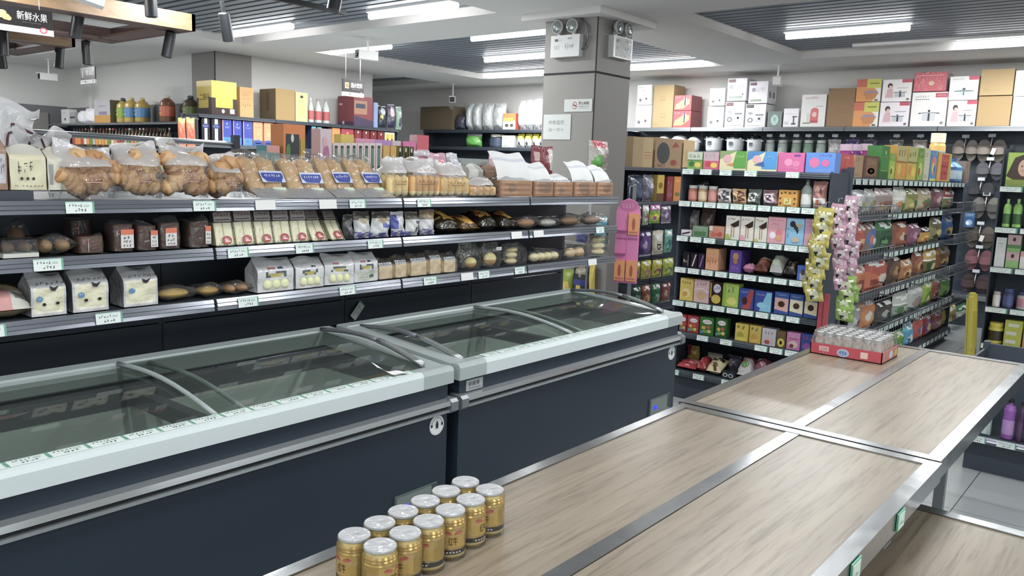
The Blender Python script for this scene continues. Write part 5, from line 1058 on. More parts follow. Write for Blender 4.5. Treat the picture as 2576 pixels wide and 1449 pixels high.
put_rows([
 ('flat', 'pastry_pack', 'bread', 0.891, 2.695, 1.044, 0.163, 0.073, 'pink and yellow cake pack lying at the left edge', dict(b='b5a27a',a=[('r',0,0,.62,.45,'d99a94'),('r',.62,0,1,.4,'d8d8cc'),('s',.7,.1,.9,.3,3,'8a8a80',2)],l=.2,up=14,m='gloss',s=3)),
 ('cow', 'toast_bag', 'bread', 1.01, 2.695, 1.044, 0.102, 0.127, 'white toast bag with black dots, left one', dict(s=1,eyes=1)),
 ('cow', 'toast_bag', 'bread', 1.136, 2.695, 1.044, 0.112, 0.13, 'white toast bag with black dots, right one', dict(s=2,eyes=1)),
 ('cow', 'toast_bag', 'bread', 1.3, 2.695, 1.044, 0.117, 0.127, 'white toast bag with blue badge and plain cream window', dict(s=3)),
 ('pastry', 'pastry_pack', 'bread', 1.439, 2.695, 1.044, 0.14, 0.043, 'flat yellow pastry in clear film, leftmost', dict(s=4,c='c9a03a')),
 ('pastry', 'pastry_pack', 'bread', 1.57, 2.695, 1.044, 0.104, 0.04, 'flat yellow pastry in clear film beside the gap', dict(s=5,c='bf9430')),
 ('pastry', 'pastry_pack', 'bread', 1.684, 2.695, 1.044, 0.104, 0.038, 'flat orange pastry in green-edged film', dict(s=6,c='c28a4a',n=2)),
 ('bunbag', 'bun_bag', 'bread', 1.83, 2.695, 1.044, 0.162, 0.125, 'white paper bag with three green buns, first of four', dict(s=1)),
 ('bunbag', 'bun_bag', 'bread', 1.99, 2.695, 1.044, 0.136, 0.118, 'white paper bag with three green buns, second of four', dict(s=2)),
 ('bunbag', 'bun_bag', 'bread', 2.138, 2.695, 1.044, 0.137, 0.122, 'white paper bag with three green buns, third of four', dict(s=3,rz=-10)),
 ('bunbag', 'bun_bag', 'bread', 2.282, 2.695, 1.044, 0.13, 0.121, 'white paper bun bag turned back to front, last of four', dict(s=4,back=1)),
 ('cube', 'bun_bag', 'bread', 2.401, 2.695, 1.044, 0.088, 0.089, 'film bag of square pale bun, first of five', dict(s=1)),
 ('cube', 'bun_bag', 'bread', 2.491, 2.695, 1.044, 0.077, 0.096, 'film bag of square pale bun, second of five', dict(s=2)),
 ('cube', 'bun_bag', 'bread', 2.602, 2.695, 1.044, 0.111, 0.099, 'film bag of square pale bun, third of five', dict(s=3)),
 ('cube', 'bun_bag', 'bread', 2.709, 2.695, 1.044, 0.082, 0.107, 'film bag of square pale bun, fourth of five', dict(s=4)),
 ('cube', 'bun_bag', 'bread', 2.806, 2.695, 1.044, 0.09, 0.091, 'film bag of square pale bun, last of five', dict(s=5)),
 ('roundbag', 'bun_bag', 'bread', 2.961, 2.695, 1.044, 0.163, 0.133, 'film bag with round custard bun and twisted neck', dict(s=6,hb=.5,buns=[(.02,.035,.004,.035,.03,.028,'c9983f','e0cf80')])),
 ('roundbag', 'bun_bag', 'bread', 3.127, 2.695, 1.044, 0.139, 0.125, 'film bag with large half-moon custard bun', dict(s=7,hb=.6,tag=1,buns=[(.0,.035,.004,.042,.03,.036,'b58440','e6d68a')])),
 ('roundbag', 'bun_bag', 'bread', 3.315, 2.695, 1.044, 0.199, 0.108, 'film bag of stacked pale buns with paper side', dict(s=8,hb=.8,buns=[(-.02,.035,.003,.04,.03,.016,'d8c690'),(-.018,.035,.036,.04,.03,.016,'e0d09c'),(-.016,.035,.066,.04,.03,.014,'d5bf86')])),
 ('roundbag', 'bun_bag', 'bread', 3.582, 2.695, 1.044, 0.302, 0.068, 'film bag holding a row of sliced round rolls', dict(s=9,hb=.8,buns=[(-.09,.035,.003,.034,.03,.024,'d9c690','e8d8a8'),(-.03,.035,.003,.034,.03,.024,'cfb880','e8d8a8'),(.03,.035,.003,.034,.03,.024,'d9c690','e8d8a8'),(.09,.035,.003,.034,.03,.024,'d3be84','e8d8a8')])),
 ('roundbag', 'bun_bag', 'bread', 3.866, 2.695, 1.044, 0.228, 0.071, 'film bag of two pinkish rolls', dict(s=10,hb=.8,buns=[(-.035,.035,.003,.045,.03,.03,'d3b080','e0c090'),(.05,.035,.003,.045,.03,.03,'cfa878','e0c090')])),
 ('roundbag', 'bun_bag', 'bread', 4.117, 2.695, 1.044, 0.208, 0.126, 'film bag of stacked sliced buns at the shelf end', dict(s=11,hb=.85,buns=[(0,.035,.003,.06,.035,.02,'ded0a0'),(0,.035,.04,.06,.035,.02,'e2d6a8'),(0,.035,.08,.06,.035,.02,'dacb98')])),
], 0, 'on the lowest bread shelf', 'packed bread on the lowest shelf')
put_rows([
 ('carton', 'candy_box', 'box', 5.03, 2.592, 1.587, 0.106, 0.113, 'green candy box with speckled top', dict(b='7fae52',a=ga(6,1,'cfd8c8','G','y','5a8a4a'),d=0.1)),
 ('carton', 'candy_box', 'box', 5.03, 2.476, 1.587, 0.109, 0.115, 'small pink candy box with bottles print', dict(b='d4587f',a=ga(6,2,'cbb0b8','r','y','e8c0c8'),d=0.1)),
 ('carton', 'candy_box', 'box', 5.03, 2.321, 1.587, 0.185, 0.123, 'pale candy box with big green leaf panel', dict(b='e9e2b4',a=[('p',[(0,.55),(0,1),(.62,1)],'8fae6a'),('p',[(.5,.3),(.62,1),(1,1),(1,.1),(.55,.1)],'5aa83c'),('e',.3,.6,.16,.22,'e8b0b8'),('p',[(.25,.28),(.55,.4),(.5,.2)],'e0824a'),('s',.6,.6,.92,.78,4,'e6f0c0',3),('e',.7,.3,.12,.1,'d8dc6a')],d=.1)),
 ('carton', 'candy_box', 'box', 5.03, 2.124, 1.587, 0.194, 0.123, 'pale candy box with big blue panel', dict(b='e9e2b4',a=[('p',[(0,.5),(0,1),(.62,1)],'3a86c8'),('p',[(.48,.3),(.6,1),(1,1),(1,.1),(.5,.1)],'2f96d8'),('e',.32,.6,.15,.2,'e8b0b8'),('p',[(.22,.3),(.55,.5),(.6,.22)],'3a5aa8'),('s',.6,.6,.92,.78,4,'bfe0f4',4),('e',.62,.3,.12,.1,'e8dc7a')],d=.1)),
 ('carton', 'candy_box', 'box', 5.03, 1.937, 1.587, 0.163, 0.118, 'hot pink candy box with handle', dict(b='d8589a',a=[('e',.4,.5,.16,.2,'e890b8'),('e',.7,.42,.14,.16,'e47aa8'),('s',.2,.14,.8,.26,6,'f0b8d0',3),('r',.6,.8,.85,.9,'7a3a98')],d=.1)),
 ('carton', 'candy_box', 'box', 5.03, 1.758, 1.587, 0.175, 0.121, 'blue candy box with two pink round windows', dict(b='4a86d8',a=[('e',.3,.5,.18,.26,'d8689a'),('e',.68,.48,.13,.18,'d8589a'),('s',.45,.8,.9,.92,5,'7a4ab0',3),('s',.1,.08,.9,.18,9,'a8c4ec',4)],d=.1)),
], RX, 'on the top candy tier', 'boxes on top of the candy end shelf')
put_rows([
 ('jar', 'jam_jar', 'jar', 5.03, 2.605, 1.372, 0.065, 0.106, 'squat jar with red filling and silver lid, leftmost of three', dict(c=('c9c9c4','a85a4a','c27a6a'))),
 ('jar', 'jam_jar', 'jar', 5.03, 2.532, 1.372, 0.064, 0.106, 'squat jar with cream filling and silver lid, middle of three', dict(c=('c9c9c4','b89a6a','d8c49a'))),
 ('jar', 'jam_jar', 'jar', 5.03, 2.459, 1.372, 0.063, 0.106, 'squat jar with pink filling and silver lid, right of three', dict(c=('c9c9c4','b5806a','cf8a86'))),
 ('pouch', 'candy_bag', 'bag', 5.03, 2.373, 1.372, 0.093, 0.094, 'white candy bag with black lettering', dict(b='d5cfc8',a=[('s',.4,.2,.9,.85,5,'4a4a55',2),('e',.22,.4,.12,.14,'4a3a34')],d=.05,s=1)),
 ('pouch', 'candy_bag', 'bag', 5.03, 2.269, 1.372, 0.093, 0.096, 'tan candy bag with brown lettering', dict(b='dcae7a',a=[('s',.4,.2,.9,.85,5,'6a3f24',2),('e',.22,.4,.12,.14,'4a2a1c')],d=.05,s=2)),
 ('pouch', 'candy_bag', 'bag', 5.03, 2.166, 1.372, 0.086, 0.098, 'dark spotted candy bag with white label', dict(b='6a7468',a=[('r',.1,.2,.7,.75,'d8dcd8'),('s',.2,.3,.65,.7,4,'3a3a3a',3)],d=.05,s=3)),
 ('pouch', 'candy_bag', 'bag', 5.03, 2.059, 1.372, 0.097, 0.098, 'pink spotted candy bag with white label', dict(b='8a6a70',a=[('r',.05,.2,.75,.75,'e2d4d8'),('s',.2,.3,.65,.7,4,'5a3a4a',4)],d=.05,s=4)),
 ('carton', 'sweet_tin', 'tin', 5.03, 1.939, 1.372, 0.117, 0.103, 'orange leopard-spotted sweet tin', dict(b='d89a2c',a=[('e',.15,.8,.06,.06,'6a4214'),('e',.35,.85,.06,.05,'6a4214'),('e',.6,.82,.06,.06,'6a4214'),('e',.85,.84,.06,.05,'6a4214'),('e',.1,.5,.05,.06,'6a4214'),('e',.88,.5,.06,.06,'6a4214'),('e',.12,.2,.06,.06,'6a4214'),('e',.88,.2,.06,.05,'6a4214'),('r',.3,.12,.72,.5,'e0cf7a'),('s',.4,.16,.62,.46,2,'6a5a2a',3)],d=.09)),
 ('bottle', 'syrup_bottle', 'bottle', 5.03, 1.834, 1.372, 0.069, 0.171, 'clear bottle with white and grey label', dict(c=('9aa4a0','d8dcd8','5a6462'))),
 ('pouch', 'candy_bag', 'bag', 5.03, 1.75, 1.372, 0.085, 0.164, 'tall pouch of pink sweets with white foot', dict(b='b07a70',a=[('r',.08,.06,.95,.4,'e2e0da'),('s',.3,.12,.7,.34,2,'b5563a',3),('e',.4,.7,.2,.1,'d8a090'),('e',.7,.62,.16,.1,'7a3a34')],d=.05,s=6)),
], RX, 'on the second candy tier', 'sweets on the second tier')
put_rows([
 ('pouch', 'candy_bag', 'bag', 5.16, 2.634, 1.372, 0.151, 0.16, 'black shiny bag behind the jam jars', dict(b='26282a',a=[('e',.3,.5,.2,.1,'b8b8b8'),('e',.7,.6,.2,.08,'c8c8c8')],d=.06,s=9)),
], RX, 'on the second candy tier', 'sweets on the second tier')
put_rows([
 ('carton', 'candy_box', 'box', 5.03, 2.622, 1.137, 0.075, 0.039, 'low white candy box with pink stripe', dict(b='e0d4da',a=[('p',[(.1,.1),(.9,.5),(.9,.8),(.1,.4)],'4a3a48')],d=.07)),
 ('carton', 'candy_tray', 'tray', 5.03, 2.519, 1.137, 0.109, 0.071, 'clear tray of green sweets', dict(b='7a9a7a',a=[('r',.1,.1,.9,.5,'4a7a4a'),('s',.1,.6,.9,.9,6,'b8ccb8',3)],d=.08)),
 ('carton', 'candy_tray', 'tray', 5.03, 2.4, 1.137, 0.106, 0.079, 'clear tray of red sweets', dict(b='c08a70',a=[('e',.3,.3,.2,.2,'c25a44'),('e',.7,.35,.2,.22,'b84a3c'),('e',.5,.6,.2,.2,'d07a5c'),('r',0,.6,.25,1,'d8c8bc')],d=.08)),
 ('carton', 'stick_biscuit_box', 'box', 5.03, 2.289, 1.137, 0.095, 0.155, 'white biscuit box with dark chocolate swirl, first of three', dict(b='e4e0d4',a=[('p',[(.3,.62),(.95,.85),(.95,.6),(.6,.5)],'3a2620'),('r',.4,.1,.47,.6,'a8805a'),('r',.58,.1,.64,.55,'a8805a'),('p',[(0,0),(.5,0),(.2,.25),(0,.2)],'a8c05a'),('s',.1,.82,.7,.92,3,'3a2a24',3)],d=.09)),
 ('carton', 'stick_biscuit_box', 'box', 5.03, 2.19, 1.137, 0.087, 0.156, 'white biscuit box with dark chocolate swirl, second of three', dict(b='e4e0d4',a=[('p',[(.3,.62),(.95,.85),(.95,.6),(.6,.5)],'3a2620'),('r',.4,.1,.47,.6,'a8805a'),('r',.58,.1,.64,.55,'a8805a'),('p',[(0,0),(.5,0),(.2,.25),(0,.2)],'e0a0b0'),('s',.1,.82,.7,.92,3,'3a2a24',4)],d=.09)),
 ('carton', 'stick_biscuit_box', 'box', 5.03, 2.097, 1.137, 0.082, 0.157, 'white biscuit box with dark chocolate swirl, third of three', dict(b='e4e0d4',a=[('p',[(.3,.62),(.95,.85),(.95,.6),(.6,.5)],'3a2620'),('r',.4,.1,.47,.6,'a8805a'),('r',.58,.1,.64,.55,'a8805a'),('p',[(0,0),(.4,0),(.2,.15),(0,.1)],'c8c05a'),('s',.1,.82,.7,.92,3,'3a2a24',5)],d=.09)),
 ('carton', 'biscuit_box', 'box', 5.03, 1.994, 1.137, 0.114, 0.166, 'salmon pink biscuit box with white flower', dict(b='e0a0ac',a=[('s',.1,.82,.9,.94,6,'c05a7a',2),('s',.15,.68,.6,.78,4,'d8407a',3),('e',.3,.3,.18,.13,'efe8f0'),('e',.66,.42,.18,.12,'d8707a'),('e',.66,.22,.16,.12,'e0a060')],d=.09)),
 ('carton', 'biscuit_box', 'box', 5.03, 1.876, 1.137, 0.111, 0.166, 'sky blue biscuit box with dark berries', dict(b='86bfe0',a=[('e',.35,.78,.16,.12,'2a2a34'),('e',.55,.66,.13,.1,'33303c'),('e',.72,.74,.16,.08,'b8b090'),('p',[(.55,.55),(.72,.6),(.66,.42)],'2a2a34'),('e',.55,.2,.24,.1,'c8b8a8'),('s',.06,.2,.2,.6,1,'3a6ab0',3)],d=.09)),
 ('carton', 'biscuit_box', 'box', 5.03, 1.762, 1.137, 0.108, 0.169, 'lilac biscuit box with dark cookies', dict(b='cf9ac0',a=[('s',.1,.8,.85,.9,7,'8a4a98',2),('s',.1,.7,.55,.78,4,'b05a98',3),('e',.32,.32,.2,.14,'d8a878'),('e',.72,.6,.15,.09,'5a2a3a'),('e',.7,.4,.14,.09,'5a2a34'),('e',.75,.22,.12,.07,'4a2430'),('r',0,0,1,.1,'d8a0a8')],d=.09)),
], RX, 'on the third candy tier', 'sweets on the third tier')
put_rows([
 ('pouch', 'candy_bag', 'bag', 5.17, 2.672, 1.137, 0.114, 0.168, 'silver bag standing behind the trays', dict(b='8a8684',a=[('e',.4,.5,.3,.2,'a8a4a0')],d=.06,s=10)),
 ('pouch', 'candy_bag', 'bag', 5.17, 2.552, 1.137, 0.102, 0.183, 'brown foil bag standing behind the trays', dict(b='6a5a52',a=[('e',.6,.4,.2,.2,'8a7a70')],d=.06,s=11)),
], RX, 'on the third candy tier', 'sweets on the third tier')
put_rows([
 ('carton', 'chocolate_box', 'box', 5.03, 2.609, 0.922, 0.051, 0.105, 'black chocolate box with white letters, leftmost', dict(b='1f1c20',a=[('t','Ro',.15,.3,.22,'d8d8d8',.5),('r',.75,.1,.85,.8,'8a8a8a')],d=.07)),
 ('carton', 'chocolate_box', 'box', 5.03, 2.551, 0.922, 0.048, 0.102, 'black chocolate box with silver stripe', dict(b='231c22',a=[('p',[(.2,.1),(.4,.1),(.9,.9),(.7,.9)],'c8c8cc')],d=.07)),
 ('carton', 'chocolate_box', 'box', 5.03, 2.496, 0.922, 0.044, 0.102, 'dark violet chocolate box', dict(b='2c2236',a=[('p',[(.2,.1),(.4,.1),(.9,.9),(.7,.9)],'8a6ab0')],d=.07)),
 ('carton', 'chocolate_box', 'box', 5.03, 2.418, 0.922, 0.09, 0.144, 'open peach chocolate display box', dict(b='dc9a6c',a=[('r',.1,.75,.9,.92,'d8a060'),('s',.1,.2,.9,.6,4,'c0704a',2)],d=.12)),
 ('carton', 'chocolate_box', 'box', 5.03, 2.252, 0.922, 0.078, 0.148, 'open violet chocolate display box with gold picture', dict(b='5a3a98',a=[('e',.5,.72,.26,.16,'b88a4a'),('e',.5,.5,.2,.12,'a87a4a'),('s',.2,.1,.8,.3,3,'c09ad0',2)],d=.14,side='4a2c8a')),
 ('flat', 'chocolate_bar', 'bar', 5.03, 2.167, 0.922, 0.071, 0.055, 'flat pink chocolate bar', dict(b='d88ab0',a=[('r',.2,.3,.8,.7,'e8b0c8')],l=.1,m='gloss',s=2)),
 ('flat', 'chocolate_bar', 'bar', 5.03, 2.078, 0.922, 0.085, 0.098, 'brown chocolate pack leaning back', dict(b='6a3420',a=[('e',.5,.7,.4,.15,'d0c0b0'),('e',.5,.4,.3,.15,'a06040')],l=.12,up=35,m='gloss',s=3)),
 ('flat', 'chocolate_bar', 'bar', 5.03, 1.987, 0.922, 0.081, 0.124, 'white and pale green chocolate pack leaning back', dict(b='c8c8c4',a=[('r',.1,.1,.9,.5,'b8c4ac'),('r',.2,.6,.8,.9,'8a8888')],l=.15,up=35,m='gloss',s=4)),
 ('flat', 'chocolate_bar', 'bar', 5.03, 1.893, 0.922, 0.082, 0.091, 'black chocolate pack leaning back', dict(b='2c2622',a=[('e',.5,.7,.4,.13,'a09888'),('r',.55,.15,.8,.5,'6a6050')],l=.12,up=30,m='gloss',s=5)),
 ('carton', 'chocolate_box', 'box', 5.03, 1.812, 0.922, 0.055, 0.092, 'small blue and white chocolate box', dict(b='2f62c0',a=[('r',.3,0,1,.5,'b0b4b8'),('e',.65,.55,.25,.2,'5a4a44')],d=.06)),
 ('flat', 'chocolate_bar', 'bar', 5.03, 1.74, 0.922, 0.069, 0.07, 'yellow and blue chocolate pack lying', dict(b='d9c888',a=[('r',0,0,1,.35,'2a4a98'),('e',.6,.65,.2,.15,'4a3a2a')],l=.12,up=14,m='gloss',s=6)),
], RX, 'on the fourth candy tier', 'sweets on the fourth tier')
put_rows([
 ('carton', 'biscuit_box', 'box', 5.03, 2.591, 0.692, 0.097, 0.153, 'yellow biscuit box with navy lettering', dict(b='d9bc4a',a=[('s',.15,.72,.85,.9,4,'3a3a6a',2),('e',.5,.35,.32,.2,'e8d890'),('e',.4,.3,.2,.12,'c89a30')],d=.07)),
 ('carton', 'biscuit_box', 'box', 5.03, 2.479, 0.692, 0.109, 0.155, 'dusty pink biscuit box with violet lettering', dict(b='d8b4b4',a=[('s',.15,.72,.85,.9,4,'6a4a78',3),('e',.5,.3,.32,.18,'cfa878'),('p',[(0,.5),(.5,.6),(1,.45),(1,.52),(.5,.66),(0,.56)],'e8d8d0')],d=.07)),
 ('carton', 'biscuit_box', 'box', 5.03, 2.374, 0.692, 0.084, 0.153, 'brown wafer box with yellow stripes', dict(b='3c2a20',a=[('e',.6,.72,.32,.2,'d8d0e0'),('s',.36,.64,.85,.82,3,'3a4a98',3),('e',.55,.25,.4,.2,'d0b83a'),('r',.02,.3,.14,.95,'b89a3a')],d=.07)),
 ('carton', 'biscuit_box', 'box', 5.03, 2.269, 0.692, 0.11, 0.155, 'lime green wafer box with navy lettering', dict(b='a8c84a',a=[('s',.3,.55,.75,.88,2,'3a4a98',3),('e',.6,.25,.3,.18,'dcd86a'),('r',0,0,.2,1,'8ab43a')],d=.07)),
 ('carton', 'biscuit_box', 'box', 5.03, 2.158, 0.692, 0.096, 0.134, 'blue wafer box with red bar', dict(b='25429a',a=[('p',[(.2,.0),(.8,.0),(1,.95),(.75,1)],'a83a38'),('s',.1,.78,.6,.88,6,'c8d4ec',2),('e',.4,.4,.2,.2,'4a2a24')],d=.07)),
 ('carton', 'biscuit_box', 'box', 5.03, 2.045, 0.692, 0.112, 0.132, 'blue wafer box with pale blue bar', dict(b='25429a',a=[('p',[(.3,.0),(1,.0),(1,.95),(.72,.95)],'7ac0dc'),('s',.1,.76,.6,.86,6,'c8d4ec',2),('e',.45,.3,.3,.15,'88c8e0')],d=.07)),
 ('carton', 'biscuit_box', 'box', 5.03, 1.923, 0.692, 0.091, 0.14, 'blue biscuit box with pink panel', dict(b='24509c',a=[('p',[(.02,.2),(.98,.12),(.98,.72),(.02,.74)],'dca8a0'),('e',.5,.46,.24,.14,'4a2c22'),('s',.2,.84,.8,.9,6,'d8e4f4',2)],d=.07)),
 ('carton', 'biscuit_box', 'box', 5.03, 1.827, 0.692, 0.086, 0.139, 'blue biscuit box with cream panel, left one', dict(b='24509c',a=[('p',[(.02,.2),(.98,.12),(.98,.72),(.02,.74)],'e4dcb8'),('e',.5,.46,.24,.14,'4a3a2a'),('s',.2,.84,.8,.9,6,'d8e4f4',2)],d=.07)),
 ('carton', 'biscuit_box', 'box', 5.03, 1.736, 0.692, 0.082, 0.141, 'blue biscuit box with cream panel, right one', dict(b='24509c',a=[('p',[(.02,.2),(.98,.12),(.98,.72),(.02,.74)],'e6d8b4'),('e',.5,.46,.24,.14,'4a2c22'),('s',.2,.84,.8,.9,6,'d8e4f4',2)],d=.07)),
], RX, 'on the fifth candy tier', 'biscuit boxes on the fifth tier')
put_rows([
 ('carton', 'fruit_candy_box', 'box', 5.03, 2.601, 0.477, 0.052, 0.112, 'red fruit candy box cut by the freezer', dict(b='a82a2c',a=[('e',.55,.74,.36,.13,'f0ecec'),('s',.28,.68,.82,.8,4,'3a4a8a',1),('e',.3,.4,.16,.1,'d8b03a'),('e',.65,.45,.16,.1,'c84a2a'),('e',.4,.2,.18,.1,'7aa83a'),('e',.72,.22,.16,.1,'d8c87a'),('e',.18,.15,.12,.08,'5a8ac0')],d=.06)),
 ('carton', 'fruit_candy_box', 'box', 5.03, 2.525, 0.477, 0.081, 0.115, 'red fruit candy box with green lettering', dict(b='b02c30',a=[('e',.55,.74,.36,.13,'f0ecec'),('s',.28,.68,.82,.8,4,'3a8a5a',2),('e',.3,.4,.16,.1,'d8b03a'),('e',.65,.45,.16,.1,'c84a2a'),('e',.4,.2,.18,.1,'7aa83a'),('e',.72,.22,.16,.1,'d8c87a'),('e',.18,.15,.12,.08,'5a8ac0')],d=.06)),
 ('carton', 'fruit_candy_box', 'box', 5.03, 2.424, 0.477, 0.097, 0.121, 'green fruit candy box with red lettering', dict(b='3a7a34',a=[('e',.55,.74,.36,.13,'f0ecec'),('s',.28,.68,.82,.8,4,'b05a5a',3),('e',.3,.4,.16,.1,'d8b03a'),('e',.65,.45,.16,.1,'c84a2a'),('e',.4,.2,.18,.1,'7aa83a'),('e',.72,.22,.16,.1,'d8c87a'),('e',.18,.15,.12,.08,'5a8ac0')],d=.06)),
 ('carton', 'fruit_candy_box', 'box', 5.03, 2.318, 0.477, 0.08, 0.131, 'dark green fruit candy box with red lettering', dict(b='34662e',a=[('e',.55,.74,.36,.13,'f0ecec'),('s',.28,.68,.82,.8,4,'a85a5a',4),('e',.3,.4,.16,.1,'d8b03a'),('e',.65,.45,.16,.1,'c84a2a'),('e',.4,.2,.18,.1,'7aa83a'),('e',.72,.22,.16,.1,'d8c87a'),('e',.18,.15,.12,.08,'5a8ac0')],d=.06)),
 ('carton', 'snack_box', 'box', 5.03, 2.172, 0.477, 0.089, 0.115, 'yellow snack box with grey lightning lettering, left one', dict(b='d6bc3c',a=[('s',.1,.66,.9,.9,2,'4a4a55',2),('e',.4,.35,.26,.18,'a8a82a'),('e',.5,.12,.4,.12,'e0cc3a')],d=.06)),
 ('carton', 'snack_box', 'box', 5.03, 2.079, 0.477, 0.076, 0.116, 'yellow snack box with grey lightning lettering, right one', dict(b='cfb040',a=[('s',.1,.66,.9,.9,2,'4a4a55',2),('e',.4,.35,.26,.18,'c8962a'),('e',.6,.14,.3,.12,'e0b03a')],d=.06)),
 ('carton', 'snack_box', 'box', 5.03, 1.987, 0.477, 0.09, 0.111, 'silver snack box with red lettering', dict(b='c4c4c8',a=[('s',.2,.6,.85,.84,3,'c02a48',2),('e',.5,.3,.34,.18,'d8b0b0'),('e',.4,.2,.2,.12,'a84a4a')],d=.06)),
 ('carton', 'snack_box', 'box', 5.03, 1.906, 0.477, 0.057, 0.108, 'olive snack box with yellow foot', dict(b='6a5a34',a=[('e',.5,.3,.4,.26,'d8c838'),('e',.5,.3,.16,.12,'3a2c1c'),('s',.2,.65,.9,.85,3,'c84a3a',2)],d=.06)),
 ('carton', 'snack_box', 'box', 5.03, 1.827, 0.477, 0.084, 0.11, 'pink snack box with red lettering', dict(b='c878b0',a=[('s',.15,.66,.9,.86,3,'e8d8e0',2),('r',.15,.62,.9,.66,'a82a38'),('e',.5,.3,.36,.2,'d8c8b0'),('e',.4,.22,.16,.12,'8a3a3a')],d=.06)),
 ('carton', 'snack_box', 'box', 5.03, 1.741, 0.477, 0.072, 0.114, 'deep blue snack box with red lettering', dict(b='28408c',a=[('s',.15,.66,.9,.86,3,'c84a5a',2),('e',.5,.3,.36,.2,'8a4a9a')],d=.06)),
], RX, 'on the sixth candy tier', 'sweets on the sixth tier')
put_rows([
 ('flat', 'candy_bag', 'bag', 5.03, 2.559, 0.207, 0.147, 0.047, 'shiny red candy bag lying at the left', dict(b='b01c28',a=[('s',.5,.3,.9,.8,4,'e08a8a',2)],l=.14,up=12,s=1)),
 ('flat', 'candy_bag', 'bag', 5.03, 2.447, 0.207, 0.066, 0.092, 'dark red candy bag lying beside it', dict(b='a01a24',a=[('r',.2,.2,.5,.5,'c04a4a')],l=.14,up=20,s=2)),
 ('flat', 'candy_bag', 'bag', 5.03, 2.35, 0.207, 0.105, 0.09, 'cream candy bag with dark lettering', dict(b='dcd0a0',a=[('s',.2,.5,.9,.75,3,'3a3028',2),('e',.6,.2,.2,.12,'6a4a2a'),('r',.3,.8,.9,1,'8a2a2a')],l=.14,up=28,s=3)),
 ('carton', 'candy_box', 'box', 5.03, 2.243, 0.207, 0.085, 0.045, 'black and white patterned candy box', dict(b='30343a',a=[('e',.25,.5,.2,.3,'d8dcdc'),('e',.25,.5,.13,.2,'2a2e34'),('e',.72,.5,.2,.3,'d8dcdc'),('e',.72,.5,.13,.2,'2a2e34')],d=.08)),
 ('flat', 'candy_bag', 'bag', 5.03, 2.142, 0.207, 0.095, 0.146, 'white candy bag with red and green print', dict(b='d8d0cc',a=[('r',.2,.6,1,.9,'a82a34'),('e',.5,.3,.3,.16,'5a8a4a'),('e',.3,.45,.2,.12,'c87a6a')],l=.15,up=35,s=5)),
 ('flat', 'candy_bag', 'bag', 5.03, 2.037, 0.207, 0.092, 0.165, 'maroon candy bag with pale spots', dict(b='7a3a48',a=[('e',.3,.6,.2,.12,'d8b8bc'),('e',.7,.4,.2,.12,'c89a9c')],l=.15,up=35,s=6)),
], RX, 'on the bottom candy tier', 'candy bags on the bottom tier')
put_rows([
 ('pouch', 'candy_bag', 'bag', 5.2, 2.434, 0.207, 0.111, 0.109, 'beige candy bag with red band', dict(b='cfc4b0',a=[('r',.3,.3,.9,.5,'8a2026'),('r',0,.6,1,.7,'5a5040')],d=.06,s=7)),
 ('pouch', 'candy_bag', 'bag', 5.2, 2.291, 0.207, 0.096, 0.12, 'grey violet candy bag', dict(b='6a6478',a=[('e',.3,.6,.2,.2,'b8b4c0')],d=.06,s=8)),
 ('pouch', 'candy_bag', 'bag', 5.2, 2.607, 0.207, 0.094, 0.137, 'yellow candy bag in the dark corner', dict(b='b8962a',a=[('r',0,.5,.4,1,'8a2030')],d=.06,s=9)),
], RX, 'at the back of the bottom candy tier', 'candy bags on the bottom tier')
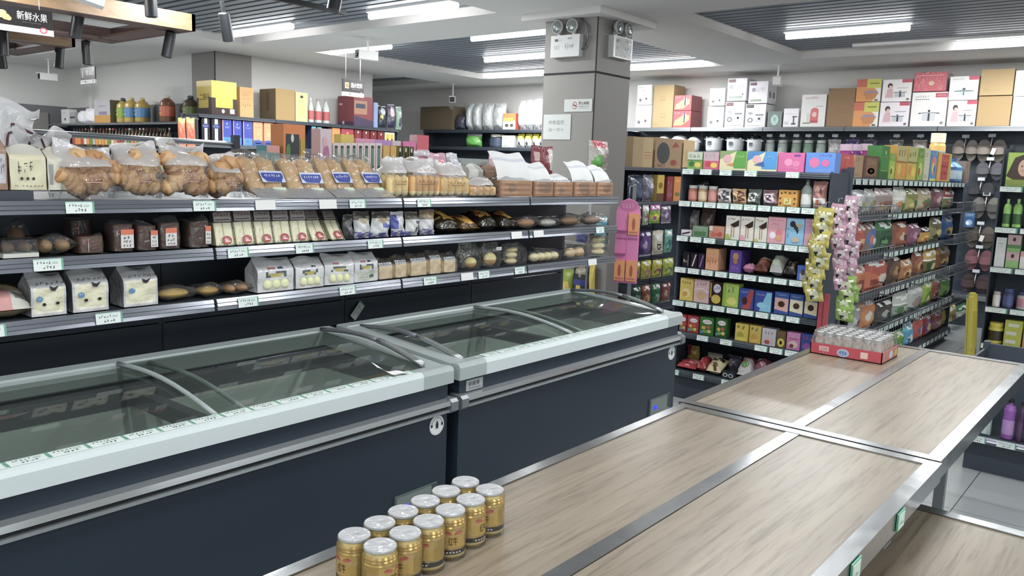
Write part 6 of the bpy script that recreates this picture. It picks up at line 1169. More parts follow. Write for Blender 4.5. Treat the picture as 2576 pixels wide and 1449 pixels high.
put_rows([
 ('carton', 'snack_carton', 'carton', 5.434, 1.73, 1.568, 0.259, 0.144, 'plain bright red snack carton', dict(b='cf4238',a=[('e',.5,.85,.2,.05,'e08a7a'),('r',.42,0,.5,.9,'d85a4c')],d=.1)),
 ('carton', 'snack_carton', 'carton', 5.684, 1.73, 1.568, 0.177, 0.147, 'tan snack carton with brown marks', dict(b='b5906a',a=ga(3,2,'6a4a34','y','r','w'),d=0.1)),
 ('carton', 'snack_carton', 'carton', 5.962, 1.73, 1.568, 0.327, 0.152, 'dark brown snack carton with picture', dict(b='6a4a3c',a=ga(7,3,'8a6448','c8a06a','3a2018','d8b48a'),d=0.1)),
 ('carton', 'snack_carton', 'carton', 6.272, 1.73, 1.568, 0.197, 0.233, 'green snack carton', dict(b='3f8a3a',a=ga(4,4,'2f6a2c','a8c86a','y','d8e8a8'),d=0.1)),
 ('carton', 'snack_carton', 'carton', 6.464, 1.73, 1.568, 0.145, 0.188, 'lime green snack carton', dict(b='a8c83c',a=ga(0,5,'8ab02c','d8d86a','G','w'),d=0.1)),
 ('carton', 'snack_carton', 'carton', 6.706, 1.73, 1.568, 0.275, 0.252, 'orange and yellow snack carton', dict(b='d8a02c',a=ga(6,6,'c8b878','e0c83a','o','a86a1c'),d=0.1)),
 ('carton', 'snack_carton', 'carton', 7.014, 1.73, 1.568, 0.273, 0.259, 'yellow snack carton with green edge', dict(b='d8b83a',a=ga(6,7,'c0bc7a','d8902a','y','8a7a2c'),d=0.1)),
 ('carton', 'snack_carton', 'carton', 7.269, 1.73, 1.568, 0.164, 0.257, 'grass green snack carton', dict(b='8ab43a',a=ga(0,8,'6a9a2c','c8d86a','r','w'),d=0.1)),
 ('carton', 'snack_carton', 'carton', 7.475, 1.73, 1.568, 0.172, 0.265, 'cream snack carton with red edge', dict(b='d0ccae',a=ga(3,9,'8a3a2c','y','r','w'),d=0.1)),
 ('carton', 'snack_carton', 'carton', 7.706, 1.73, 1.568, 0.208, 0.255, 'blue and pink snack carton', dict(b='4a8ac0',a=ga(5,10,'d87a6a','d8d85a','b','w'),d=0.1)),
 ('carton', 'snack_carton', 'carton', 8.102, 1.73, 1.568, 0.499, 0.249, 'red and yellow snack carton with letters', dict(b='d8a03a',a=[('r',.25,.05,.8,.95,'b8362c'),('s',.3,.7,.75,.85,3,'d8b05a',1),('s',.3,.45,.75,.6,3,'d8b05a',2),('s',.3,.2,.75,.35,3,'d8b05a',3),('r',.85,0,1,1,'a8b83a')],d=.1)),
 ('bottle', 'drink_bottle', 'bottle', 8.606, 1.73, 1.568, 0.184, 0.225, 'blue drink bottle, left one of a pair', dict(c=('3a6ab0','c8d4e0','2a4a90'))),
 ('bottle', 'drink_bottle', 'bottle', 8.846, 1.73, 1.568, 0.193, 0.225, 'blue drink bottle, right one of a pair', dict(c=('4a8ac0','b8d4e0','2a4a98'))),
 ('carton', 'snack_carton', 'carton', 9.08, 1.73, 1.568, 0.202, 0.206, 'brown snack carton at the gondola end', dict(b='8a7464',a=ga(3,13,'3a2c24','y','r','w'),d=0.1)),
], 0, 'on top of the snack gondola', 'snack cartons on top of the gondola')
put_rows([
 ('jar', 'noodle_cup', 'cup', 6.149, 1.92, 1.568, 0.179, 0.238, 'magenta noodle cup, left of three', dict(c=('e4c8dc','b01c8a','c02a9a'),r=.05)),
 ('jar', 'noodle_cup', 'cup', 6.36, 1.92, 1.568, 0.189, 0.247, 'magenta noodle cup, middle of three', dict(c=('e4c8dc','8a2a98','a83aa8'),r=.05)),
 ('jar', 'noodle_cup', 'cup', 6.605, 1.92, 1.568, 0.241, 0.261, 'magenta noodle cup, right of three', dict(c=('e4c8dc','b01c8a','c8329a'),r=.05)),
 ('jar', 'snack_can', 'can', 8.954, 1.92, 1.568, 0.633, 0.469, 'tall yellow snack can with blue swirl', dict(c=('e8e0c0','d8ac48','5a9ac8'),r=.075)),
], 0, 'on the snack gondola', 'snack cartons on top of the gondola')
put_rows([
 ('pouch', 'snack_bag', 'snack', 5.829, 1.72, 1.317, 0.228, 0.17, 'silver snack bag with yellow corner', dict(b='c0c0c0',a=ga(1,1,'d8d8d8','b8a83a','888888'),d=0.09,s=1)),
 ('pouch', 'snack_bag', 'snack', 6.063, 1.72, 1.317, 0.205, 0.176, 'grey snack bag with pale print', dict(b='a8a8a0',a=ga(0,2,'c8c8c0','9a8a4a','7a7a7a'),d=0.09,s=2)),
 ('pouch', 'snack_bag', 'snack', 6.414, 1.72, 1.317, 0.439, 0.183, 'dusty pink snack bag', dict(b='a8908a',a=ga(0,3,'c0a8a4','8a5a4a','b8a03a'),d=0.09,s=3)),
 ('pouch', 'snack_bag', 'snack', 6.824, 1.72, 1.317, 0.294, 0.195, 'white snack bag with orange cracker', dict(b='d0d4c4',a=ga(6,4,'dde0d4','c8783a','5a8a4a'),d=0.09,s=4)),
 ('pouch', 'snack_bag', 'snack', 7.172, 1.72, 1.317, 0.332, 0.186, 'olive and green snack bag', dict(b='8a8a4a',a=ga(1,5,'a8a05a','3a7a3a','d8c06a'),d=0.09,s=5)),
 ('pouch', 'snack_bag', 'snack', 7.586, 1.72, 1.317, 0.418, 0.187, 'beige snack bag with green foot', dict(b='b8a884',a=ga(0,6,'a89a78','5a7a4a','8a5a3a'),d=0.09,s=6)),
 ('pouch', 'snack_bag', 'snack', 8.045, 1.72, 1.317, 0.387, 0.195, 'dark rose snack bag', dict(b='6a4a50',a=ga(5,7,'8a5a64','c8a8ac','3a2a2c'),d=0.09,s=7)),
 ('pouch', 'snack_bag', 'snack', 8.48, 1.72, 1.317, 0.358, 0.195, 'red and green snack bag', dict(b='7a8a4a',a=ga(6,8,'a8463a','c8a07a','4a6a34'),d=0.09,s=8)),
], 0, 'in the first snack row', 'snack bags in the first gondola row')
put_rows([
 ('pouch', 'snack_bag', 'snack', 5.9, 1.72, 1.032, 0.195, 0.235, 'red snack bag', dict(b='b04030',a=ga(0,11,'c85a3a','d8b05a','8a1c1c'),d=0.09,s=11)),
 ('pouch', 'snack_bag', 'snack', 6.144, 1.72, 1.032, 0.237, 0.221, 'blue and orange snack bag', dict(b='8a6a5a',a=ga(5,12,'4a6ab0','c86a3a','d8d8e0'),d=0.09,s=12)),
 ('pouch', 'snack_bag', 'snack', 6.505, 1.72, 1.032, 0.426, 0.228, 'dark green shiny snack bag', dict(b='2c5a38',a=ga(0,13,'3a7a48','1f4228','5a9a5a'),d=0.09,s=13)),
 ('pouch', 'snack_bag', 'snack', 6.959, 1.72, 1.032, 0.394, 0.203, 'rust brown shiny snack bag', dict(b='8a4426',a=ga(5,14,'a8562c','d8bcae','5a2a18'),d=0.09,s=14)),
 ('pouch', 'snack_bag', 'snack', 7.358, 1.72, 1.032, 0.331, 0.179, 'plum snack bag', dict(b='7a4460',a=ga(5,15,'8a5470','b88aa0','4a2838'),d=0.09,s=15)),
 ('pouch', 'snack_bag', 'snack', 7.715, 1.72, 1.032, 0.303, 0.141, 'yellow snack bag with black top', dict(b='b88a2c',a=ga(0,16,'2c2620','d8b03a','a86a1c'),d=0.09,s=16)),
 ('pouch', 'snack_bag', 'snack', 8.119, 1.72, 1.032, 0.39, 0.214, 'olive snack bag', dict(b='6a6444',a=ga(1,17,'8a8458','c8b86a','3a3a2c'),d=0.09,s=17)),
 ('pouch', 'snack_bag', 'snack', 8.574, 1.72, 1.032, 0.395, 0.225, 'bright blue snack bag', dict(b='2f6ab0',a=ga(0,18,'4a86c8','d8b03a','1c3a70'),d=0.09,s=18)),
], 0, 'in the second snack row', 'snack bags in the second gondola row')
put_rows([
 ('pouch', 'snack_bag', 'snack', 5.973, 1.72, 0.747, 0.27, 0.217, 'small orange snack bag', dict(b='c86a34',a=ga(0,21,'d8844a','8a3a1c','d8b08a'),d=0.09,s=21)),
 ('pouch', 'snack_bag', 'snack', 6.408, 1.72, 0.747, 0.524, 0.235, 'orange red snack bag with white lettering', dict(b='b8482a',a=ga(1,22,'c8602c','e0d4c4','8a2c1c'),d=0.09,s=22)),
 ('pouch', 'snack_bag', 'snack', 6.871, 1.72, 0.747, 0.316, 0.235, 'dark brown snack bag', dict(b='4a3426',a=ga(5,23,'6a4a34','a87a4a','2c1c14'),d=0.09,s=23)),
 ('pouch', 'snack_bag', 'snack', 7.231, 1.72, 0.747, 0.331, 0.172, 'caramel snack bag', dict(b='a86a34',a=ga(0,24,'c08444','d8b07a','6a3a1c'),d=0.09,s=24)),
 ('pouch', 'snack_bag', 'snack', 7.601, 1.72, 0.747, 0.333, 0.228, 'copper snack bag', dict(b='7a4428',a=ga(5,25,'9a5a34','d8a06a','4a2414'),d=0.09,s=25)),
 ('pouch', 'snack_bag', 'snack', 8.021, 1.72, 0.747, 0.423, 0.235, 'gold and green snack bag', dict(b='6a6a34',a=ga(6,26,'c0a04a','3a5a2c','d8c88a'),d=0.09,s=26)),
 ('pouch', 'snack_bag', 'snack', 8.536, 1.72, 0.747, 0.485, 0.214, 'gold snack bag', dict(b='8a5a2c',a=ga(0,27,'a87a3a','d8b86a','6a3a1c'),d=0.09,s=27)),
], 0, 'in the third snack row', 'snack bags in the third gondola row')
put_rows([
 ('pouch', 'snack_bag', 'snack', 5.972, 1.72, 0.457, 0.162, 0.235, 'silver snack bag with dark print', dict(b='9a9a9a',a=ga(1,31,'c0c0c0','5a5a5a','7a7a80'),d=0.09,s=31)),
 ('pouch', 'snack_bag', 'snack', 6.259, 1.72, 0.457, 0.357, 0.235, 'orange snack bag with white badge', dict(b='b86a2c',a=ga(5,32,'c87a34','d8d4cc','d8a04a'),d=0.09,s=32)),
 ('pouch', 'snack_bag', 'snack', 6.705, 1.72, 0.457, 0.453, 0.172, 'dark snack bag with white dots', dict(b='3a3634',a=ga(5,33,'4a4644','a8a8a4','2a2624'),d=0.09,s=33)),
 ('pouch', 'snack_bag', 'snack', 7.182, 1.72, 0.457, 0.41, 0.195, 'green and white snack bag', dict(b='8a9a8a',a=ga(6,34,'c0c8bc','4a7a4a','d8dcd4'),d=0.09,s=34)),
 ('pouch', 'snack_bag', 'snack', 7.645, 1.72, 0.457, 0.441, 0.214, 'white snack bag', dict(b='b8b8b0',a=ga(0,35,'d0d0c8','8a8a84','a87a7a'),d=0.09,s=35)),
 ('pouch', 'snack_bag', 'snack', 8.046, 1.72, 0.457, 0.276, 0.23, 'lime snack bag', dict(b='8aa83a',a=ga(0,36,'a8c04a','5a7a24','d8d86a'),d=0.09,s=36)),
 ('pouch', 'snack_bag', 'snack', 8.377, 1.72, 0.457, 0.296, 0.232, 'dull red snack bag', dict(b='8a4a3c',a=ga(0,37,'a05a48','c8a08a','5a2a20'),d=0.09,s=37)),
 ('pouch', 'snack_bag', 'snack', 8.749, 1.72, 0.457, 0.351, 0.218, 'bright green snack bag', dict(b='5a9a34',a=ga(1,38,'78b43c','c8d86a','3a6a20'),d=0.09,s=38)),
], 0, 'in the fourth snack row', 'snack bags in the fourth gondola row')
put_rows([
 ('pouch', 'snack_bag', 'snack', 7.321, 1.74, 0.132, 0.245, 0.173, 'green snack bag', dict(b='5a8a2c',a=ga(0,41,'7aa83a','2c5a1c','a8c86a'),d=0.09,s=41)),
 ('pouch', 'snack_bag', 'snack', 7.619, 1.74, 0.132, 0.275, 0.209, 'turquoise snack bag', dict(b='3a9ac0',a=ga(0,42,'5ab4d0','d8e8ec','1c6a8a'),d=0.09,s=42)),
 ('pouch', 'snack_bag', 'snack', 7.945, 1.74, 0.132, 0.294, 0.243, 'red snack bag with mixed picture', dict(b='a83a2c',a=ga(5,43,'b84a34','4a4a98','d8b08a'),d=0.09,s=43)),
 ('pouch', 'snack_bag', 'snack', 8.278, 1.74, 0.132, 0.285, 0.202, 'crimson snack bag with violet picture', dict(b='9a3430',a=ga(5,44,'8a4a8a','d8c87a','c86a4a'),d=0.09,s=44)),
 ('pouch', 'snack_bag', 'snack', 8.653, 1.74, 0.132, 0.372, 0.209, 'scarlet snack bag with folded top', dict(b='b04434',a=ga(0,45,'c0584a','d8b8a0','8a2420'),d=0.09,s=45)),
 ('pouch', 'snack_bag', 'snack', 9.228, 1.74, 0.132, 0.576, 0.185, 'yellow snack bag leaning out', dict(b='b8a02c',a=ga(0,46,'c8b43a','8a6a1c','d8c85a'),d=0.09,s=46)),
 ('pouch', 'snack_bag', 'snack', 9.802, 1.74, 0.132, 0.459, 0.137, 'pale snack bag with green top', dict(b='b4bcb0',a=ga(6,47,'3a7a4a','d0d8cc','8aa88a'),d=0.09,s=47)),
], 0, 'in the bottom snack row', 'snack bags in the bottom gondola row')
put_rows([
 ('carton', 'appliance_box', 'box', 10.03, 6.005, 2.173, 0.249, 0.303, 'white rice cooker box, lower one nearest the pillar', dict(b='dfdde2',a=[('s',.1,.82,.42,.92,4,'3a3c40',1),('r',.3,.72,.45,.745,'8a8c90'),('e',.24,.24,.1,.08,'6a6e72'),('r',.5,.18,.84,.46,'d0d2d6'),('e',.66,.3,.07,.06,'4a4e54'),('r',.06,.06,.94,.075,'c4c4c8')],d=.28)),
 ('carton', 'appliance_box', 'box', 10.03, 6.007, 2.483, 0.222, 0.268, 'white rice cooker box, upper one nearest the pillar', dict(b='e8e8e6',a=[('s',.1,.82,.42,.92,4,'3a3c40',2),('r',.3,.72,.45,.745,'8a8c90'),('e',.24,.24,.1,.08,'6a6e72'),('r',.5,.18,.84,.46,'d0d2d6'),('e',.66,.3,.07,.06,'4a4e54'),('r',.06,.06,.94,.075,'c4c4c8')],d=.28)),
 ('carton', 'carton', 'carton', 10.03, 5.702, 2.173, 0.308, 0.568, 'tall plain tan carton beside the red gift packs', dict(b='a08a62',a=[('s',.35,.7,.6,.73,3,'7a6238',1),('r',.35,.64,.6,.65,'7a6238'),('s',.4,.3,.65,.33,3,'7a6238',2),('r',.4,.24,.65,.25,'7a6238'),('s',.05,.05,.3,.08,4,'7a6238',3)],d=.3,m='card')),
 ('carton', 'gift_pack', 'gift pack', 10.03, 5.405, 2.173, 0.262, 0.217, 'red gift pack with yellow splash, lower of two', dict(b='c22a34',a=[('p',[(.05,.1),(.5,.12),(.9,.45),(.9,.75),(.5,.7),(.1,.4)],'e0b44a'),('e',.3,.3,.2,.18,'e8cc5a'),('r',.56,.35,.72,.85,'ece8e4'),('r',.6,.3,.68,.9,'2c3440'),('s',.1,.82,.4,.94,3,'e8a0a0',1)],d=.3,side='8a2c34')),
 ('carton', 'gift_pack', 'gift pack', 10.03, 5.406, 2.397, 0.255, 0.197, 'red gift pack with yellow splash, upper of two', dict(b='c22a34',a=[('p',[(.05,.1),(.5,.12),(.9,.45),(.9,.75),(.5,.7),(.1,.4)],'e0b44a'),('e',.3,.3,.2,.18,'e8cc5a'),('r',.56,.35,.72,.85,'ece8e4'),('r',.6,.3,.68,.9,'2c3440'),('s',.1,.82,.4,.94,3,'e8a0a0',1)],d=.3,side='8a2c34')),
 ('carton', 'appliance_box', 'box', 10.03, 4.918, 2.173, 0.225, 0.265, 'white rice cooker box without dark tag, lower of two', dict(b='e2e6ea',a=[('s',.1,.82,.42,.92,4,'3a3c40',3),('r',.3,.72,.45,.745,'8a8c90'),('e',.24,.24,.1,.08,'6a6e72'),('r',.5,.18,.84,.46,'d0d2d6'),('e',.66,.3,.07,.06,'4a4e54'),('r',.06,.06,.94,.075,'c4c4c8')],d=.28)),
 ('carton', 'appliance_box', 'box', 10.03, 4.911, 2.45, 0.213, 0.221, 'white rice cooker box without dark tag, upper of two', dict(b='e8e8e6',a=[('s',.1,.82,.42,.92,4,'3a3c40',4),('r',.3,.72,.45,.745,'8a8c90'),('e',.24,.24,.1,.08,'6a6e72'),('r',.5,.18,.84,.46,'d0d2d6'),('e',.66,.3,.07,.06,'4a4e54'),('r',.06,.06,.94,.075,'c4c4c8')],d=.28)),
 ('carton', 'appliance_box', 'box', 10.03, 4.655, 2.173, 0.256, 0.32, 'white box with dark red tag and cooker picture, left lower', dict(b='e6e4e6',a=[('r',.04,.84,.4,.97,'6a2a34'),('s',.08,.87,.36,.94,4,'e8d8d8',5),('e',.25,.3,.14,.1,'55585c'),('e',.25,.3,.09,.06,'d8d8dc'),('r',.52,.2,.88,.52,'c4c6ca'),('r',.5,.5,.9,.56,'7a7e84'),('e',.7,.36,.06,.05,'26282c'),('e',.24,.6,.12,.06,'9a9ea2'),('r',.06,.05,.9,.07,'a8a8ac')],d=.28,sa=[('e',.3,.35,.12,.1,'8a8c90'),('e',.7,.35,.12,.1,'8a8c90')])),
 ('carton', 'appliance_box', 'box', 10.03, 4.646, 2.504, 0.26, 0.282, 'white box with dark red tag and text panel, left upper', dict(b='e4e0e6',a=[('r',.04,.82,.42,.96,'6a2a34'),('s',.3,.5,.85,.74,7,'b8b8c4',1),('e',.2,.62,.1,.1,'9a9ca4'),('r',.1,.1,.8,.22,'9aa49a'),('r',.78,.25,.86,.33,'6a6a70')],d=.28)),
 ('carton', 'appliance_box', 'box', 10.03, 4.373, 2.173, 0.264, 0.284, 'white box with dark tag and cooker picture, right lower', dict(b='e6e4e6',a=[('r',.04,.84,.4,.97,'3a2a30'),('s',.08,.87,.36,.94,4,'e8d8d8',6),('e',.25,.3,.14,.1,'55585c'),('e',.25,.3,.09,.06,'d8d8dc'),('r',.52,.2,.88,.52,'c4c6ca'),('r',.5,.5,.9,.56,'7a7e84'),('e',.7,.36,.06,.05,'26282c'),('e',.24,.6,.12,.06,'9a9ea2'),('r',.06,.05,.9,.07,'a8a8ac')],d=.28,sa=[('e',.3,.35,.12,.1,'8a8c90'),('e',.7,.35,.12,.1,'8a8c90')])),
 ('carton', 'appliance_box', 'box', 10.03, 4.358, 2.468, 0.246, 0.268, 'white box with dark tag set at an angle, right upper', dict(b='e2dee4',a=[('r',.04,.82,.4,.96,'5a3a44'),('s',.35,.5,.85,.74,6,'c8c4cc',1),('e',.25,.62,.1,.1,'8a8c94'),('r',.1,.08,.7,.18,'9aa49a')],d=.28,sa=[('e',.3,.4,.12,.16,'7a7c84'),('e',.7,.4,.12,.16,'7a7c84')])),
 ('carton', 'appliance_box', 'box', 10.03, 4.118, 2.173, 0.184, 0.191, 'grey green box with pale jug picture', dict(b='6a7672',a=[('e',.5,.45,.26,.34,'a8c4bc'),('r',.35,.2,.65,.7,'9ab8b0'),('e',.5,.5,.1,.12,'7aa098')],d=.2)),
 ('carton', 'appliance_box', 'box', 10.03, 3.914, 2.173, 0.184, 0.222, 'small white box with black stand blender', dict(b='e0dce2',a=[('r',.55,.12,.85,.2,'2a2c30'),('r',.66,.2,.74,.55,'2a2c30'),('r',.6,.52,.92,.58,'2a2c30'),('s',.1,.12,.4,.32,3,'8a8c90',1),('r',.12,.7,.7,.72,'b0acb4')],d=.2)),
 ('carton', 'appliance_box', 'box', 10.03, 3.645, 2.173, 0.294, 0.382, 'white box with red juicer picture', dict(b='dcdad6',a=[('r',.4,.12,.72,.5,'cc3c3c'),('e',.56,.5,.16,.09,'cc4a4a'),('e',.56,.38,.1,.08,'dcb0ac'),('r',.4,.12,.72,.2,'a82c30'),('r',.25,.14,.4,.42,'c4c8bc'),('r',.1,.1,.4,.13,'5a6a5a'),('s',.15,.86,.7,.93,8,'c87a80',1),('r',.6,.62,.9,.65,'b0b4b0')],d=.28)),
 ('carton', 'carton', 'carton', 10.03, 3.325, 2.173, 0.31, 0.446, 'plain brown carton with rounded top corner', dict(b='8f7152',a=[('r',.35,.42,.75,.425,'6a5038'),('r',.3,.36,.8,.365,'7a5e42'),('p',[(0,.93),(.12,1),(0,1)],'6a6a6a')],d=.3,m='card')),
 ('carton', 'appliance_box', 'box', 10.03, 3.032, 2.173, 0.276, 0.278, 'orange and yellow pan box, lower of two', dict(b='e6e2da',a=[('p',[(0,0),(.7,0),(.85,.5),(.6,.72),(0,.75)],'d88a34'),('r',.42,.6,1,1,'c8c84a'),('r',0,.66,.42,1,'c85a3c'),('e',.62,.38,.3,.12,'9a8aa0'),('p',[(.3,.36),(.92,.4),(.8,.12),(.45,.08)],'c07a3a'),('r',.55,.78,.92,.82,'6a7a2a'),('e',.85,.06,.08,.04,'6a5a4a')],d=.28)),
 ('carton', 'appliance_box', 'box', 10.03, 3.026, 2.457, 0.269, 0.255, 'orange and yellow pan box, upper of two', dict(b='e6e2da',a=[('p',[(0,0),(.7,0),(.85,.5),(.6,.72),(0,.75)],'d88a34'),('r',.42,.6,1,1,'c8c84a'),('r',0,.66,.42,1,'c85a3c'),('e',.62,.38,.3,.12,'9a8aa0'),('p',[(.3,.36),(.92,.4),(.8,.12),(.45,.08)],'c07a3a'),('r',.55,.78,.92,.82,'6a7a2a'),('e',.85,.06,.08,.04,'6a5a4a')],d=.28)),
 ('carton', 'appliance_box', 'box', 10.03, 2.721, 2.173, 0.311, 0.271, 'white pot box with woman and saucepan, lower of two', dict(b='e6dfe4',a=[('r',.66,.85,1,1,'b82a48'),('e',.26,.72,.09,.12,'3a2c28'),('e',.28,.66,.06,.08,'d8b09a'),('p',[(.12,.18),(.4,.18),(.36,.58),(.18,.58)],'cfa8ac'),('r',.45,.2,.8,.42,'b8bcc0'),('r',.4,.4,.85,.43,'6a6e72'),('r',.6,.2,.66,.4,'33363a'),('e',.62,.46,.03,.03,'k'),('r',.52,.6,.9,.62,'9a9a9a'),('e',.9,.1,.05,.05,'6a6a6a')],d=.28)),
 ('carton', 'appliance_box', 'box', 10.03, 2.718, 2.45, 0.309, 0.245, 'white pot box with woman and saucepan, upper of two', dict(b='e8e4e2',a=[('r',.66,.85,1,1,'b82a48'),('e',.26,.72,.09,.12,'3a2c28'),('e',.28,.66,.06,.08,'d8b09a'),('p',[(.12,.18),(.4,.18),(.36,.58),(.18,.58)],'cfa8ac'),('r',.45,.2,.8,.42,'b8bcc0'),('r',.4,.4,.85,.43,'6a6e72'),('r',.6,.2,.66,.4,'33363a'),('e',.62,.46,.03,.03,'k'),('r',.52,.6,.9,.62,'9a9a9a'),('e',.9,.1,.05,.05,'6a6a6a')],d=.28)),
 ('carton', 'appliance_box', 'box', 10.03, 2.366, 2.173, 0.358, 0.371, 'large white box with big pressure pot picture', dict(b='e8e6e2',a=ga(2,8,'b82a48','c4c8cc'),d=.28)),
 ('carton', 'appliance_box', 'box', 10.03, 2.381, 2.554, 0.327, 0.205, 'red film-wrapped box lying on the large pot box', dict(b='c43a4a',a=[('r',.05,.8,.9,.86,'d87a84'),('e',.55,.42,.09,.12,'d0a88a'),('s',.82,.08,.92,.3,2,'e8b8b8',1),('p',[(.1,.2),(.4,.5),(.2,.7)],'cc5058')],d=.28,side='b8a0a0',m='foil')),
 ('carton', 'appliance_box', 'box', 10.03, 2.033, 2.173, 0.275, 0.272, 'white box with woman and blue pot, under the pot box', dict(b='e8e4e2',a=[('r',.66,.85,1,1,'b82a48'),('e',.26,.72,.09,.12,'3a2c28'),('e',.28,.66,.06,.08,'d8b09a'),('p',[(.12,.18),(.4,.18),(.36,.58),(.18,.58)],'cfa8ac'),('r',.45,.2,.8,.42,'b8bcc0'),('r',.4,.4,.85,.43,'6a6e72'),('r',.6,.2,.66,.4,'33363a'),('e',.62,.46,.03,.03,'k'),('r',.52,.6,.9,.62,'9a9a9a'),('e',.9,.1,.05,.05,'6a6a6a')],d=.28)),
 ('carton', 'appliance_box', 'box', 10.03, 2.041, 2.451, 0.278, 0.251, 'white box with blue-handled pot, upper right one', dict(b='e8e6e2',a=[('r',.66,.84,1,1,'c0304c'),('s',.12,.86,.5,.92,6,'55585c',1),('e',.52,.3,.2,.14,'c8d0d4'),('r',.3,.36,.74,.4,'3a5a6a'),('e',.52,.46,.06,.05,'3a4a54'),('r',.18,.36,.3,.39,'2a3a44'),('r',.74,.36,.86,.39,'2a3a44'),('r',.5,.2,.54,.34,'3a4a54')],d=.28)),
 ('carton', 'carton', 'carton', 10.03, 1.727, 2.173, 0.308, 0.31, 'plain tan carton, lower of two near the right edge', dict(b='ac8f60',a=[('r',.05,.5,.95,.51,'b8925a'),('r',.1,.3,.13,.5,'b8925a')],d=.3,m='card')),
 ('carton', 'carton', 'carton', 10.03, 1.731, 2.493, 0.306, 0.269, 'plain tan carton, upper of two near the right edge', dict(b='b59a6c',a=[('s',.08,.5,.25,.54,3,'a8844e',1),('r',.1,.25,.3,.26,'a8844e'),('r',.1,.18,.6,.19,'a8844e')],d=.3,m='card')),
 ('carton', 'carton', 'carton', 10.03, 1.422, 2.173, 0.28, 0.298, 'white carton at the right edge, lower one', dict(b='dcdce6',a=[('r',.1,.7,.5,.71,'b0b0c0')],d=.3)),
 ('carton', 'carton', 'carton', 10.03, 1.423, 2.476, 0.285, 0.263, 'white carton at the right edge, upper one', dict(b='dee0e2',a=[('r',.1,.6,.9,.61,'b8bcc0'),('r',.1,.4,.9,.41,'b8bcc0')],d=.3)),
], RX, 'on the back wall', 'boxed cookware along the back wall')
put_rows([
 ('carton', 'liquor_case', 'carton', 5.555, 9.23, 2.062, 0.338, 0.406, 'dark case in a yellow paper sleeve with black brush letters', dict(b='3a2a26',a=[('r',.0,.5,1,1,'e0c428'),('p',[(.16,.22),(.84,.22),(.84,.5),(.16,.5)],'dcc024'),('e',.45,.12,.06,.06,'d8d4c8'),('r',.72,.06,.9,.2,'e0dcd0')],d=.34,sa=[('r',0,.5,1,1,'d2b426'),('p',[(.14,.2),(.8,.2),(.8,.5),(.14,.5)],'ceb022'),('t','二锅头',.2,.42,.2,'2a1c14',.7)])),
 ('carton', 'liquor_case', 'carton', 5.864, 9.23, 2.062, 0.191, 0.365, 'slim orange tan carton with faint lettering', dict(b='bd935c',a=[('s',.2,.7,.85,.9,4,'b07c40',1),('r',.1,.6,.9,.615,'b07c40'),('s',.2,.3,.85,.5,4,'bf8e50',2)],d=.2,m='card')),
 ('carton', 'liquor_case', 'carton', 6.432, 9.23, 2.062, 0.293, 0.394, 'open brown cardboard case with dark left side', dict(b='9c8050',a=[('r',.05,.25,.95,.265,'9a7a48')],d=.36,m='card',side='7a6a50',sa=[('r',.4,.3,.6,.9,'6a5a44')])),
 ('carton', 'liquor_case', 'carton', 6.686, 9.23, 2.062, 0.19, 0.377, 'slim pale yellow carton with dark emblem', dict(b='ddd07a',a=[('e',.5,.85,.14,.05,'3a3420'),('s',.3,.66,.7,.78,3,'6a6230',1),('e',.5,.4,.3,.2,'d0c268')],d=.14)),
 ('bottle', 'liquor_bottle', 'bottle', 6.858, 9.23, 2.062, 0.078, 0.325, 'clear liquor bottle with red label, left of three', dict(c=('b8bcb8','b04a48','d8dcd8'))),
 ('bottle', 'liquor_bottle', 'bottle', 6.986, 9.23, 2.062, 0.099, 0.325, 'clear liquor bottle with red label, middle of three', dict(c=('b8bcb8','b04a48','8a8e8a'))),
 ('bottle', 'liquor_bottle', 'bottle', 7.119, 9.23, 2.062, 0.101, 0.326, 'clear liquor bottle with red label, right of three', dict(c=('b8bcb8','a8423f','8a8e8a'))),
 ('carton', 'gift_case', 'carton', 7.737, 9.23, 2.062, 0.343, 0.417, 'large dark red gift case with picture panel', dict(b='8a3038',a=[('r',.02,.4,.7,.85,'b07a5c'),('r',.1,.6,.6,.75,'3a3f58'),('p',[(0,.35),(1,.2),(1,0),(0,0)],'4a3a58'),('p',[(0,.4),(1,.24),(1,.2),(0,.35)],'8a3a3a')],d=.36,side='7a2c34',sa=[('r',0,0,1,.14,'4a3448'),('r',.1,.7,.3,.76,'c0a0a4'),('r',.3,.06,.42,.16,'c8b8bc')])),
 ('carton', 'drink_case', 'carton', 7.969, 9.23, 2.062, 0.075, 0.353, 'narrow pale blue carton beside the gift case', dict(b='8a9cc8',a=[],d=.2)),
], 0, 'on the spirits shelving', 'cartons on the spirits shelving')
put_rows([
 ('pouch', 'toy_bag', 'toy', 8.121, 9.23, 2.062, 0.153, 0.32, 'dark toy bag with white handles', dict(b='3a4048',a=[('e',.5,.75,.3,.16,'c8ccd0'),('e',.3,.5,.14,.1,'d8c850')],d=.1,s=2)),
 ('pouch', 'toy_bag', 'toy', 8.295, 9.23, 2.062, 0.149, 0.357, 'toy bag with pink shape', dict(b='5a5868',a=[('e',.5,.7,.3,.22,'dcb8c4'),('r',.1,.05,.9,.3,'3a3658')],d=.1,s=3)),
 ('pouch', 'toy_bag', 'toy', 8.45, 9.23, 2.062, 0.112, 0.335, 'pale green toy bag at the shelf end', dict(b='9ab8a4',a=[('e',.5,.3,.3,.2,'5a5a6a')],d=.1,s=4)),
], 0, 'on the spirits shelving', 'toys on the spirits shelving')
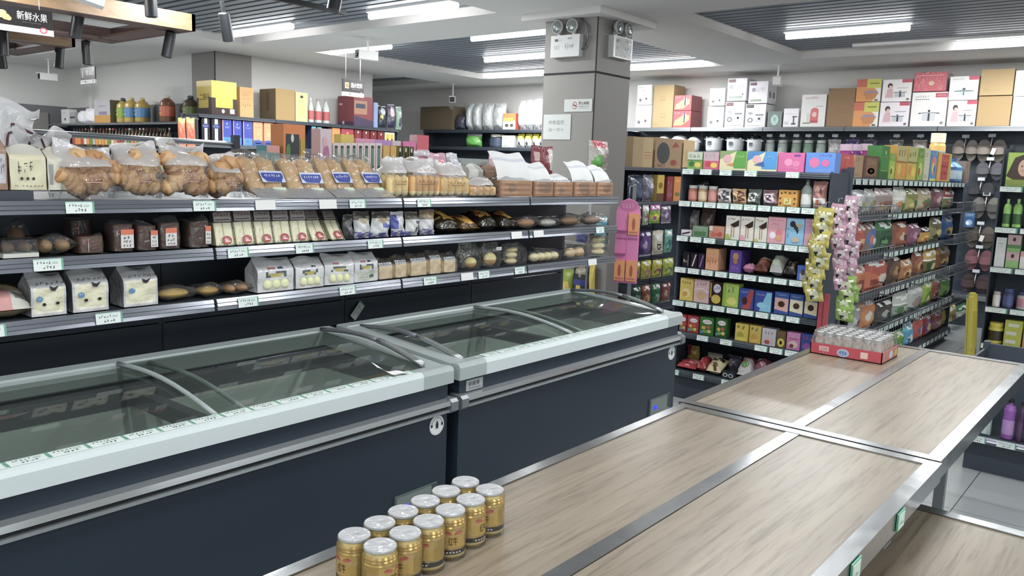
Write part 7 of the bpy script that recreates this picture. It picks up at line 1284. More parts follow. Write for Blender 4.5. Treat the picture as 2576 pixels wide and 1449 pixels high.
put_rows([
 ('carton', 'spirits_box', 'box', 5.304, 9.23, 1.712, 0.109, 0.3, 'black and white spirits box with navy seal, left one', dict(b='1c1d22',a=[('r',.34,.0,.68,1,'dcdcde'),('e',.5,.7,.42,.09,'2c3a78'),('s',.22,.66,.78,.74,3,'d8dcec',1),('s',.42,.86,.6,.94,1,'444444',2)],d=.09)),
 ('carton', 'spirits_box', 'box', 5.441, 9.23, 1.712, 0.122, 0.3, 'black and white spirits box with navy seal, right one', dict(b='1c1d22',a=[('r',.34,.0,.68,1,'dcdcde'),('e',.5,.7,.42,.09,'2c3a78'),('s',.22,.66,.78,.74,3,'d8dcec',3),('s',.42,.86,.6,.94,1,'444444',4)],d=.09)),
 ('carton', 'spirits_box', 'box', 5.585, 9.23, 1.712, 0.124, 0.3, 'blue spirits box, left of three', dict(b='2438a0',a=[('r',.1,0,1,.3,'2a7ac8'),('r',0,0,.1,1,'c88a6a'),('e',.5,.84,.07,.03,'d8e0f0'),('s',.3,.66,.8,.76,4,'c0d0f0',1),('r',.4,.16,.6,.18,'a8d0f0')],d=.09)),
 ('carton', 'spirits_box', 'box', 5.727, 9.23, 1.712, 0.116, 0.3, 'blue spirits box, middle of three', dict(b='2438a0',a=[('r',.1,0,1,.3,'2a7ac8'),('r',0,0,.1,1,'c88a6a'),('e',.5,.84,.07,.03,'d8e0f0'),('s',.3,.66,.8,.76,4,'c0d0f0',2),('r',.4,.16,.6,.18,'a8d0f0')],d=.09)),
 ('carton', 'spirits_box', 'box', 5.873, 9.23, 1.712, 0.13, 0.3, 'blue spirits box, right of three', dict(b='2438a0',a=[('r',.1,0,1,.3,'2a7ac8'),('r',0,0,.1,1,'c88a6a'),('e',.5,.84,.07,.03,'d8e0f0'),('s',.3,.66,.8,.76,4,'c0d0f0',3),('r',.4,.16,.6,.18,'a8d0f0')],d=.09)),
 ('carton', 'spirits_box', 'box', 6.021, 9.23, 1.712, 0.133, 0.3, 'orange spirits box with blue foot, left of two', dict(b='dc9160',a=[('p',[(0,0),(1,0),(1,.2),(.5,.26),(0,.22)],'2f4a98'),('s',.15,.74,.85,.82,5,'b86a3c',1),('e',.5,.52,.14,.06,'e0b878'),('s',.35,.49,.65,.55,2,'a8603a',2),('r',.2,.1,.8,.13,'c8d0e8')],d=.09)),
 ('carton', 'spirits_box', 'box', 6.179, 9.23, 1.712, 0.136, 0.3, 'orange spirits box with blue foot, right of two', dict(b='dc9160',a=[('p',[(0,0),(1,0),(1,.2),(.5,.26),(0,.22)],'2f4a98'),('s',.15,.74,.85,.82,5,'b86a3c',3),('e',.5,.52,.14,.06,'e0b878'),('s',.35,.49,.65,.55,2,'a8603a',4),('r',.2,.1,.8,.13,'c8d0e8')],d=.09)),
 ('carton', 'spirits_box', 'box', 6.328, 9.23, 1.712, 0.115, 0.296, 'pale yellow spirits box with black seal', dict(b='dcd48a',a=[('e',.5,.6,.16,.08,'3a3428'),('r',.2,.1,.8,.14,'6a7a3a'),('s',.3,.8,.7,.9,2,'8a8440',1)],d=.09)),
 ('carton', 'spirits_box', 'box', 6.469, 9.23, 1.712, 0.129, 0.299, 'plain yellow spirits box', dict(b='d8c858',a=[('r',.1,.8,.9,.9,'c8b03a')],d=.09)),
 ('carton', 'spirits_box', 'box', 6.881, 9.23, 1.712, 0.072, 0.299, 'navy box with teal head, left of two', dict(b='2a3458',a=[('r',0,.8,1,1,'6ab0ac'),('s',.1,.1,.9,.7,3,'b8c8d8',1)],d=.09)),
 ('carton', 'spirits_box', 'box', 6.973, 9.23, 1.712, 0.073, 0.294, 'navy box with teal head, right of two', dict(b='2a3458',a=[('r',0,.8,1,1,'7abcb4'),('s',.1,.1,.9,.7,3,'b8c8d8',2)],d=.09)),
 ('carton', 'spirits_box', 'box', 7.257, 9.23, 1.712, 0.131, 0.3, 'bright orange spirits box', dict(b='d98434',a=[('e',.5,.5,.12,.06,'c06a24')],d=.09)),
 ('carton', 'spirits_box', 'box', 7.456, 9.23, 1.712, 0.212, 0.3, 'wide crimson spirits box', dict(b='a8263a',a=[('r',.35,.2,.6,.7,'8a4a54'),('e',.5,.8,.08,.05,'d8a05a')],d=.12)),
 ('carton', 'spirits_box', 'box', 7.645, 9.23, 1.712, 0.123, 0.3, 'dark red spirits box with bottle print, first of four', dict(b='7a2028',a=[('r',.35,.15,.65,.55,'b8a8a0'),('e',.5,.65,.15,.12,'8a3a3a'),('e',.5,.88,.1,.06,'d8d0c8')],d=.1)),
 ('carton', 'spirits_box', 'box', 7.791, 9.23, 1.712, 0.125, 0.3, 'dark red spirits box with bottle print, second of four', dict(b='7a2028',a=[('r',.35,.15,.65,.55,'b8a8a0'),('e',.5,.65,.15,.12,'8a3a3a'),('e',.5,.88,.1,.06,'d8d0c8')],d=.1)),
 ('carton', 'spirits_box', 'box', 7.932, 9.23, 1.712, 0.113, 0.3, 'dark red spirits box with bottle print, third of four', dict(b='7a2028',a=[('r',.3,.2,.7,.6,'c05a3a'),('e',.5,.85,.1,.06,'d8b06a')],d=.1)),
 ('carton', 'spirits_box', 'box', 8.073, 9.23, 1.712, 0.122, 0.3, 'dark red spirits box with bottle print, last of four', dict(b='7a2028',a=[('r',.3,.2,.7,.6,'a84a3a'),('e',.5,.85,.1,.06,'c8c8c8')],d=.1)),
 ('carton', 'gift_pack', 'gift pack', 8.243, 9.23, 1.712, 0.188, 0.295, 'white framed pack with two yellow windows', dict(b='d8d4b8',a=[('r',.12,.1,.45,.9,'d0b83a'),('r',.55,.1,.88,.9,'d0b83a'),('e',.28,.5,.1,.2,'5a3a24'),('e',.72,.5,.1,.2,'5a3a24')],d=.1)),
], 0, 'on the spirits shelf', 'boxed spirits')
put_rows([
 ('pouch', 'snack_bag', 'snack', 4.952, 9.12, 1.66, 0.088, 0.333, 'orange snack bag with yellow header, rear one', dict(b='d8703a',a=[('r',0,.8,1,1,'c8a84a'),('e',.5,.4,.3,.2,'c8502a')],d=.05,s=1)),
 ('pouch', 'snack_bag', 'snack', 5.063, 9.12, 1.66, 0.105, 0.341, 'orange snack bag with yellow header, front one', dict(b='dc7434',a=[('r',0,.8,1,1,'c8a84a'),('e',.5,.4,.34,.24,'d04c28')],d=.05,s=2)),
], 0, 'hung left of the spirits', 'snack packs hung by the spirits')
put_rows([
 ('carton', 'toy_box', 'toy', 2.278, 3.2, 1.397, 0.118, 0.315, 'bright orange toy box with big dark window', dict(b='dc7a1e',a=[('r',.1,.18,.72,.86,'3c4248'),('e',.4,.8,.07,.06,'d8d8d0'),('e',.3,.4,.14,.1,'5a3a4a'),('e',.55,.34,.14,.1,'6aa03a'),('e',.2,.62,.1,.1,'5a8a4a'),('r',.76,.5,.96,.8,'b8a02c'),('r',0,.0,.6,.12,'c8b83a')],d=.1)),
 ('carton', 'toy_box', 'toy', 2.164, 3.2, 1.397, 0.067, 0.215, 'teal and pink striped toy box', dict(b='5aa0a4',a=[('r',0,.85,1,1,'dc9a90'),('r',0,.42,1,.5,'e0d0cc')],d=.08)),
 ('carton', 'doll_box', 'toy', 2.456, 3.2, 1.397, 0.066, 0.306, 'pink and white doll box', dict(b='d8c4cc',a=[('e',.5,.6,.3,.16,'b86a98'),('r',.1,.05,.9,.3,'c84a58'),('e',.4,.8,.2,.08,'dca8b4'),('s',.2,.36,.8,.46,3,'a83a5a',1)],d=.07)),
 ('carton', 'face_mask_box', 'box', 2.516, 3.2, 1.397, 0.034, 0.242, 'pale pink box with dark bottle print, first of eight', dict(b='e0d2cf',a=[('r',.25,.5,.75,.95,'3a3c3a'),('r',.3,.55,.7,.9,'6a8a7a'),('e',.7,.2,.12,.06,'4a4a4a'),('r',.1,.08,.5,.1,'b8a8a4')],d=.06)),
 ('carton', 'face_mask_box', 'box', 2.552, 3.2, 1.397, 0.034, 0.243, 'pale pink box with dark bottle print, second of eight', dict(b='e0d2cf',a=[('r',.25,.5,.75,.95,'3a3c3a'),('r',.3,.55,.7,.9,'6a8a7a'),('e',.7,.2,.12,.06,'4a4a4a'),('r',.1,.08,.5,.1,'b8a8a4')],d=.06)),
 ('carton', 'face_mask_box', 'box', 2.589, 3.2, 1.397, 0.035, 0.245, 'pale pink box with dark bottle print, third of eight', dict(b='e0d2cf',a=[('r',.25,.5,.75,.95,'3a3c3a'),('r',.3,.55,.7,.9,'6a8a7a'),('e',.7,.2,.12,.06,'4a4a4a'),('r',.1,.08,.5,.1,'b8a8a4')],d=.06)),
 ('carton', 'face_mask_box', 'box', 2.626, 3.2, 1.397, 0.035, 0.247, 'pale pink box with dark bottle print, fourth of eight', dict(b='e0d2cf',a=[('r',.25,.5,.75,.95,'3a3c3a'),('r',.3,.55,.7,.9,'6a8a7a'),('e',.7,.2,.12,.06,'4a4a4a'),('r',.1,.08,.5,.1,'b8a8a4')],d=.06)),
 ('carton', 'face_mask_box', 'box', 2.666, 3.2, 1.397, 0.036, 0.248, 'pale pink box with dark bottle print, fifth of eight', dict(b='e0d2cf',a=[('r',.25,.5,.75,.95,'3a3c3a'),('r',.3,.55,.7,.9,'6a8a7a'),('e',.7,.2,.12,.06,'4a4a4a'),('r',.1,.08,.5,.1,'b8a8a4')],d=.06)),
 ('carton', 'face_mask_box', 'box', 2.705, 3.2, 1.397, 0.036, 0.25, 'pale pink box with dark bottle print, sixth of eight', dict(b='e0d2cf',a=[('r',.25,.5,.75,.95,'3a3c3a'),('r',.3,.55,.7,.9,'6a8a7a'),('e',.7,.2,.12,.06,'4a4a4a'),('r',.1,.08,.5,.1,'b8a8a4')],d=.06)),
 ('carton', 'face_mask_box', 'box', 2.744, 3.2, 1.397, 0.037, 0.252, 'pale pink box with dark bottle print, seventh of eight', dict(b='e0d2cf',a=[('r',.25,.5,.75,.95,'3a3c3a'),('r',.3,.55,.7,.9,'6a8a7a'),('e',.7,.2,.12,.06,'4a4a4a'),('r',.1,.08,.5,.1,'b8a8a4')],d=.06)),
 ('carton', 'face_mask_box', 'box', 2.786, 3.2, 1.397, 0.037, 0.254, 'pale pink box with dark bottle print, last of eight', dict(b='e0d2cf',a=[('r',.25,.5,.75,.95,'3a3c3a'),('r',.3,.55,.7,.9,'6a8a7a'),('e',.7,.2,.12,.06,'4a4a4a'),('r',.1,.08,.5,.1,'b8a8a4')],d=.06)),
 ('carton', 'lotion_box', 'box', 2.837, 3.2, 1.397, 0.043, 0.244, 'ochre box with white figure print, left one', dict(b='cfa548',a=[('r',.35,.2,.65,.8,'d8d4cc'),('e',.5,.2,.3,.12,'d07a3a')],d=.06)),
 ('carton', 'lotion_box', 'box', 2.885, 3.2, 1.397, 0.041, 0.244, 'ochre box with white figure print, right one', dict(b='cfa548',a=[('r',.35,.2,.65,.8,'dccfd0'),('e',.5,.2,.3,.12,'d08a4a')],d=.06)),
 ('carton', 'oil_box', 'box', 2.929, 3.2, 1.397, 0.036, 0.246, 'dark olive box with black bottle, left of three', dict(b='4a4a20',a=[('r',.3,.1,.7,.9,'1c1c14'),('r',.0,0,.1,1,'a8a03a'),('e',.5,.92,.15,.05,'d8d8d0')],d=.06)),
 ('carton', 'oil_box', 'box', 2.97, 3.2, 1.397, 0.034, 0.246, 'dark olive box with black bottle, middle of three', dict(b='4a4a20',a=[('r',.3,.1,.7,.9,'1c1c14'),('r',.0,0,.1,1,'a8a03a'),('e',.5,.92,.15,.05,'d8d8d0')],d=.06)),
 ('carton', 'oil_box', 'box', 3.01, 3.2, 1.397, 0.035, 0.245, 'dark olive box with black bottle, right of three', dict(b='4a4a20',a=[('r',.3,.1,.7,.9,'1c1c14'),('r',.0,0,.1,1,'a8a03a'),('e',.5,.92,.15,.05,'d8d8d0')],d=.06)),
 ('pouch', 'snack_bag', 'snack', 3.108, 3.2, 1.397, 0.143, 0.23, 'crumpled white and maroon snack bag', dict(b='c8c4cc',a=[('e',.5,.7,.4,.2,'a05068'),('e',.3,.3,.2,.2,'9a9ab8')],d=.08,s=3)),
 ('pouch', 'snack_bag', 'snack', 3.246, 3.2, 1.397, 0.116, 0.221, 'crumpled pink snack bag', dict(b='d0a0b0',a=[('e',.5,.6,.3,.2,'d85a5a'),('e',.6,.2,.3,.2,'d8d0e0')],d=.08,s=4)),
 ('pouch', 'snack_bag', 'snack', 3.358, 3.2, 1.397, 0.088, 0.225, 'crumpled white snack bag with violet print', dict(b='d0d0d8',a=[('p',[(.0,.7),(.4,.75),(.9,.3),(1,.1),(.5,.4)],'4a2a6a')],d=.08,s=5)),
 ('pouch', 'snack_bag', 'snack', 3.739, 3.2, 1.397, 0.139, 0.232, 'pinkish film bag beside the loaf wrappers', dict(b='d0b0b4',a=[('e',.5,.7,.3,.1,'c84a5a'),('e',.5,.4,.3,.2,'d8ccd0')],d=.07,s=6)),
], 0, 'behind the bread', 'toys behind the bread')
put_rows([
 ('carton', 'cosmetic_box', 'box', 2.69, 3.33, 1.397, 0.08, 0.292, 'yellow box with violet picture standing above the pink boxes', dict(b='d8bc48',a=[('r',.3,.2,.7,.5,'b890b8')],d=.06)),
 ('carton', 'cosmetic_box', 'box', 2.899, 3.33, 1.397, 0.307, 0.276, 'long pink and lilac box lying above the pink boxes', dict(b='d894b4',a=[('r',.4,0,.8,1,'b888c8'),('r',.8,0,1,1,'d0c4c8')],d=.06)),
 ('carton', 'cosmetic_box', 'box', 3.118, 3.33, 1.397, 0.095, 0.276, 'magenta box behind the olive boxes', dict(b='cc5a98',a=[('r',0,.6,1,1,'d86aa4')],d=.06)),
 ('carton', 'cosmetic_box', 'box', 3.219, 3.33, 1.397, 0.09, 0.316, 'pale pink box with red top band', dict(b='dcb8b4',a=[('r',0,.75,1,1,'c8485a'),('r',.1,.1,.9,.5,'d8c8c0')],d=.06)),
], 0, 'behind the bread', 'toys behind the bread')
put_rows([
 ('carton', 'tissue_box', 'box', 5.43, 13.533, 1.987, 0.276, 0.214, 'small white box with tiny print', dict(b='dcdcda',a=[('e',.5,.3,.12,.1,'6a6a6c'),('r',.2,.75,.6,.77,'a8a8a8')],d=.12)),
 ('carton', 'tissue_box', 'box', 5.43, 13.267, 1.987, 0.17, 0.168, 'grey box with dark stripe', dict(b='a8a8a6',a=[('r',0,.45,1,.6,'3a3a48')],d=.12)),
 ('pouch', 'tissue_pack', 'tissue', 5.43, 13.043, 1.987, 0.194, 0.188, 'white tissue pack with torn side', dict(b='dedde0',a=[],d=.12,m='paper',s=1)),
 ('pouch', 'tissue_pack', 'tissue', 5.43, 12.745, 1.987, 0.349, 0.217, 'wide white tissue pack', dict(b='e4e0e4',a=[('r',.4,.1,.44,.9,'c8c4cc'),('r',.7,.1,.74,.9,'c8c4cc')],d=.12,m='paper',s=2)),
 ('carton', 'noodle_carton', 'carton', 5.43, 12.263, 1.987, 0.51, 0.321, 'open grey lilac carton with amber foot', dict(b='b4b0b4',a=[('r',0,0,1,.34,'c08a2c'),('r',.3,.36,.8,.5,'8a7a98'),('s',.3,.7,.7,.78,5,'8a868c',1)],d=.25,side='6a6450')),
], RX, 'on top of the sauce shelving', 'goods on top of the sauce shelving')
for q in [
 (11.860, 0.195, 0.349, 'small golden oil jug with green label behind the carton', ('b8a03a','8aa834','3a3a3a')),
 (11.625, 0.297, 0.354, 'golden oil jug with blue label, left one', ('c0a03c','4a86b8','c8b87a')),
 (11.310, 0.264, 0.340, 'golden oil jug with blue label, right one', ('b8983c','4a86b8','c8b87a')),
 (10.621, 0.361, 0.357, 'large amber oil jug with orange label', ('7a4a24','d05c2e','d8d4cc')),
 (10.026, 0.217, 0.331, 'dark oil jug with green label by the yellow case', ('5a4a38','7a8a4a','4a4a4a')),
]: oil_jug(*q)
put_rows([
 ('carton', 'carton', 'carton', 10.03, 10.063, 2.152, 0.775, 0.387, 'brown carton with folded corner', dict(b='6a5c48',a=[('p',[(.85,1),(1,.8),(1,1)],'8a8e8c')],d=.3,m='card')),
 ('pouch', 'bag_bundle', 'bag', 10.03, 9.543, 2.152, 0.21, 0.247, 'dark blue bundle in film', dict(b='3c4254',a=[('e',.6,.7,.2,.3,'5a4a54')],d=.15,s=3)),
 ('pouch', 'plate_pack', 'plates', 10.03, 9.344, 2.152, 0.134, 0.437, 'film-wrapped white plate stack, first of eight', dict(b='b8baba',a=[('r',.05,.05,.25,.95,'d8dada'),('r',.4,.02,.5,.95,'9a9e9e'),('r',.6,.05,.85,.95,'d4d6d6'),('s',.1,.1,.9,.9,5,'b8bcbc',0)],d=.2,s=0)),
 ('pouch', 'plate_pack', 'plates', 10.03, 9.175, 2.152, 0.167, 0.439, 'film-wrapped white plate stack, second of eight', dict(b='b8baba',a=[('r',.05,.05,.25,.95,'d8dada'),('r',.4,.02,.5,.95,'9a9e9e'),('r',.6,.05,.85,.95,'d4d6d6'),('s',.1,.1,.9,.9,5,'b8bcbc',1)],d=.2,s=1)),
 ('pouch', 'plate_pack', 'plates', 10.03, 8.953, 2.152, 0.224, 0.428, 'film-wrapped white plate stack, third of eight', dict(b='b8baba',a=[('r',.05,.05,.25,.95,'d8dada'),('r',.4,.02,.5,.95,'9a9e9e'),('r',.6,.05,.85,.95,'d4d6d6'),('s',.1,.1,.9,.9,5,'b8bcbc',2)],d=.2,s=2)),
 ('pouch', 'plate_pack', 'plates', 10.03, 8.705, 2.152, 0.236, 0.422, 'film-wrapped white plate stack, fourth of eight', dict(b='b8baba',a=[('r',.05,.05,.25,.95,'d8dada'),('r',.4,.02,.5,.95,'9a9e9e'),('r',.6,.05,.85,.95,'d4d6d6'),('s',.1,.1,.9,.9,5,'b8bcbc',3)],d=.2,s=3)),
 ('pouch', 'plate_pack', 'plates', 10.03, 8.235, 2.152, 0.113, 0.448, 'film-wrapped white plate stack, fifth of eight', dict(b='cccecf',a=[('r',.05,.05,.25,.95,'d8dada'),('r',.4,.02,.5,.95,'9a9e9e'),('r',.6,.05,.85,.95,'d4d6d6'),('s',.1,.1,.9,.9,5,'b8bcbc',4)],d=.2,s=4)),
 ('pouch', 'plate_pack', 'plates', 10.03, 8.099, 2.152, 0.127, 0.457, 'film-wrapped white plate stack, sixth of eight', dict(b='cccecf',a=[('r',.05,.05,.25,.95,'d8dada'),('r',.4,.02,.5,.95,'9a9e9e'),('r',.6,.05,.85,.95,'d4d6d6'),('s',.1,.1,.9,.9,5,'b8bcbc',5)],d=.2,s=5)),
 ('pouch', 'plate_pack', 'plates', 10.03, 7.957, 2.152, 0.125, 0.466, 'film-wrapped white plate stack, seventh of eight', dict(b='cccecf',a=[('r',.05,.05,.25,.95,'d8dada'),('r',.4,.02,.5,.95,'9a9e9e'),('r',.6,.05,.85,.95,'d4d6d6'),('s',.1,.1,.9,.9,5,'b8bcbc',6)],d=.2,s=6)),
 ('pouch', 'plate_pack', 'plates', 10.03, 7.81, 2.152, 0.139, 0.468, 'film-wrapped white plate stack, last of eight', dict(b='cccecf',a=[('r',.05,.05,.25,.95,'d8dada'),('r',.4,.02,.5,.95,'9a9e9e'),('r',.6,.05,.85,.95,'d4d6d6'),('s',.1,.1,.9,.9,5,'b8bcbc',7)],d=.2,s=7)),
 ('carton', 'bowl_box', 'box', 10.03, 8.435, 2.152, 0.255, 0.25, 'orange and white bowl box', dict(b='dcd8ca',a=[('r',0,.55,1,1,'dc8434'),('r',0,.5,.8,.72,'d8b048'),('e',.3,.25,.14,.1,'5a5a5a'),('e',.7,.25,.14,.1,'6a5a4a')],d=.12,side='c84a2c')),
], RX, 'on the plate shelving', 'wrapped plates left of the pillar')
put_rows([
 ('pouch', 'salad_bowl_pack', 'bowl', 10.03, 9.254, 1.872, 0.33, 0.22, 'bright green bowl pack in film', dict(b='5aa83c',a=[('r',0,.8,1,1,'c8ccd0'),('e',.5,.4,.4,.25,'6ac04a')],d=.2,s=1)),
 ('jar', 'storage_pot', 'pot', 10.03, 8.766, 1.872, 0.298, 0.203, 'navy pot with white striped lid', dict(c=('c8c8b0','3a4458','44506a'))),
 ('carton', 'cup_box', 'box', 10.03, 8.447, 1.872, 0.256, 0.185, 'white cup box with grey print', dict(b='c8ccc8',a=ga(3,2,'6a6e70','y','r','w'),d=0.15)),
 ('pouch', 'cleaner_pack', 'pack', 10.03, 8.222, 1.872, 0.129, 0.216, 'white pack with bright yellow head, first of four', dict(b='d4d6d6',a=[('r',0,.6,1,1,'d8cc30'),('e',.5,.3,.14,.14,'3a3c44')],d=.12,s=0)),
 ('pouch', 'cleaner_pack', 'pack', 10.03, 8.07, 1.872, 0.127, 0.216, 'white pack with bright yellow head, second of four', dict(b='d4d6d6',a=[('r',0,.6,1,1,'d8cc30'),('e',.5,.3,.14,.14,'3a3c44')],d=.12,s=1)),
 ('pouch', 'cleaner_pack', 'pack', 10.03, 7.924, 1.872, 0.118, 0.216, 'white pack with bright yellow head, third of four', dict(b='d4d6d6',a=[('r',0,.6,1,1,'d8cc30'),('e',.5,.3,.14,.14,'3a3c44')],d=.12,s=2)),
 ('pouch', 'cleaner_pack', 'pack', 10.03, 7.791, 1.872, 0.116, 0.216, 'white pack with bright yellow head, last of four', dict(b='d4d6d6',a=[('r',0,.6,1,1,'d8cc30'),('e',.5,.3,.14,.14,'3a3c44')],d=.12,s=3)),
], RX, 'on the second plate shelf', 'pots and packs left of the pillar')
put_rows([
 ('pouch', 'candy_pouch', 'pouch', 6.728, 4.03, 1.277, 0.246, 0.251, 'dark slate candy pouch', dict(b='3a4258',a=[('e',.6,.4,.3,.3,'5a6480')],d=.1,s=1)),
 ('pouch', 'candy_pouch', 'pouch', 6.96, 4.03, 1.277, 0.174, 0.255, 'silver violet candy pouch', dict(b='8a8898',a=[('e',.6,.6,.2,.1,'d0d0d8'),('s',.2,.2,.8,.5,4,'6a6a80',1)],d=.1,s=2)),
 ('carton', 'candy_carton', 'box', 7.137, 4.03, 1.277, 0.133, 0.258, 'yellow and brown candy carton', dict(b='c8a83a',a=[('r',0,0,1,.3,'6a4a34'),('e',.5,.6,.3,.12,'8a6a2c')],d=.1)),
 ('carton', 'candy_carton', 'box', 7.324, 4.03, 1.277, 0.114, 0.245, 'dark red candy carton', dict(b='8a2c38',a=[('s',.1,.1,.9,.9,3,'b8909a',1)],d=.1)),
 ('carton', 'candy_carton', 'box', 7.481, 4.03, 1.277, 0.15, 0.247, 'orange candy carton', dict(b='cc7c2c',a=[('r',.2,.2,.8,.35,'6a7a4a'),('r',.2,.8,.7,.85,'e0a84a')],d=.1)),
], 0, 'on the peg shelf by the pillar', 'pouches standing on the peg shelf')
put_rows([
 ('pouch', 'hanging_pouch', 'sweets', 6.577, 3.93, 1.068, 0.17, 0.184, 'black and silver hanging pouch', dict(b='4a4a4a',a=ga(5,1,'b8b8b4','8a4a4a','b8b8b4'),d=.04,s=1)),
 ('pouch', 'hanging_pouch', 'sweets', 6.739, 3.93, 1.063, 0.11, 0.184, 'white and green hanging pouch', dict(b='a8b49a',a=ga(0,2,'d0d4c8','a83a5a','d0d4c8'),d=.04,s=2)),
 ('pouch', 'hanging_pouch', 'sweets', 6.914, 3.93, 1.073, 0.197, 0.179, 'violet, green and yellow hanging pouch', dict(b='8ab03a',a=ga(0,3,'a84a98','d8d03a','a84a98'),d=.04,s=3)),
 ('pouch', 'hanging_pouch', 'sweets', 7.131, 3.93, 1.067, 0.19, 0.171, 'mauve hanging pouch', dict(b='8a7a90',a=ga(5,4,'6a5a78','c8b8c8','6a5a78'),d=.04,s=4)),
 ('pouch', 'hanging_pouch', 'sweets', 6.562, 3.93, 0.757, 0.156, 0.217, 'mustard hanging pouch', dict(b='b8a034',a=ga(0,5,'8a5a34','c84a3a','8a5a34'),d=.04,s=5)),
 ('pouch', 'hanging_pouch', 'sweets', 6.768, 3.93, 0.763, 0.214, 0.24, 'deep violet hanging pouch', dict(b='4a3468',a=ga(5,6,'6a4a8a','b8a8c8','6a4a8a'),d=.04,s=6)),
 ('pouch', 'hanging_pouch', 'sweets', 7.001, 3.93, 0.768, 0.208, 0.234, 'cream hanging pouch with black script', dict(b='c8bca4',a=ga(7,7,'d8d0bc','3a3028','d8d0bc'),d=.04,s=7)),
 ('pouch', 'hanging_pouch', 'sweets', 7.204, 3.93, 0.776, 0.153, 0.226, 'teal hanging pouch', dict(b='6aa898',a=ga(0,8,'84c0b0','4a7a70','84c0b0'),d=.04,s=8)),
 ('pouch', 'hanging_pouch', 'sweets', 6.605, 3.93, 0.558, 0.172, 0.159, 'olive yellow hanging pouch, first of four', dict(b='a8a43a',a=ga(0,9,'c0b83c','8a6a5a','c0b83c'),d=.04,s=9)),
 ('pouch', 'hanging_pouch', 'sweets', 6.808, 3.93, 0.542, 0.186, 0.178, 'olive yellow hanging pouch, second of four', dict(b='b0a834',a=ga(0,10,'c4b82c','a87a6a','c4b82c'),d=.04,s=10)),
 ('pouch', 'hanging_pouch', 'sweets', 7.017, 3.93, 0.54, 0.186, 0.174, 'olive yellow hanging pouch, third of four', dict(b='b4b03a',a=ga(0,11,'c8c030','8a4a4a','c8c030'),d=.04,s=11)),
 ('pouch', 'hanging_pouch', 'sweets', 7.239, 3.93, 0.538, 0.21, 0.178, 'olive yellow hanging pouch, last of four', dict(b='a8b43a',a=ga(0,12,'b8c838','6a8a4a','b8c838'),d=.04,s=12)),
 ('pouch', 'hanging_pouch', 'sweets', 6.654, 3.93, 0.314, 0.159, 0.166, 'dark green hanging pouch', dict(b='2c4a3a',a=ga(0,13,'3a5a48','6a8a7a','3a5a48'),d=.04,s=13)),
 ('pouch', 'hanging_pouch', 'sweets', 6.838, 3.93, 0.283, 0.158, 0.197, 'rust hanging pouch', dict(b='8a4a2c',a=ga(0,14,'a05a34','c89a6a','a05a34'),d=.04,s=14)),
 ('pouch', 'hanging_pouch', 'sweets', 7.022, 3.93, 0.275, 0.163, 0.204, 'bottle green hanging pouch', dict(b='2c6a44',a=ga(0,15,'3a7a50','8ab09a','3a7a50'),d=.04,s=15)),
 ('pouch', 'hanging_pouch', 'sweets', 7.221, 3.93, 0.274, 0.186, 0.196, 'red brown hanging pouch with beads', dict(b='7a3a34',a=ga(5,16,'8a4a40','b8a890','8a4a40'),d=.04,s=16)),
], 0, 'by the pillar', 'hanging sweets on the peg shelf')
put_rows([
 ('carton', 'carton', 'carton', 6.799, 4.05, 1.602, 0.365, 0.279, 'tall tan carton with open flap', dict(b='b09a72',a=[('r',.0,.0,.5,1,'a48e68'),('r',.55,.3,.95,.32,'b86a4a'),('r',.55,.4,.95,.42,'b86a4a'),('r',.55,.5,.95,.52,'b86a4a')],d=.28,m='card')),
 ('carton', 'carton', 'carton', 7.292, 4.05, 1.602, 0.53, 0.292, 'brown carton with dark globe print', dict(b='94795c',a=[('e',.3,.5,.24,.36,'4a4a4a'),('p',[(.6,.7),(.9,.75),(.75,.9)],'8a3c34'),('e',.7,.2,.12,.1,'8a3c34'),('s',.1,.04,.4,.14,4,'4a4238',1)],d=.28,m='card')),
 ('carton', 'carton', 'carton', 7.713, 4.05, 1.602, 0.243, 0.297, 'narrow tan carton beside the globe print', dict(b='b59a70',a=[('s',.2,.2,.8,.7,3,'a08658',1)],d=.28,m='card')),
], 0, 'on top of the peg shelf', 'cartons on top of the peg shelf')
put_rows([
 ('carton', 'hair_dye_box', 'box', 8.23, 1.133, 1.547, 0.265, 0.288, 'green hair dye box with long-haired woman', dict(b='a8c848',a=[('p',[(.0,.3),(.2,.85),(.5,.97),(.8,.85),(1,.2),(.6,.15),(.2,.2)],'4a3428'),('e',.48,.55,.17,.25,'d8ac90'),('r',.4,.46,.56,.475,'a85a50'),('e',.42,.6,.025,.02,'3a2a24'),('e',.55,.6,.025,.02,'3a2a24'),('p',[(.65,0),(1,0),(1,.35),(.75,.3)],'cf9c84'),('r',0,.05,.55,.2,'8a9a3c')],d=.07)),
], RX, 'on the toiletries shelving', 'toiletries at the right edge')
put_rows([
 ('bottle', 'shampoo_bottle', 'bottle', 8.23, 1.228, 1.192, 0.063, 0.245, 'light green shampoo bottle, left one', dict(c=('8fc860','3a6a34','a8d878'),sh=.7)),
 ('bottle', 'shampoo_bottle', 'bottle', 8.23, 1.15, 1.192, 0.069, 0.249, 'light green shampoo bottle, right one', dict(c=('8ac458','345f30','a8d878'),sh=.7)),
], RX, 'on the second toiletries shelf', 'toiletries at the right edge')
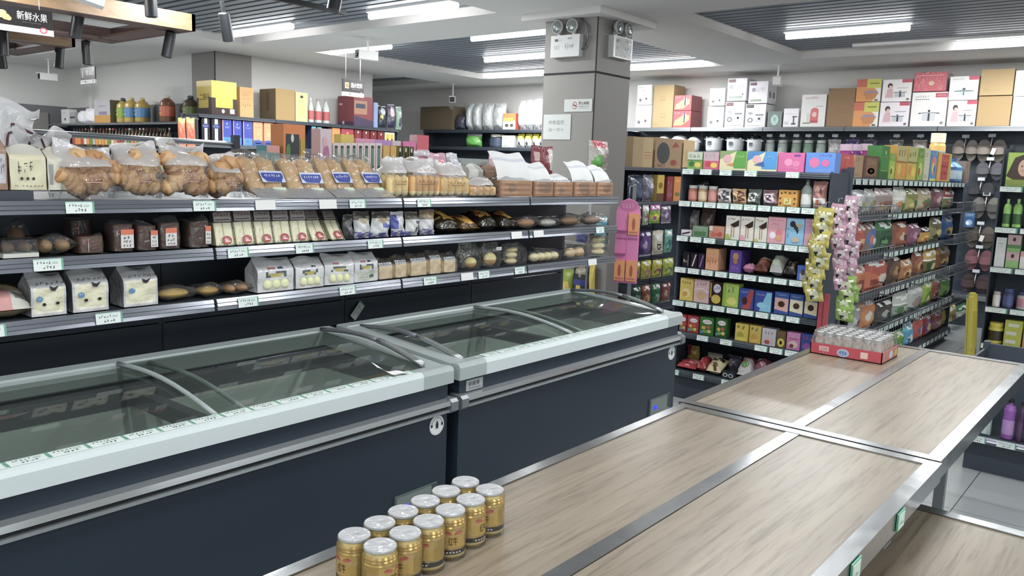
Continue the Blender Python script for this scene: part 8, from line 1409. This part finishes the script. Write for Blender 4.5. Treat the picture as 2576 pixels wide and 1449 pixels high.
put_rows([
 ('carton', 'cream_box', 'box', 8.23, 1.239, 0.842, 0.077, 0.258, 'tall white cream box', dict(b='d8dcda',a=[('r',.2,.78,.7,.8,'8a8e8c'),('r',.2,.68,.6,.69,'a8acaa'),('r',.2,.3,.7,.31,'c0b0b8')],d=.07)),
 ('carton', 'cream_box', 'box', 8.23, 1.142, 0.842, 0.099, 0.289, 'pink and green cream box with black dots', dict(b='8aba6a',a=[('r',0,.22,1,.48,'c8a0a8'),('r',0,.7,1,1,'c4a0a4'),('e',.5,.86,.12,.06,'2a2a2a'),('e',.5,.36,.12,.06,'2a2a2a'),('r',0,.6,1,.7,'5a8a44')],d=.07)),
 ('carton', 'cream_box', 'box', 8.23, 1.041, 0.842, 0.086, 0.151, 'white cream box with pink lid', dict(b='dcd4d4',a=[('r',0,.7,1,1,'d8a09c'),('e',.6,.5,.16,.14,'3a2a2a')],d=.07)),
], RX, 'on the third toiletries shelf', 'toiletries at the right edge')
put_rows([
 ('jar', 'cream_jar', 'jar', 8.23, 1.227, 0.487, 0.062, 0.135, 'white cream jar with dark cap', dict(c=('b8a8ac','dcd4d8','e0d8dc'))),
 ('jar', 'cream_jar', 'jar', 8.23, 1.14, 0.487, 0.088, 0.17, 'navy cream jar', dict(c=('3a4678','3a4070','4a5690'))),
 ('jar', 'cream_jar', 'jar', 8.23, 1.019, 0.487, 0.119, 0.154, 'wide white cream jar with pink label', dict(c=('4a4a78','c8c4c4','c88a9c'))),
], RX, 'on the fourth toiletries shelf', 'toiletries at the right edge')
put_rows([
 ('jar', 'tub', 'tub', 8.23, 1.206, 0.157, 0.121, 0.185, 'yellow tub with black lettering', dict(c=('d8c83a','d8c838','3c3828'))),
 ('carton', 'soap_carton', 'box', 8.23, 1.067, 0.157, 0.133, 0.226, 'yellow green soap carton with white bands', dict(b='b8bc3a',a=[('r',.2,.75,.8,.88,'d4d8c8'),('r',.1,.42,.7,.56,'d4d8c8'),('r',.1,.1,.7,.24,'d4d8c8')],d=.1)),
 ('carton', 'soap_carton', 'box', 8.23, 0.944, 0.157, 0.089, 0.144, 'orange soap carton', dict(b='c87a4a',a=[],d=.1)),
], RX, 'on the bottom toiletries shelf', 'toiletries at the right edge')
put_rows([
 ('bottle', 'spray_can', 'can', 4.94, 0.611, 0.207, 0.063, 0.22, 'violet spray can with black cap, nearest the tables', dict(c=('8a4aa0','b084c0','1c1c20'),sh=.72)),
 ('bottle', 'spray_can', 'can', 4.94, 0.556, 0.207, 0.029, 0.22, 'dark plum spray can', dict(c=('4a2a50','5a3a5c','1c1c20'),sh=.72)),
 ('bottle', 'spray_can', 'can', 4.94, 0.506, 0.207, 0.057, 0.22, 'orange and blue spray can', dict(c=('c8742c','5a8ab8','1c1c20'),sh=.72)),
 ('carton', 'insect_spray_box', 'box', 4.94, 0.709, 0.207, 0.038, 0.081, 'white and teal slim box', dict(b='c8d8d4',a=[('r',0,0,1,.1,'2a5a50'),('r',.6,.1,1,1,'a8bcb8')],d=.05)),
], RX, 'on the low spray shelf', 'spray cans on the low shelf')
# ---- pegs that carry the hanging pouches
pk = MB().tube([(0, 0, 0), (0, -.42, 0), (0, -.424, .006)], .004, 4, 'b8b8b8').mesh('peg_hook', ['graysteel'])
for o in [q for q in bpy.data.objects if q.name.startswith('hanging_pouch')]:
    top = max(v.co.z for v in o.data.vertices); link('peg_hook', pk, pg, (o.location.x-6.42, .38, o.location.z+top*.985))
for o in [q for q in bpy.data.objects if q.name.startswith('snack_bag') and q.location.x < 5.2 and q.location.y > 8]:
    top = max(v.co.z for v in o.data.vertices); MB().tube([(o.location.x-5.2, -.06, o.location.z+top*.98), (-.02, -.03, o.location.z+top*.98), (.0, .1, o.location.z+top*.98)], .005, 4).obj('peg_hook', 'graysteel', lq)
